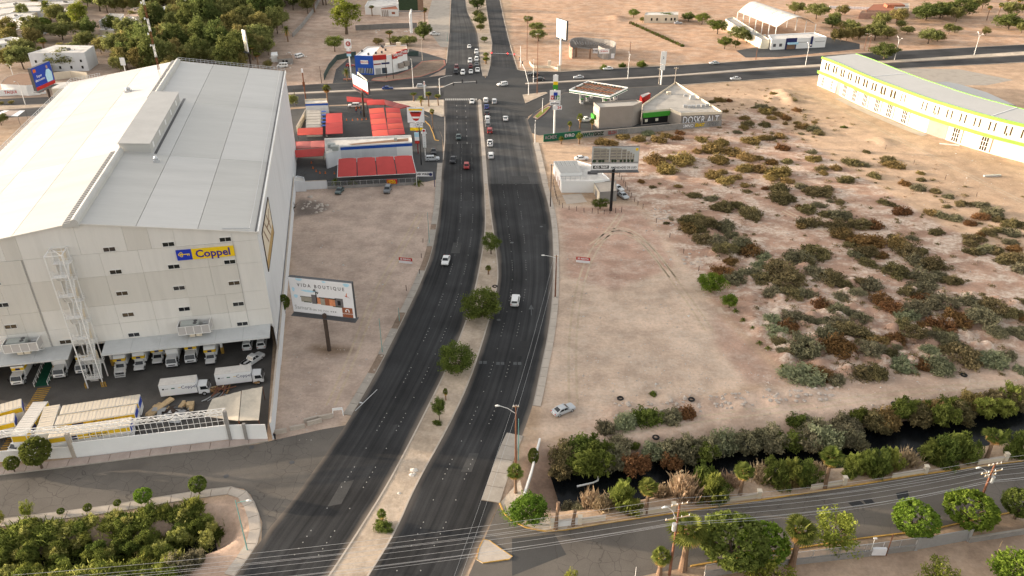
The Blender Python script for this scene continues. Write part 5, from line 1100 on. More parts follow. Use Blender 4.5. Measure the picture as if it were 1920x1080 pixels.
# low tufts and dry grass between the shrubs: past counting
def tufts(name, mt, n, r0, r1, nl, lf, seed, spread, pts):
    r = np.random.RandomState(seed); V = []; F_ = []; W = []; k = 0
    for i in range(n):
        x, y, q, _ = pts[r.randint(len(pts))]; x += r.normal()*spread*(q+6); y += r.normal()*spread*.6*(q+6)
        if x < 1185 or (x < 1330 + (y-520)*.75 and y > 400) or y > 722: continue
        p = P(x, y); rad = r.uniform(r0, r1); z = elev(p.x, p.y); C = r.normal(size=(nl, 3))*[rad*.5, rad*.5, rad*.22]; C[:, 2] = np.abs(C[:, 2]) + z; C[:, 0] += p.x; C[:, 1] += p.y
        v, f, w = leaves(C, lf, 2.6, seed+i, None, .8); V.append(v); F_.append(f+k); W.append(w); k += len(v)
    tag(link(bpy.data.objects.new(name, mesh_np(name, np.vstack(V), np.vstack(F_), np.concatenate(W), mt))), kind='stuff')
tufts('low_scrub', 'leaf_olive', 420, .4, 1.1, 60, .16, 5, 1.1, field); tufts('dry_grass', 'leaf_dry', 520, .3, .9, 26, .13, 6, 1.4, field)
# canal banks
RE = {'reed': [reed_proto('reed_clump','leaf_reed',3), reed_proto('reed_clump','leaf_mesquite',9)], 'plume': [reed_proto('plume_grass','leaf_plume',5,wd=.03)], 'dry': [reed_proto('dry_brush','leaf_dry',6,420,wd=.02)]}
def reed(x, y, rpx, kd, label, group, hs=1.0, cat='reeds'):
    r = rpx * mpp(x, y); p = P(x, y, r*.5*hs - .6); p.z = elev(p.x, p.y) - .08; pr = RE[kd][rnd.randrange(len(RE[kd]))]
    return place(pr, USED, p, rnd.uniform(0,6.28), (r*1.15, r*1.15, r*1.5*hs*rnd.uniform(.85,1.15)), label, group, cat)
far_bank = zz(960,810,4,'400,170,110,olive 520,120,115,green 640,170,120,olive 560,250,115,olive 380,270,95,olive 470,200,110,green 760,190,120,salt 800,100,85,salt 930,240,100,rust 1080,140,95,mint 1200,130,105,salt 1200,225,75,rust 1330,130,110,salt 1460,110,105,salt 1450,180,85,olive 1600,70,115,mint 1750,80,105,salt 1880,40,90,salt 920,112,38,green 690,255,90,olive 1000,60,0')
far_bank += zz(1440,810,4,'60,40,115,salt 180,60,95,green 300,50,110,salt 430,40,120,mint 560,30,105,salt 660,60,85,salt')
far_bank += zz(1440,540,4,'250,1000,85,green 350,1040,95,salt 600,1020,105,salt 700,960,75,green 800,1000,95,olive 900,980,105,gold 1000,940,90,olive 1100,900,85,green 1150,960,95,olive 1270,900,95,gold 1300,980,105,olive 1380,880,85,green 1450,930,95,olive 1550,850,95,gold 1600,900,95,olive 1700,840,95,olive 1750,900,85,olive 1830,800,95,gold 1900,830,95,olive')
for x, y, r_, kd in far_bank:
    if not r_: continue
    lab = {'olive':'olive green bush of the dense belt on the far canal bank','green':'fresh green bush standing in the far canal bank belt','salt':'grey green bush leaning over the dark canal from the far bank','rust':'rusty brown dead brush hanging over the far canal bank','mint':'pale grey green bush on the far canal bank','gold':'yellowish bush of the hedge along the far canal bank'}[kd]
    k0 = kd; kd = {'olive': 'tam', 'gold': 'tam'}.get(kd, kd) if rnd.random() < .7 else kd
    lab += ', ' + ('at its left end' if x < 1120 else 'left of its middle' if x < 1300 else 'in its middle' if x < 1500 else 'right of its middle' if x < 1700 else 'towards the right edge')
    shrub(x, y-3, r_*1.25, kd, lab, 'bushes on the far canal bank ' + k0, .85 if kd == 'tam' else 1.05, zmin=-1.0)
for x, y, r_, kd in zz(960,540,4,'700,1040,85,salt 850,1000,105,mint 1020,950,125,green 1190,950,105,salt 1320,930,80,rust 1060,790,35,green'):
    lab = {'salt':'grey green bush in the row in front of the rubble mounds','mint':'pale bush second in the row before the rubble mounds','green':'greenest bush in the row before the rubble mounds','rust':'round rust brown bush at the right end of the row before rubble'}[kd] if r_ > 15 else 'small green tuft on top of the rubble mounds'
    shrub(x, y, r_, kd, lab, 'bushes before the rubble mounds')
near_bank = zz(960,810,4,'430,500,75,s 500,530,60,s 600,500,85,d 680,550,75,d 790,500,110,r 830,430,70,r 900,570,70,r 1130,430,65,d 1270,380,100,d 1300,450,110,d 1440,350,100,r 1480,450,110,r 1560,380,75,d 1650,380,65,d 1870,330,85,d 1560,470,80,r')
near_bank += zz(1440,810,4,'60,330,105,r 170,330,110,r 280,320,100,r 370,290,65,d 640,270,85,r 720,250,100,r 830,250,100,r 920,230,85,r 1050,220,75,d 1230,160,100,r 1330,170,110,r 1440,110,110,r 1500,170,90,r 1850,120,95,r')
for x, y, r_, kd in near_bank:
    if kd == 's': shrub(x, y, r_, 'salt', 'grey green bush at the canal head on the street side', 'bushes at the canal head')
    elif kd == 'd': reed(x, y, r_, 'dry', 'pale leafless brush along the street side of the canal', 'dry brush on the near canal bank', cat='brush')
    else: shrub(x, y+4, r_*1.2, 'tam', 'yellow green tamarisk like thicket on the street side of the canal, ' + ('near its head' if x < 1250 else 'left of its middle' if x < 1450 else 'right of its middle' if x < 1650 else 'near the right edge'), 'thickets on the near canal bank', 1.1, cat='thicket', zmin=-.3); shrub(x+rnd.uniform(-6,6), y+4, r_*.8, 'gold' if rnd.random() < .5 else 'green', 'leafy bush filling the thicket on the street side of the canal', 'leafy bushes on the near canal bank')
# the overgrown ditch at lower left
DP = [(-60,1004),(60,995),(180,980),(290,966),(370,956),(400,972),(412,990),(395,1008),(340,1022),(345,1060),(300,1130),(-60,1170)]
n_ = 0
for i in range(700):
    x = rnd.uniform(-60, 410); y = rnd.uniform(950, 1150)
    if not inside(np.array([x]), np.array([y+6]), DP)[0]: continue
    n_ += 1
    if n_ > 150: break
    up = y < 1012 - x*.12
    if up: reed(x, y+4, rnd.uniform(16, 24), 'plume' if rnd.random() < .25 else 'reed', 'straw coloured plume topped reeds along the upper edge of the ditch' + (', left end' if x < 90 else ', middle part' if x < 230 else ', right part') , 'plumed reeds in the left ditch', .55)
    else: reed(x, y+4, rnd.uniform(17, 26), 'reed' if rnd.random() < .8 else 'plume', 'green reed clump filling the overgrown ditch at lower left' + (', left end' if x < 90 else ', middle part' if x < 230 else ', right part'), 'green reeds in the left ditch', .58)
    shrub(x+5, y+4, rnd.uniform(14, 22), 'tamy', 'leafy yellow green thicket between reeds in the left ditch' + (', left end' if x < 90 else ', middle part' if x < 230 else ', right part'), 'thickets in the left ditch', .78, cat='thicket', zmin=-.6)
for x, y, r_, kd, lab in ((262,1040,30,'gold','golden bush at the near end of the overgrown ditch'),(335,1055,34,'salt','blue grey saltbush at the mouth of the overgrown ditch'),(362,1046,24,'salt','smaller blue grey saltbush beside the dark ditch water')): shrub(x, y, r_, kd, lab, 'bushes at the ditch mouth', 1.1)
for x, y, r_, kd, lab in ((820,792,10,'green','small green bush at the foot of the thin median tree'),(718,984,20,'green','green bush around the small palm low on the median'),(1167,122,8,'green','middle one of three bushes beside the far cross road'),(1133,126,9,'green','left one of three bushes beside the far cross road'),(1203,119,12,'green','largest of three bushes beside the far cross road')): shrub(x, y, r_, kd, lab, 'green bushes')
# trees
MQ = [tree_proto('mesquite_tree','leaf_mesquite',21), tree_proto('mesquite_tree','leaf_mesquite',22,h=6.2,rx=2.7,rz=2.2)]
MQR = tree_proto('mesquite_tree','leaf_mesquite',24,h=5.2,rx=2.5,rz=2.35,trunk=1.2,nc=130,nl=60,cr=.62,leaf=.13)
BR = tree_proto('bright_tree','leaf_bright',31,h=4.6,rx=2.3,rz=1.9,trunk=1.2)
BALL = [tree_proto('clipped_tree','leaf_bright',41,h=4.6,rx=2.2,rz=1.75,trunk=1.6,nc=330,nl=26,cr=.26,leaf=.14,hollow=.9,lob=.03), tree_proto('clipped_tree','leaf_mesquite',43,h=4.8,rx=2.0,rz=1.7,trunk=1.8,nc=330,nl=26,cr=.26,leaf=.14,hollow=.9,lob=.03)]
YT = tree_proto('yellow_tree','leaf_yellow',51,h=4.6,rx=2.4,rz=1.9,trunk=1.4,nc=80,nl=40)
DK = [tree_proto('dense_tree','leaf_dark',61,h=8,rx=3.2,rz=3.0,nc=90,nl=45,cr=.9,leaf=.26), tree_proto('dense_tree','leaf_forest',62,h=7,rx=3.4,rz=2.5,nc=90,nl=45,cr=.9,leaf=.26), tree_proto('dense_tree','leaf_forest_gold',63,h=6.5,rx=3.3,rz=2.4,nc=90,nl=40,cr=.9,leaf=.26), tree_proto('dense_tree','leaf_forest',64,h=8,rx=3.0,rz=3.0,nc=90,nl=45,cr=.9,leaf=.26)]
EU = tree_proto('tall_tree','leaf_yellow',71,h=15,rx=4.2,rz=5.5,trunk=5,nc=110,nl=45,cr=1.2,leaf=.32,tr=.4)
FP = [palm_proto('fan_palm',5.0,1.5,1), palm_proto('fan_palm',5.2,1.6,2,20), palm_proto('fan_palm',2.6,1.3,3,6,.25)]; TP = palm_proto('fan_palm',9,1.7,4,22); YP = palm_proto('young_palm',.6,1.5,5,0,.2,20,True); DP_ = palm_proto('date_palm',4.0,2.2,6,8,.25,30,True)
PW = {}
def proto_r(o):
    if o not in PW:
        m_ = max((max(abs(v.co.x) for v in c.data.vertices) for c in o.children if c.name.startswith(('crown','fronds'))), default=1); PW[o] = m_
    return PW[o]
def tree(o, bx, by, rpx, label, group=None, hpx=None, cat='tree', sq=1.0):
    """o: prototype, foot at (bx, by), crown radius in photo pixels, top at photo row hpx"""
    s = rpx * mpp(bx, by) / (proto_r(o)*.80); p = P(bx, by); p.z = min(0, elev(p.x, p.y)); sz = s
    if hpx is not None:
        ph = max(v.co.z for c in o.children for v in c.data.vertices); sz = height(bx, by, hpx) / ph
    return place(o, USED, p, rnd.uniform(0, 6.28), (s, s*sq, sz), label, group, cat)
tree(MQR,902,593,33,'broad mesquite tree on the median nearest the white hatchback','trees on the median',541); tree(MQR,856,697,29,'round mesquite tree on the median between two palms stubs','trees on the median',643); tree(MQ[0],921,477,18,'sparse small mesquite farthest up the near median','trees on the median',439)
tree(MQ[0],824,789,13,'thin leaning sapling on the median above a small bush','trees on the median',745)
for x, y, r_, t, lab in ((916,515,6,497,'tiny stub palm on the median below the sparse mesquite'),(836,751,5,727,'tiny stub palm on the median above the thin sapling'),(717,982,9,955,'tiny stub palm low on the median inside a green bush')): tree(FP[2],x,y,r_,lab,'stub palms on the median',t,'palm')
tree(BR,1331,546,23,'round bright green tree at the field edge','trees at the field edge',509); tree(BR,1367,577,13,'small bright green tree just below the round one at the field edge','trees at the field edge',549)
for x, y in ((1379,585),(1393,602),(1411,618),(1424,645),(1440,655),(1467,690)): tree(YP,x,y,7,'small bright palm seedling along the edge between dirt lot and field','palm seedlings along the field edge',None,'palm')
tree(FP[1],967,924,15,'fan palm with golden skirt on the corner pavement below the utility pole','fan palms along the canal street',870,'palm'); tree(BR,990,980,34,'feathery bright tree leaning over the street corner wall','street corner trees',930); tree(BALL[1],1000,865,9,'small dark street tree in a stone ring on the corner pavement','street corner trees',828)
for x, y, r_, t, lab in ((1211,962,20,899,'fan palm between canal thicket and street, nearest the corner'),(1386,935,20,869,'fan palm on the canal side of the street, second from the corner'),(1546,914,20,840,'fan palm with long dry skirt, third from the corner'),(1848,865,21,806,'fan palm on the canal side of the street at right edge')): tree(FP[0] if 'dry' not in lab else FP[1],x,y,r_,lab,'fan palms along the canal street',t,'palm')
tree(FP[1],1280,1068,34,'large shaggy fan palm beneath the near utility pole',None,975,'palm'); tree(FP[2],1236,1077,18,'short fan palm left of the large shaggy one',None,1028,'palm'); tree(FP[0],1484,1064,31,'yellowish fan palm on a thin dark trunk behind the mesh fence',None,976,'palm')
for o, x, y, r_, t, lab in ((BALL[1],1368,1058,55,985,'large dark green spreading tree right of the shaggy palm'),(BALL[0],1425,1050,40,995,'green tree joined to the right of the large spreading tree'),(YT,1560,1024,47,962,'yellow green tree behind the yellowish fan palm'),(BALL[0],1707,1001,35,950,'ball clipped tree above the wall gate'),(BALL[0],1810,984,40,933,'ball clipped tree at the foot of the right utility pole'),(BALL[1],1902,972,27,925,'ball clipped tree cut by the right picture edge'),(BR,1895,1110,44,1030,'bright green tree at the lower right corner'),(YT,1752,1110,33,1050,'yellowish low tree at the bottom edge'),(YT,1440,1112,48,1060,'low spreading pale green tree at the bottom edge below the mesh fence'),(YT,1070,1100,14,1066,'small yellow tree top at the bottom edge'),
 (BALL[1],79,879,23,824,'round topped street tree by the low white wall, larger one'),(BALL[1],28,885,12,857,'round topped street tree by the low white wall, smaller one'),(BALL[1],375,927,14,895,'clipped bright shrub tree on the left pavement nearest the curve'),(BALL[0],272,943,14,918,'clipped bright shrub tree on the left pavement, second from the curve'),(BALL[1],222,950,6,938,'small sapling on the left pavement, third from the curve'),(BALL[1],167,960,7,946,'small sapling on the left pavement, fourth from the curve'),(BALL[1],116,965,6,954,'small sapling half hidden by reeds on the left pavement'),(YT,55,970,13,938,'thin yellow sapling on the left pavement'),(YT,2,982,10,957,'yellow sapling at the left picture edge')): tree(o,x,y,r_,lab,'street trees',t)
tree(BALL[1],535,588,10,'dark narrow shrub tree against the yard wall behind the left billboard',None,552)
for x, y, t, r_, lab in ((617,214,158,8,'tall shaggy palm beside the small blue banded building'),(776,190,174,7,'fan palm on the sandy corner island, first from the left'),(790,199,180,8,'dark palm on the sandy corner island, second from the left'),(804,200,172,7,'fan palm on the sandy corner island, third from the left'),(822,198,177,7,'fan palm on the sandy corner island, nearest the junction'),(812,243,203,5,'bare palm beside the slip road')): tree(DP_ if 'dark' in lab else TP,x,y,r_,lab,'palms by the junction',t,'palm')
for x, y, lab in ((630,345,'young palm by the car wash fence, left one'),(661,346,'young palm by the car wash fence, middle one'),(785,347,'young palm by the car wash fence, right one')): tree(YP,x,y,11,lab,'young palms by the car wash fence',None,'palm')
tree(DP_,651,152,7,'short palm in a red planter at the drive-through entry',None,128,'palm')
for x, y, t, r_, lab in ((1087,241,211,6,'palm in front of the station shop, taller one'),(1068,245,226,5,'palm in front of the station shop, left small one'),(1110,243,221,5,'palm in front of the station shop, right small one'),(1086,270,248,7,'young palm against the green painted wall end'),(1052,270,255,5,'young palm against the green painted wall')): tree(FP[2],x,y,r_,lab,'palms by the fuel station',t,'palm')
tree(MQ[0],1125,392,15,'small feathery tree against the grey shed under the billboard',None,374)
tree(EU,650,64,27,'tall yellow green eucalyptus like tree behind the waste ground',None,-8); tree(DK[0],795,75,14,'dark tree at the roadside left of the avenue',None,38); tree(MQ[0],628,97,16,'lone mesquite on the waste ground',None,66)
for x, y, r_, t, o, lab in ((710,84,9,70,DK[2],'small bush tree behind the drive-through shop, left one'),(742,84,14,67,DK[1],'bushy tree behind the drive-through shop'),(764,86,16,66,DK[1],'bushy tree behind the drive-through shop, right one'),(732,82,8,57,TP,'palm behind the drive-through shop'),(797,47,7,14,TP,'shaggy palm beside the far forecourt'),(698,30,6,10,TP,'palm beside the tiled roof house'),
 (895,18,13,-10,DK[0],'tree on the far median, farthest visible'),(897,34,9,18,DK[0],'tree on the far median, second from the top'),(900,48,11,24,DK[0],'tree on the far median, third from the top'),(901,58,8,44,DK[1],'small tree on the far median above the cactus like palm'),(908,80,7,68,MQ[0],'small wispy tree on the far median'),(911,112,6,98,FP[2],'short palm on the far median, farther one'),(911,120,7,106,FP[2],'short palm on the far median, nearer one'),
 (990,44,9,29,DK[1],'small tree right of the avenue, farthest of three'),(1008,60,14,41,DK[1],'tree right of the avenue, middle of three'),(1010,77,15,54,DK[1],'tree right of the avenue, nearest of three'),(1188,33,11,17,MQ[0],'round tree left of the long cream house'),(1205,42,6,31,MQ[1],'small tree at the hedge corner by the cream house'),(1247,40,12,23,MQ[0],'tree in front of the long cream house'),(1291,40,12,22,DK[0],'dark tree right of the long cream house'),(1316,46,14,22,MQ[1],'tree between the cream house and the vaulted hall'),(1345,64,18,36,MQ[0],'mesquite left of the white annex'),(1383,80,17,48,DK[1],'mesquite beside the white annex'),(1358,92,14,68,MQ[0],'mesquite near the cross road, left of pair'),(1379,90,8,74,MQ[1],'small mesquite near the cross road, right of pair'),(1400,80,12,60,MQ[1],'mesquite pressed against the annex wall'),
 (1490,28,15,2,DK[1],'tree behind the vaulted hall, left one'),(1530,36,20,5,DK[1],'tree behind the vaulted hall, right one'),(1578,28,11,8,DK[2],'tree left of the red roofed ranch house'),(1560,52,15,30,DK[0],'dark tree at the end of the vaulted hall'),(1585,58,15,38,DK[2],'tree behind the annex hedge'),(1610,72,16,48,DK[1],'tree beside the parking court'),(1640,76,20,42,DK[1],'tree right of the parking court'),(1664,72,17,50,DK[2],'tree second right of the parking court'),(1700,64,13,48,DK[1],'tree above the cross road, left of three'),(1740,82,21,52,DK[1],'tree above the cross road, middle of three'),(1757,78,14,58,DK[2],'tree above the cross road, right of three'),(1790,62,11,47,MQ[1],'small tree in scrub right of the three'),(1680,44,16,14,DK[2],'tree before the red roofed ranch house'),(1735,38,24,4,DK[0],'big dark tree right of the ranch house'),(1762,34,20,2,DK[0],'big tree second right of the ranch house'),(1800,30,24,-4,DK[0],'big tree third right of the ranch house'),(1830,18,18,-12,DK[1],'big tree fourth right of the ranch house'),(1890,55,24,24,DK[0],'round dark tree at the upper right edge'),(1657,110,21,78,DK[0],'round tree on the right median of the cross road')): tree(o,x,y,r_,lab,'trees beyond the junction',t,'palm' if 'palm' in lab and 'like' not in lab else 'tree')
for x, y in ((1565,78),(1576,77),(1587,76),(1598,75),(1609,74)): tree(DK[2],x,y,9,'hedge like tree of the row along the parking court','hedge trees at the parking court',y-26)
for k in range(22): x = 1183 + k*4.6; shrub(x, 42+k*2.05, 4.5, 'green' if k % 2 else 'olive', 'clipped bush of the long diagonal hedge below the cream house', 'bushes of the diagonal hedge', 1.2)
# palm trunks far right
for x, y, t in ((1850,38,10),(1868,40,4),(1885,20,-6),(1840,20,-10),(1905,26,-4)): tree(TP,x,y,5,'tall far palm near the upper right corner','far palms at upper right',t,'palm')
# woodland behind the warehouse
WD = [(160,40),(200,-20),(640,-30),(618,8),(560,40),(535,52),(515,84),(500,118),(470,140),(360,128),(318,150),(215,140),(200,105),(245,92),(240,70),(345,50),(335,20),(180,30)]
n_ = 0
for i in range(900):
    x = rnd.uniform(160, 640); y = rnd.uniform(-25, 150)
    if n_ >= 235: break
    if inside(np.array([x]), np.array([y]), WD)[0]:
        n_ += 1; k = rnd.choice((1, 1, 2, 2, 3, 0)); tree(DK[k], x, y, rnd.uniform(13, 22), ('golden brown', 'dark green', 'olive green', 'tall olive')[(1, 2, 0, 3)[k]] + ' tree of the wood behind the warehouse, ' + ('upper ' if y < 30 else 'lower ' if y > 80 else '') + ('left part' if x < 320 else 'middle' if x < 470 else 'right part'), 'wood behind the warehouse, tone %d' % k)
for x, y in ((500,75),(540,70),(430,60),(455,30),(520,45),(475,105),(485,120),(590,15)): tree(TP if rnd.random() < .5 else DP_, x, y+8, 8, 'palm rising among the wood behind the warehouse', 'palms in the wood', y-22, 'palm')
for x, y, r_, t, o, lab in ((95,40,14,0,DP_,'large palm among flat roofed houses'),(155,62,20,-2,EU,'tall bright tree between the flat roofed houses'),(172,72,12,28,DK[0],'tree below the tall bright one'),(118,75,26,38,DK[1],'wide olive tree among the houses'),(84,62,14,32,BALL[1],'bright round tree beside the white house'),(165,92,18,58,DK[1],'olive tree above the grey shed'),(45,130,24,84,DK[1],'wide tree at left beside the grey shed'),(18,128,20,86,DK[2],'tree at the left picture edge by the street'),(125,130,29,90,DK[1],'broad tree in front of the grey shed'),(32,85,8,42,TP,'palm left of the wide olive tree'),(86,100,9,70,FP[0],'fan palm left of the grey shed'),(80,112,6,86,FP[0],'small fan palm by the grey shed'),(212,60,14,26,DK[0],'dark tree among the left houses'),(225,86,12,58,DK[2],'golden tree at the wood edge'),(280,120,13,88,BALL[1],'bright green tree behind the radio mast'),(205,10,14,-18,DK[1],'tree at the top edge above the houses'),(250,6,14,-20,DK[2],'golden tree at the top edge above the houses'),(110,2,14,-24,DK[1],'tree at the top edge left'),(320,98,4,80,FP[0],'thin palm at the wood edge, left one'),(343,104,5,80,FP[0],'thin palm at the wood edge, right one'),(3,235,12,212,DK[1],'tree at the left edge by the warehouse corner'),(22,195,5,188,DK[2],'small dry bush on the left median, right one'),(3,196,5,190,DK[2],'small dry bush on the left median, left one'),(550,200,9,176,DK[1],'tree squeezed behind the warehouse corner'),(503,128,8,112,DK[2],'bush by the white caravan')): tree(o,x,y,r_,lab,'trees at upper left',t,'palm' if 'palm' in lab else 'tree')
for i in range(44):
    x, y = rnd.uniform(-15, 260), rnd.uniform(-22, 118); k = rnd.choice((1, 2, 3)); tree(DK[k], x, y, rnd.uniform(6, 11) if y < 45 else rnd.uniform(10, 18), ('olive green', 'golden', 'olive')[k-1] + ' garden tree among the flat roofed houses, ' + ('upper rows' if y < 30 else 'middle rows' if y < 75 else 'lower rows'), 'garden trees among the houses')
for i in range(44):
    x, y = rnd.uniform(1480, 1930), rnd.uniform(-25, 88)
    if y > 70 - abs(x-1700)*.02 or (1600 < x < 1715 and 2 < y < 40) or 1440 < x < 1560 and y < 80: continue
    k = rnd.choice((1, 2, 1)); tree(DK[k], x, y, rnd.uniform(6, 14), ('olive', 'golden')[k-1] + ' scrub tree spread over the far upper right plots, ' + ('top' if y < 20 else 'lower') + (' left' if x < 1700 else ' right'), 'scrub trees at upper right')
# felled and bare trunks
for x, y, t, lab in ((1042,993,942,'bare palm trunk stump at the street corner, taller one'),(1074,985,957,'bare palm trunk stump at the street corner, shorter one')):
    p = P(x, y); h_ = height(x, y, t); b = MB(); b.tube([p, p+Vector((.1,0,h_*.5)), p+Vector((.25,0,h_))],[.34,.24,.26],8); tag(b.build('palm_stump','palm_trunk',at=p), lab, 'stump', 'palm stumps')
b = MB(); p = P(551,398); r = random.Random(4)
b.tube([p, p+Vector((.1,0,1.2))],[.2,.15],6)
for k in range(9): a = r.uniform(0,6.28); q = p+Vector((.1,0,1.1)); m_ = q+Vector((math.cos(a)*.8,math.sin(a)*.8,r.uniform(.5,1.2))); b.tube([q,m_,m_+Vector((math.cos(a+.5)*.9,math.sin(a+.5)*.9,r.uniform(.3,1.2)))],[.09,.06,.02],5)
tag(b.build('bare_tree','wood_dark',at=p),'leafless dark tree beside the rubble at the warehouse wall','tree')
# ------------------------------------------------------------------ buildings around the junction
def topz(b, yt):
    lo, hi = b.z, b.z + 90
    for _ in range(40):
        m = (lo + hi) / 2; q = m - H; y = 540 - FPX * (b.y*math.sin(TH) + q*math.cos(TH)) / (b.y*math.cos(TH) - q*math.sin(TH))
        if y > yt: lo = m
        else: hi = m
    return lo
def bld(name, roofpx, h, wm, rm, label, cat='building', par=.35, pt=.2, z0=0, trim=None):
    """building from its roof outline seen at height h"""
    pl = PL(roofpx, h); n = len(pl); ar = sum(pl[i].x*pl[(i+1) % n].y - pl[(i+1) % n].x*pl[i].y for i in range(n))
    if ar < 0: pl = pl[::-1]
    c = sum(pl, Vector()) / n; c.z = 0; root = empty(name, c, 0, label, cat)
    for i in range(n):                                # each wall a part of its own
        a, d_ = pl[i], pl[(i+1) % n]; t = (d_-a).normalized(); nn = Vector((-t.y, t.x, 0))*.25; b = WB()
        b.add([(a.x,a.y,z0),(d_.x,d_.y,z0),(d_.x,d_.y,h),(a.x,a.y,h),(a.x+nn.x,a.y+nn.y,z0),(d_.x+nn.x,d_.y+nn.y,z0),(d_.x+nn.x,d_.y+nn.y,h),(a.x+nn.x,a.y+nn.y,h)],[(0,1,2,3),(5,4,7,6)]); b.build('wall', wm, root)
    b = WB(); b.sheet(inset(pl, .1, True), h - .02); b.build('roof', rm, root)
    if par: b = WB(); b.wall(inset(pl, pt/2, True), h - .3, h + par, pt + .02, True); b.build('parapet', trim or wm, root)
    root['_pl'] = 0; del root['_pl']; PLN[root] = pl; return root
PLN = {}
def face(root, a, c, t0, t1, z0, z1, m, name='window', out=.04, th=.06):
    """a thin piece on the facade running from ground point a to c (seen from outside, left to right)"""
    a = Vector((a[0],a[1],0)); c = Vector((c[0],c[1],0)); d_ = (c-a); n_ = Vector((d_.y,-d_.x,0)).normalized(); p, q = a.lerp(c,t0), a.lerp(c,t1); b = WB()
    vs = [x + n_*o_ + Vector((0,0,z)) for o_ in (out, out-th-.03) for x, z in ((p,z0),(q,z0),(q,z1),(p,z1))]
    b.add(vs, [(0,1,2,3),(0,4,5,1),(1,5,6,2),(2,6,7,3),(3,7,4,0)]); return b.build(name, m, root)
def ftext(root, body, a, c, t, z, size, m, out=.05, **k):
    a = Vector((a[0],a[1],0)); c = Vector((c[0],c[1],0)); d_ = (c-a); n_ = Vector((d_.y,-d_.x,0)).normalized(); p = a.lerp(c,t) + n_*out + Vector((0,0,z))
    return text(body, root, m, size, frame(p, d_, n_), world=True, **k)
def rbox(root, x, y, z, d_, m, name, rz=0):
    p = P(x, y, z); b = WB(); b.cbox((p.x,p.y,z+d_[2]/2-.02), d_, rz); return b.build(name, m, root)
# --- car wash
cw = bld('car_wash', [(609,262),(771,255.5),(772.5,268.5),(638,276.5),(622,283),(610,287)], 5.2, 'wall_side', 'roof_white_worn', 'long car wash building with blue band and worn white roof', par=.45, trim='white_paint')
p_ = PL([(609,287),(622,283.5),(638,276.5),(772.5,268.5)], 5.2); face(cw, p_[2], p_[3], 0, 1, 4.3, 5.25, 'blue_band', 'blue_band', .06); face(cw, p_[2], p_[3], .78, 1, .0, 4.3, 'white_clean', 'white_panel', .05)
for x, y, d_ in ((622,276,(2.2,1.6,1.2)),(628,281,(2.4,1.5,1.4)),(742,263,(.9,.9,.9))): rbox(cw, x, y, 5.2, d_, 'ac_unit', 'rooftop_unit')
b = WB(); b.sheet(inset(PL([(652,270),(765,259),(766,265),(660,272)],5.2),0), 5.205); b.build('roof_patch', 'roof_brown', cw)
def shade(name, pts, z, nseg, m, label, sag=.25, across=True, posts=True, axis=0, rim='red_fabric'):
    """stretched fabric canopy: quad corners (px, with heights), split in panels"""
    C = [P(x, y, zz_) for (x, y), zz_ in zip(pts, z)]; c0 = sum(C, Vector())/4; c0.z = 0; root = empty(name, c0, 0, label, 'canopy', 'red shade canopies')
    for i in range(nseg):
        t0, t1 = i/nseg + .006, (i+1)/nseg - .006; b = WB(); n = 5; k = 6; vs = []
        for a in range(n+1):
            for e in range(k+1):
                t = t0 + (t1-t0)*a/n; f = e/k
                p = (C[0].lerp(C[1],t)).lerp(C[3].lerp(C[2],t), f) if axis == 0 else (C[0].lerp(C[3],t)).lerp(C[1].lerp(C[2],t), f)
                vs.append(p + Vector((0,0,sag*.45*math.sin(math.pi*a/n) + sag*.3*math.sin(math.pi*f))))
        b.add(vs, [(a*(k+1)+e, a*(k+1)+e+1, (a+1)*(k+1)+e+1, (a+1)*(k+1)+e) for a in range(n) for e in range(k)]); b.build('fabric_panel', m if isinstance(m, str) else m[i % len(m)], root, smooth=True)
    if posts:
        for p in C: b = WB(); b.tube([(p.x,p.y,0),(p.x,p.y,p.z)],.09,6); b.build('post', 'metal_dark', root)
    b = WB()
    for i in range(4): b.bar(C[i], C[(i+1) % 4], .12)
    b.build('edge_frame', 'steel_white' if rim == 'white' else rim, root); return root
RF, RB_ = 'red_fabric', 'red_fabric_bright'
shade('shade_canopy', [(634,298),(772.5,291.5),(781,325),(632.5,332.5)], (4.6,4.6,3.0,3.0), 4, RF, 'long red four panel canopy in front of the car wash building', .3, rim='white')
shade('shade_canopy', [(558,241),(605,239),(605,252),(558,253.5)], (3.8,3.8,3.3,3.3), 1, RB_, 'small red canopy below the grey ribbed shed roof'); shade('shade_canopy', [(611.5,213),(641,212),(642.5,250),(611,251.5)], (3.9,3.9,3.7,3.7), 2, RF, 'square red canopy beside the blue slatted pergola', axis=1)
shade('shade_canopy', [(555,266),(608,264),(608,276),(556,279)], (3.9,3.9,3.9,3.9), 2, 'red_dusty' if 'red_dusty' in MAT else (mat('red_dusty',(.40,.12,.11),.8,.08) and 'red_dusty'), 'faded two panel red canopy against the warehouse wall'); shade('shade_canopy', [(553,282),(609,277.5),(606,292),(555,295)], (4.2,4.2,3.4,3.4), 1, RF, 'red canopy nearest the warehouse wall, lowest of the stack')
shade('shade_canopy', [(692,204),(719,202),(728,254),(699,256)], (4.3,4.6,4.6,4.2), 5, (RB_,RF), 'big two strip red canopy in the car wash court, left strip', .3, axis=1); shade('shade_canopy', [(723,202),(749,203),(759,251),(729,254)], (4.6,4.3,4.2,4.6), 5, (RF,RB_), 'big two strip red canopy in the car wash court, right strip', .3, axis=1)
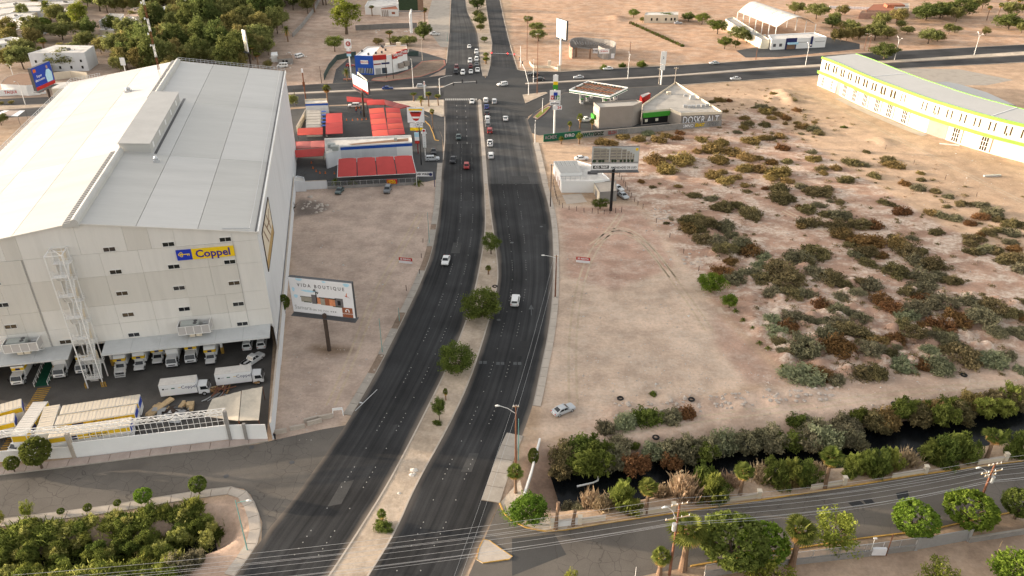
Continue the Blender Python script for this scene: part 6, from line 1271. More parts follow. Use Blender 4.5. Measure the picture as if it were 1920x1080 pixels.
shade('shade_canopy', [(650,181),(700,186),(687,192),(651,190.5)], (4.4,4.0,3.6,3.8), 1, RF, 'red canopy over the white car by the cross road'); shade('shade_canopy', [(688,187.5),(722,187),(722,196.5),(688,197)], (4.0,4.6,3.8,3.6), 1, RF, 'short red canopy in the middle of the rear row'); shade('shade_canopy', [(720,187),(768,199),(748,204),(722,196)], (4.8,3.4,3.2,4.2), 2, 'red_dusty', 'faded pointed red canopy at the right end of the rear row'); shade('shade_canopy', [(748,196),(766,200.5),(748,204.5),(746,201)], (4.0,3.0,2.8,3.2), 1, RF, 'little red canopy tip behind the round club sign')
sb = bld('small_building', [(572,188.5),(615,187),(615,194.5),(572.5,196)], 4.4, 'wall_side', 'roof_white_worn', 'small white building with blue band behind the warehouse corner', par=.5, trim='cream'); p_ = PL([(572.5,196),(615,194.5)],4.4); face(sb, p_[0], p_[1], 0, 1, 3.9, 4.6, 'blue_band', 'blue_band', .06)
gs = bld('ribbed_shed', [(574,208),(602,207),(602,238),(573,239)], 3.4, 'wall_beige', 'taupe_roof', 'grey ribbed roof shed between two blue things at the car wash', 'shed', par=0)
for k in range(6): t = k/6; a = P(574-t,208+31*t,3.4); c = P(602,207+31*t,3.4); b = WB(); b.bar((a.x,a.y,3.45),(c.x,c.y,3.45),.5,.12); b.build('roof_rib', 'taupe_roof', gs)
pg = empty('slatted_pergola', P(606,240), 0, 'bright blue slatted pergola beside the grey ribbed shed', 'pergola')
for k in range(5): a, c = P(603,209+k*6.6,3.5), P(611,208.6+k*6.6,3.5); b = WB(); b.bar((a.x,a.y,3.5),(c.x,c.y,3.5),1.1,.1); b.build('slat', 'blue_band', pg)
for x, y in ((603,210),(611,210),(603,238),(611,238)): p = P(x,y,3.4); b = WB(); b.tube([(p.x,p.y,0),(p.x,p.y,3.45)],.07); b.build('post', 'steel_white', pg)
wall_thing(PL([(556,238),(573,206)],2.5), 2.6, .25, 'cream', 'cream side wall left of the grey ribbed shed', cap='concrete_pale')
an = bld('annex', [(547,337),(557,331),(570,334),(572,341),(547,342)], 3.0, 'wall_side', 'roof_white_worn', 'little peaked white annex touching the warehouse wall', par=.3); wall_thing(PL([(549,356.5),(614,353.5)]), 2.6, .25, 'wall_side', 'white wall with a small window facing the left dirt lot', cap='concrete_pale')
wall_thing(PL([(615,354.5),(700,350),(785,346.5)]), .9, .25, 'block_grey', 'low grey wall between dirt lot and car wash'); 
fn = empty('mesh_fence', P(700,350), 0, 'wire mesh fence above the low car wash wall', 'fence'); a0, a1 = P(615,354.5), P(785,346.5)
for k in range(15): p = a0.lerp(a1,k/14); b = WB(); b.tube([(p.x,p.y,.9),(p.x,p.y,2.3)],.04,5); b.build('post', 'metal_galv', fn)
b = WB(); b.quad((a0.x,a0.y,.9),(a1.x,a1.y,.9),(a1.x,a1.y,2.2),(a0.x,a0.y,2.2)); chain('chain_thin',(.2,.2,.2),.3); b.build('wire_mesh', 'chain_thin', fn); b = WB(); b.bar((a0.x,a0.y,2.25),(a1.x,a1.y,2.25),.05); b.build('rail', 'metal_galv', fn)
bn = empty('banner', P(735,349), 0, 'red banner with yellow letters hung on the car wash fence', 'banner'); a, c = P(726,349.3), P(745.5,348.4); d_ = (c-a); o_ = Vector((0,-.25,0)); b = WB(); b.box((a.x,a.y-.3,.9),(c.x,c.y-.22,2.25)); b.build('cloth', 'red', bn); text('ASPIRA', bn, 'sign_yellow', .75, frame(((a.x+c.x)/2-.1,a.y-.31,1.85),(1,0,0),(0,-1,0)), world=True, bold=.02); text('Y BAÑA', bn, 'sign_yellow', .75, frame(((a.x+c.x)/2-.1,a.y-.31,1.25),(1,0,0),(0,-1,0)), world=True, bold=.02)
# --- billboards and pole signs
def board(name, bl, br, zb, zt, th, post, label, m='white_clean', pm='metal_dark', pr=.4, bm='metal_dark', foot=None, cat='billboard', ptop=None, catwalk=True):
    a, c = P(*bl, zb), P(*br, zb); d_ = (c-a); d_.z = 0; n_ = Vector((d_.y,-d_.x,0)).normalized(); W_ = d_.length
    base = P(*post); root = empty(name, base, 0, label, cat)
    ctr = (a+c)/2; b = WB(); b.tube([base, Vector((base.x,base.y,ptop or zb+.4))], pr, 10); b.build('pole', pm, root)
    Mf = frame((a.x,a.y,zb), d_, n_)                      # x right, y up, z out
    b = WB(); b.T = Mf; b.box((0,0,-th),(W_,zt-zb,-.02)); b.build('backing', bm, root); b = WB(); b.T = Mf; b.box((.05,.05,-.02),(W_-.05,zt-zb-.05,.03)); pn = b.build('poster', m, root)
    b = WB(); b.T = Mf
    if catwalk:
        b.box((-.2,-.5,-th-.3),(W_+.2,-.42,.9))
        for k in range(9): b.box((W_*k/8-.03,-.5,-.05),(W_*k/8+.03,0,.0))
        b.build('catwalk', 'metal_dark', root)
    b = WB(); b.tube([Vector((base.x,base.y,(ptop or zb+.4)-.3)), ctr + Vector((0,0,.3)) - n_*th*.5], pr*.7, 8); b.build('bracket', pm, root)
    return root, pn, Mf, W_, zt - zb
def prn(pn, Mf, x0, y0, x1, y1, m, name='print', z=.035):
    b = WB(); b.T = Mf; b.box((x0,y0,.0),(x1,y1,z)); return b.build(name, m, pn)
def prp(pn, Mf, pts, m, z=.045, name='print'):
    b = WB(); b.T = Mf; b.add([(x,y,z) for x,y in pts],[tuple(range(len(pts)))]); return b.build(name, m, pn)
def prt(pn, Mf, s, x, y, size, m, z=.05, **k): return text(s, pn, m, size, Mf @ Matrix.Translation(Vector((x,y,z))), **k)
mat('sky_print',(.42,.66,.80),.6,.1,.4); mat('pale_print',(.74,.74,.76),.6,.04,.4); mat('brown_print',(.30,.10,.05),.6,.1); mat('house_print',(.14,.13,.135),.6,.1,2); mat('glow_print',(.62,.25,.12),.6,.25,1.2); mat('stone_print',(.31,.285,.235),.6,.2,1.5); mat('tree_print',(.03,.05,.025),.7,.3,2); mat('grey_print',(.30,.30,.30),.6,.05)
zt_ = topz(P(617.5,657), 523)
vb, vp, vm, vw, vh = board('billboard', (550.5,584), (667,597), 8.3, 8.3 + 8.0, .8, (617.5,657), 'large house advertisement billboard standing on the left dirt lot', 'pale_print', 'wood_dark', .42, 'metal_dark')
X = lambda f: f*vw; Y = lambda f: f*vh
for x, y, w, h_ in ((.1,.92,.13,.07),(.52,.93,.08,.05),(.85,.88,.12,.1),(.03,.6,.05,.12),(.15,.62,.3,.06),(.04,.42,.08,.1)): prp(vp, vm, [(X(x+w*.5*(1+math.cos(a)*(.8+.2*math.sin(3*a)))), min(Y(y+h_*.5*(1+math.sin(a))), Y(.985))) for a in [k*.523 for k in range(12)]], 'sky_print', .04)
prt(vp, vm, 'V I D A   B O U T I Q U E', X(.50), Y(.80), 1.05, 'house_print', sx=.86, bold=.02)
for x0, y0, x1, y1, m in ((.16,.33,.33,.48,'stone_print'),(.15,.46,.34,.49,'black'),(.33,.30,.41,.56,'house_print'),(.41,.31,.47,.50,'glow_print'),(.47,.29,.54,.48,'stone_print'),(.54,.29,.61,.50,'brown_print'),(.61,.29,.70,.48,'glow_print'),(.45,.48,.72,.51,'black'),(.70,.29,.83,.53,'house_print'),(.74,.33,.79,.46,'black'),(.20,.32,.32,.345,'tree_print'),(.66,.27,.82,.30,'tree_print'),(.402,.33,.418,.66,'black')): prn(vp, vm, X(x0), Y(y0), X(x1), Y(y1), m, z=.04+rnd.uniform(0,.006))
for k in range(9): a = math.pi*(k/8*1.5-.25); prp(vp, vm, [(X(.41),Y(.655)),(X(.41)+math.cos(a)*.55,Y(.655)+math.sin(a)*.75),(X(.41)+math.cos(a+.25)*.62,Y(.655)+math.sin(a+.25)*.5)], 'black', .052+k*.0005)
prt(vp, vm, 'Samara', X(.17), Y(.15), 1.25, 'grey_print', sx=1.0); prt(vp, vm, '686 340 7556', X(.45), Y(.12), .62, 'grey_print')
for k in range(3): prp(vp, vm, [(X(.62+k*.035)+.17*math.cos(a), Y(.125)+.17*math.sin(a)) for a in [j*.7854 for j in range(8)]], 'grey_print', .05)
prn(vp, vm, X(.80), Y(.0)+.06, X(.965), Y(.285), 'brown_print', z=.05); prt(vp, vm, 'SHOWROOM', X(.882), Y(.11), .42, 'white_clean', .06); 
ar = [(0,.0),(.18,.0),(.18,.42),(.3,.6),(.5,.6),(.62,.42),(.62,.25),(.48,.25),(.71,-.02),(.94,.25),(.8,.25),(.8,.46),(.6,.78),(.22,.78),(0,.48)]; prp(vp, vm, [(X(.915)-x*1.05, Y(.155)+y*.95) for x, y in ar], 'white_clean', .06)
prp(vp, vm, [(X(.86),Y(.63)),(X(.90),Y(.62)),(X(.96),Y(.55)),(X(.905),Y(.60)),(X(.89),Y(.59))], 'red', .05); prp(vp, vm, [(X(.885),Y(.61)),(X(.90),Y(.62)),(X(.905),Y(.72)),(X(.89),Y(.67))], 'orange', .055)
ab, ap, am, aw, ah = board('billboard', (1109,319), (1196,318), 12.0, 18.5, .7, (1145,395), 'apartment advertisement billboard on a tall dark post right of the avenue', 'white_clean', 'black', .4, ptop=12.2)
prn(ap, am, .05, ah*.28, aw-.05, ah-.06, 'sky_pale' if 'sky_pale' in MAT else (mat('sky_pale',(.46,.48,.47),.6,.1,.4) and 'sky_pale'), z=.034); prn(ap, am, .05, ah*.28, aw-.05, ah*.36, 'grey_print', z=.038)
for k, (x0, x1, t) in enumerate(((.02,.17,.97),(.17,.30,.95),(.30,.36,.92),(.38,.52,.97),(.52,.62,.95),(.63,.73,.90),(.74,.80,.82),(.81,.85,.76),(.86,.90,.70))):
    prn(ap, am, x0*aw, ah*.34, x1*aw, ah*t, 'stone_print', z=.042 + k*.001)
    for j in range(4): prn(ap, am, (x0+.01)*aw, ah*(.44+j*.125), (x1-.012)*aw, ah*(.475+j*.125), 'house_print', z=.055) if .5+j*.125 < t else None
for x in (.05,.17,.24,.44,.50,.62,.70,.78,.86): prp(ap, am, [(aw*x+.55*math.cos(a)*(1 if x < .2 else .7), ah*.40+.45*math.sin(a)) for a in [j*.7854 for j in range(8)]], 'tree_print', .062)
prn(ap, am, aw*.03, ah*.06, aw*.37, ah*.2, 'black', z=.04); prt(ap, am, '425 9669', aw*.2, ah*.13, .95, 'white_clean', .05, bold=.02); prt(ap, am, 'AMENIDADES DE LUJO', aw*.69, ah*.1, .85, 'black', .05, sx=.82, bold=.015); prn(ap, am, aw*.92, ah*.84, aw*.975, ah*.95, 'sign_yellow', z=.05)
cb_, cp, cm, cwd, ch = board('billboard', (662.5,161.5), (691,178), 8.4, 13.2, .8, (683,219), 'two faced billboard with blue and red poster above the car wash', 'sky_print', 'wood_dark', .4, ptop=9.2)
prn(cp, cm, .05, .05, cwd-.05, ch*.22, 'red', z=.04); prn(cp, cm, .05, ch*.22, cwd-.05, ch*.55, 'pale_print', z=.04); prp(cp, cm, [(cwd*.5+1.1*math.cos(a), ch*.68+.9*math.sin(a)) for a in [j*.5236 for j in range(12)]], 'cream_bright', .05)
b = WB(); b.T = cm @ Matrix.Translation(Vector((.2,.3,-2.0))) @ Matrix.Rotation(R(-8),4,'Y'); b.box((0,0,-.3),(cwd*.92,ch,0)); b.build('rear_board', 'tarp', cb_)
wb_, wp_, wm_, ww_, wh_ = board('billboard', (1043,69), (1061,75.5), 11.5, 19.6, 1.0, (1050.5,122), 'blank white billboard on a white post across the cross road', 'white_clean', 'steel_white', .5, ptop=12.0)
bb_, bp_, bm_, bw_, bh_ = board('billboard', (70,171), (104.5,155.5), 13, 20.8, 1.2, (97,194), 'dark blue advertisement billboard left of the warehouse roof', 'blue', 'wood_dark', .5, ptop=13.5)
prn(bp_, bm_, .05, .05, bw_-.05, bh_*.16, 'red', z=.04); prt(bp_, bm_, 'Súper\ndescuento', bw_*.3, bh_*.5, 1.25, 'white_clean'); prp(bp_, bm_, [(bw_*.62,bh_*.18),(bw_*.92,bh_*.18),(bw_*.95,bh_*.55),(bw_*.84,bh_*.72),(bw_*.70,bh_*.72),(bw_*.6,bh_*.5)], 'sky_print', .05); prp(bp_, bm_, [(bw_*.77+.5*math.cos(a),bh_*.82+.65*math.sin(a)) for a in [j*.7854 for j in range(8)]], 'brick_pink', .055); prn(bp_, bm_, bw_*.06, bh_*.78, bw_*.2, bh_*.92, 'orange', z=.05)
gb_, gp_, gm_, gw_, gh_ = board('billboard', (748,19.5), (794,19.5), 9.5, 17.5, .9, (771.5,62), 'brown billboard on a thick white post near the top edge', 'tree_print', 'white_clean', .75, 'roof_brown', ptop=9.8)
prn(gp_, gm_, gw_*.78, .05, gw_-.05, gh_-.05, 'roof_brown', z=.04)
nb_, np_, nm_, nw_, nh_ = board('billboard', (459,95), (465,97.5), 8.5, 17.5, .4, (471,127), 'narrow billboard seen edge on behind the warehouse', 'cream_bright', 'wood_dark', .4, 'pale_print', ptop=9)
def totem(x, yb, yt, wpx, boards, label, pm='steel_white', pr=.2, cat='sign', name='pole_sign'):
    """post with boards: (y0, y1, half width px, material, text, text material, text size)"""
    p = P(x, yb); h_ = topz(p, yt); root = empty(name, p, 0, label, cat); b = WB(); b.tube([p, Vector((p.x,p.y,h_))], pr, 8); b.build('post', pm, root); out = []
    for i, (y0, y1, hw, m, s, tm, sz) in enumerate(boards):
        z1, z0 = topz(p, y0), topz(p, y1); w = hw*mpp(x, yb); b = WB(); b.box((p.x-w,p.y-pr-.22-.01*i,z0),(p.x+w,p.y-pr-.02,z1)); o = b.build('sign_board', m, root); out.append((o, p, z0, z1, w))
        if s: text(s, o, tm, sz, frame((p.x,p.y-pr-.24-.01*i,(z0+z1)/2),(1,0,0),(0,-1,0)), bold=.02)
    return root, out
totem(1039,250,140,5,[(140,158,4.5,'white_clean','','',0),(152,159,4.3,'sign_yellow','','',0),(158,167,4.5,'green_bright','','',0),(168.5,189,9.7,'white_clean','','',0),(190,196,9.5,'pale_print','market','black',1.0),(197,205,3.6,'pale_print','','',0)],'tall white fuel station totem with market boards beside the avenue',pr=.35)
p = P(1039,250); vt = empty('shop_sign', Vector((p.x,p.y-.8,0)), 0, 'white square shop logo board on the fuel station totem', 'sign'); z0, z1 = topz(p,188), topz(p,170); cz = (z0+z1)/2
for k, (ch_, dx, m) in enumerate((('v',-.95,'red'),('i',0,'navy'),('p',.95,'green_bright'))): b = WB(); b.box((p.x+dx-.5,p.y-.74,cz-1.2),(p.x+dx+.48,p.y-.64,cz+.15)); b.build('logo_block', m, vt); text(ch_, vt, 'white_clean', 1.7, frame((p.x+dx,p.y-.75,cz-.45),(1,0,0),(0,-1,0)), world=True, bold=.03)
b = WB(); b.box((p.x-.55,p.y-.76,cz+.2),(p.x+.75,p.y-.64,cz+1.25)); b.build('logo_block', 'blue', vt)
p = P(1047,250); b = WB(); z0, z1 = topz(p,204.5), topz(p,197); s24 = empty('hours_sign', P(1039,250), 0, 'white board with red 24 on the fuel station totem', 'sign'); b.box((p.x-.9,p.y-.6,z0),(p.x+.9,p.y-.5,z1)); b.build('sign_board','pale_print',s24); text('24', s24, 'red', 1.3, frame((p.x,p.y-.61,(z0+z1)/2),(1,0,0),(0,-1,0)), world=True, bold=.03)
totem(1239,159,96,5,[(96,120,5.2,'white_clean','2','navy',1.4),(121,131,4.4,'white_clean','','',0)],'white double board sign behind the triangular store',pr=.3)
totem(659,146,73,6,[(73,90,6.2,'white_clean','','',0),(91,95.5,3.8,'pale_print','','',0),(96,100,4.0,'red_dusty','','',0),(100.5,105,4.0,'sky_print','','',0)],'white pole sign with red emblem beside the blue fronted shop',pr=.3)
p = P(659,146); z = (topz(p,73)+topz(p,90))/2; em = empty('round_emblem', Vector((p.x,p.y-.6,0)), 0, 'red round emblem on the white pole sign by the blue shop', 'sign'); b = WB(); b.tube([(p.x+.15,p.y-.62,z),(p.x+.15,p.y-.5,z)],1.05,14); b.build('disc','red_dusty',em); text('K', em, 'white_clean', 1.4, frame((p.x+.15,p.y-.63,z),(1,0,0),(0,-1,0)), world=True)
pr_, bo = totem(783,268,201,16,[(201,229,15.5,'pale_print','','',0),(231,234,12,'pale_print','','',0),(235,238,12,'pale_print','','',0),(239,244,12,'sign_yellow','','',0)],'PREMIER crest board on a red post at the car wash','red_dark',.22)
o, p, z0, z1, w = bo[0]; cz = (z0+z1)/2
b = WB(); b.add([(p.x+w*x,p.y-.46,cz+(z1-z0)*y) for x, y in ((-.72,.22),(.72,.22),(.5,-.1),(.3,-.34),(0,-.40),(-.3,-.34),(-.5,-.1))],[(6,5,4,3,2,1,0)]); b.build('crest', 'red', o); text('PREMIER', o, 'black', .78, frame((p.x,p.y-.48,cz+(z1-z0)*.17),(1,0,0),(0,-1,0)), bold=.03)
b = WB(); b.add([(p.x+w*x,p.y-.47,cz+(z1-z0)*y) for x, y in ((-.5,-.1),(.5,-.1),(.35,-.22),(-.35,-.22))],[(3,2,1,0)]); b.build('crest', 'white_clean', o); b = WB(); b.box((p.x-w*.8,p.y-.465,cz+(z1-z0)*.3),(p.x+w*.8,p.y-.45,cz+(z1-z0)*.42)); b.build('crest','sign_yellow',o)
p = P(790,309); z = topz(p,233); rs = empty('round_sign', p, 0, 'round white club sign on a slim black pole', 'sign'); b = WB(); b.tube([p,Vector((p.x,p.y,z))],.16,8); b.build('post','black',rs); b = WB(); b.tube([(p.x-.3,p.y-.35,z),(p.x-.3,p.y-.15,z)],.95,16); d_ = b.build('disc','white_clean',rs); b = WB()
for i in range(16): a0_, a1_ = i*.3927,(i+1)*.3927; b.quad(*[(p.x-.3+r_*math.cos(a),p.y-.36,z+r_*math.sin(a)) for r_, a in ((.72,a0_),(.72,a1_),(.85,a1_),(.85,a0_))])
b.box((p.x-.6,p.y-.37,z-.2),(p.x+.0,p.y-.36,z+.25)); b.build('emblem','grey_print',d_)
totem(784,288,248,5,[(248,256,4.5,'sky_print','','',0),(256,263,4.5,'pale_print','','',0),(263,268.5,4.5,'red','','',0)],'narrow red and blue price board on a red post','red_dark',.15)
tt, bo = totem(798,301,242,5,[(242,249,3.2,'pale_print','','',0),(247,250,5.0,'white_clean','','',0),(250,276,3.0,'white_clean','','',0)],'white cross shaped sign with vertical lettering and red emblem','steel_white',.12)
o, p, z0, z1, w = bo[2]; text('S\nI\nM\nI\nL\nA\nR\nE\nS', o, 'grey_print', .62, frame((p.x,p.y-.4,(z0+z1)/2),(1,0,0),(0,-1,0))); o, p, z0, z1, w = bo[0]; b = WB(); b.tube([(p.x,p.y-.36,(z0+z1)/2+.2),(p.x,p.y-.33,(z0+z1)/2+.2)],.4,10); b.build('emblem','red',o)
cs = empty('car_wash_sign', P(815,350), 0, 'white CAR WASH sign board over the entry', 'sign'); a, c = P(783,349.5), P(815,350); z0, z1 = topz(c,331), topz(c,322.5); b = WB(); b.box((a.x-.2,a.y-.1,z0),(c.x-.4,c.y+.1,z1)); o = b.build('sign_board','pale_print',cs); text('CAR WASH', o, 'black', 1.0, frame(((a.x+c.x)/2-.8,a.y-.12,(z0+z1)/2),(1,0,0),(0,-1,0)), bold=.03, sx=.85)
b = WB(); b.tube([(c.x-1.0,c.y-.14,(z0+z1)/2),(c.x-1.0,c.y-.11,(z0+z1)/2)],.5,12); b.build('emblem','navy',o); b = WB(); b.tube([(c.x,c.y,0),(c.x,c.y,z1)],.1); b.build('post','navy',cs); b = WB(); b.tube([(a.x-.2,a.y,0),(a.x-.2,a.y,z1)],.08); b.build('post','steel_white',cs)
rt, bo = totem(574,190,130,2,[],'red steel totem with a pale tip behind the small blue banded building','rust',.22); p = P(574,190); z = topz(p,130); b = WB(); b.box((p.x-.3,p.y-.3,z-1.2),(p.x+.3,p.y+.3,z+.2)); b.build('tip','pale_print',rt); b = WB(); b.cbox((p.x,p.y-.2,z*.55),(.9,.3,1.6)); b.build('emblem','rust',rt)
totem(797,184,152,2,[(152,178,1.4,'white_clean','','',0),(153,159,.6,'red','','',0)],'slender white and red totem on the sandy corner island',pr=.12)
# --- drive-through shop
sh = bld('drive_through_shop', [(665,106),(688,88.5),(762,85),(763,97.5),(734,103.5),(724,105),(699,107)], 7.6, 'white_clean', 'roof_peach', 'drive-through shop with blue front, red band and stepped red sign', par=.25)
f0, f1, f2, f3, f4 = P(665,106,7.6), P(699,107,7.6), P(724,105,7.6), P(734,103.5,7.6), P(763,97.5,7.6)
face(sh, f0, f1, 0, 1, 0, 8.1, 'blue_band', 'blue_front', .25, .3); face(sh, f1, f2, 0, 1, 6.2, 8.3, 'red', 'red_band', .3, .3)
for k, (t0, t1) in enumerate(((.14,.46),(.56,.92))): w_ = face(sh, f0, f1, t0, t1, .6, 2.9, 'glass_blue', 'shop_window', .3); [face(w_, f0, f1, t0+(t1-t0)*j/4-.004, t0+(t1-t0)*j/4+.012, .6, 2.9, 'white_clean', 'mullion', .36) for j in range(5)]
face(sh, f0, f1, .32, .72, 4.6, 6.2, 'white_clean', 'name_board', .36); ftext(sh, 'CIRCLE K', f0, f1, .52, 5.4, .95, 'red', .4, bold=.02)
face(sh, f1, f2, .12, .52, 0, 2.7, 'metal_grey', 'shutter', .1); face(sh, f1, f2, .6, .98, .3, 2.7, 'glass_blue', 'shop_window', .1); face(sh, f1, f2, .02, .55, 4.2, 4.7, 'red_dark', 'sign_strip', .1); face(sh, f1, f2, .6, 1.2, 4.2, 4.9, 'navy', 'sign_strip', .1)
for t0, t1, z0, z1 in ((.0,.34,5.9,8.0),(.30,.68,6.5,8.6),(.64,1.0,7.0,9.1)): face(sh, f3, f4, t0, t1, z0, z1, 'red', 'sign_panel', .35+t0*.05, .25)
ftext(sh, 'DRIVE-', f3, f4, .38, 7.4, 1.55, 'white_clean', .48, bold=.04); ftext(sh, 'THRU', f3, f4, .83, 8.0, 1.6, 'white_clean', .48, bold=.04)
face(sh, f3, f4, .35, .62, 1.6, 3.6, 'taupe', 'drive_window_canopy', 1.6, 1.6); face(sh, f3, f4, .68, .98, 2.0, 4.0, 'taupe', 'drive_window_canopy', 1.6, 1.6)
b = WB(); b.sheet(PL([(668,105),(689,89.5),(712,88.5),(697,106)],7.6), 7.6); b.build('roof_coating', 'white_clean', sh)
for x, y in ((679,97),(691,103),(705,101),(716,99.5),(718,90),(723,95),(716,88)): rbox(sh, x, y, 7.6, (.8,.8,.9), 'metal_dark', 'rooftop_unit')
rbox(sh, 727, 86, 7.6, (2,1.2,1.2), 'cream', 'rooftop_unit'); rbox(sh, 747, 85.5, 7.6, (2,1.4,1.4), 'cream', 'rooftop_unit')
wall_thing(PL([(608,150),(617,131),(632,113),(655,108),(668,106)]), 2.4, .15, 'green_mesh' if 'green_mesh' in MAT else (mat('green_mesh',(.05,.075,.07),.8,.1) and 'green_mesh'), 'dark green screened fence curving around the shop lane', 'fence', 'screen_fence'); wall_thing(PL([(764,105),(785,104.5)]), 2.2, .15, 'green_mesh', 'short dark green screened fence right of the shop', 'fence', 'screen_fence')
for pts, h_, lab in (([(644,149.5),(660,149.5)], .5, 'red kerbed planter at the shop entry'),): wall_thing(PL(pts), h_, 1.2, 'kerb_red', lab, 'planter', 'planter')
# --- fuel station
cz = 5.6; FC = [(1068,167.5),(1102.5,151.5),(1177,163.5),(1144,179.5)]; fc = empty('fuel_canopy', P(1120,185), 0, 'flat fuel canopy with green and white fascia and open steel top', 'canopy'); C = PL(FC, cz+.9)
b = WB(); b.sheet(PL(FC, cz+.9), cz); b.build('soffit', 'roof_peach', fc)
for i in range(4):
    a, c = C[i], C[(i+1) % 4]; b = WB(); b.wall([a, c], cz-.3, cz+.9, .25); o = b.build('fascia', 'white_clean', fc); b = WB(); b.wall([a, c], cz-.05, cz+.35, .32); b.build('green_stripe', 'green_dark', o)
for k in range(1, 13): t = k/13; a, c = C[0].lerp(C[3],t), C[1].lerp(C[2],t); b = WB(); b.bar((a.x,a.y,cz+.55),(c.x,c.y,cz+.55),.28,.2); b.build('purlin', 'roof_brown' if k % 3 else 'metal_dark', fc)
for t in (.3, .72): a, c = C[0].lerp(C[1],t), C[3].lerp(C[2],t); b = WB(); b.bar((a.x,a.y,cz+.8),(c.x,c.y,cz+.8),.3,.3); b.build('main_beam', 'rust', fc)
for x, y in ((1088,193),(1105,181),(1131,196),(1152,188)): p = P(x,y); b = WB(); b.box((p.x-.35,p.y-.35,0),(p.x+.35,p.y+.35,cz)); o = b.build('column','white_clean',fc); b = WB(); b.box((p.x-.4,p.y-.4,3.4),(p.x+.4,p.y+.4,cz)); b.build('column_wrap','green_bright',o)
for k, (x, y) in enumerate(((1091,195),(1101,190),(1109,184),(1135,197),(1146,191),(1155,187))):
    p = P(x,y); r_ = empty('fuel_pump', p, 0, ('fuel pump under the canopy, %s' % ('first from the left','second from the left','third from the left','third from the right','second from the right','first from the right')[k]), 'pump', 'fuel pumps'); b = MB(); b.box((-.5,-.3,0),(.5,.3,1.7)); b.build('body','white_clean',r_); b = MB(); b.box((-.52,-.32,1.7),(.52,.32,2.1)); b.build('top','green_bright',r_); b = MB(); b.box((-.3,-.33,1.0),(.3,-.3,1.5)); b.build('display','black',r_)
gs_ = bld('station_shop', [(1113,193.5),(1193,189),(1204,192.5),(1187.5,200),(1124.5,203.5)], 7.4, 'taupe', 'taupe_roof', 'tall windowless beige block of the fuel station shop', par=.4)
a, c = P(1124.5,203.5,7.4), P(1187.5,200,7.4); face(gs_, a, c, .0, 1.0, -.0, .4, 'block_grey', 'plinth', .05); a2, c2 = P(1113,193.5,7.4), P(1124.5,203.5,7.4); face(gs_, a2, c2, .1, .9, 5.4, 6.6, 'cream', 'sign_panel', .1); face(gs_, a2, c2, .0, .5, 2.4, 3.9, 'green_bright', 'green_awning', .8, .7)
ts = bld('triangular_store', [(1204,199),(1266.5,156.5),(1354,212.5),(1277,215.5),(1256,207),(1204,212)], 4.6, 'taupe', 'taupe_roof', 'wedge shaped store with flat roof and bright green awning', par=.7, trim='cream')
a, c = P(1204,212,4.6), P(1256,207,4.6); face(ts, a, c, .02, .98, 3.0, 4.6, 'green_bright', 'green_awning', .7, .6); face(ts, a, c, .05, .95, .4, 2.9, 'black', 'shop_front', .06); [face(ts, a, c, t, t+.1, 1.2, 2.2, 'cream_bright', 'poster', .1) for t in (.12, .5)]
a, c = P(1277,215.5,4.6), P(1354,212.5,4.6)
rk_ = random.Random(12)
def graffiti(root, a, c, t0, t1, z0, z1, n, m, word):
    for mm, o_, bo_ in (('black', .16, .16), (m, .19, .05)): ftext(root, word, a, c, (t0+t1)/2, (z0+z1)/2, (z1-z0)*1.3, mm, o_, bold=bo_*(z1-z0)*.5, sx=((Vector(c)-Vector(a)).length*(t1-t0))/max(len(word)*(z1-z0)*.85, .1))
graffiti(ts, a, c, .0, .98, 1.0, 4.0, 0, 'pale_print', 'DOSKR ALT')
for x, y in ((1284,201),(1292,202),(1300,201.5),(1309,201),(1318,200),(1326,199)): rbox(ts, x, y, 4.6, (1.3,1.0,.9), 'metal_grey', 'cooling_unit')
rbox(ts,1298,186,4.6,(2,1.6,1.6),'metal_galv','cooling_unit'); rbox(ts,1254,176,4.6,(1.6,1.4,.9),'cream','rooftop_unit'); rbox(ts,1285,180,4.6,(1.2,1,.7),'metal_grey','rooftop_unit')
sb_ = bld('service_kiosk', [(1200,178),(1216,173),(1220,175),(1205,183)], 2.6, 'red', 'roof_white_worn', 'small red sided kiosk behind the station shop', 'kiosk', par=0)
gw = wall_thing(PL([(1019,266),(1088,259)]), 2.6, .25, 'green_dark', 'dark green painted wall with black and white graffiti'); a, c = P(1019,266), P(1088,259); LOCM[gw] = Matrix.Translation(a); graffiti(gw, a, c, .03, .36, .7, 2.1, 0, 'grey_print', 'ACMEK'); graffiti(gw, a, c, .56, .84, .8, 2.0, 0, 'pale_print', 'EVRO')
gw = wall_thing(PL([(1089,259),(1352,236)]), 2.1, .25, 'block_grey', 'long grey block wall with coloured graffiti behind the field', cap='concrete'); a, c = P(1089,259), P(1352,236); LOCM[gw] = Matrix.Translation(a)
for t0, t1, m, w_ in ((.02,.08,'leafgraf','WUY'),(.09,.15,'tree_print','GOZ'),(.18,.25,'red_dusty','SILOH'),(.26,.32,'grey_print','PUCO'),(.72,.79,'pale_print','SMNO'),(.80,.88,'sign_yellow','ERAST'),(.89,.98,'grey_print','AUSEN')):
    graffiti(gw, a, c, t0, t1, .4, 1.7, 0, m if m in MAT else 'green_dark', w_)
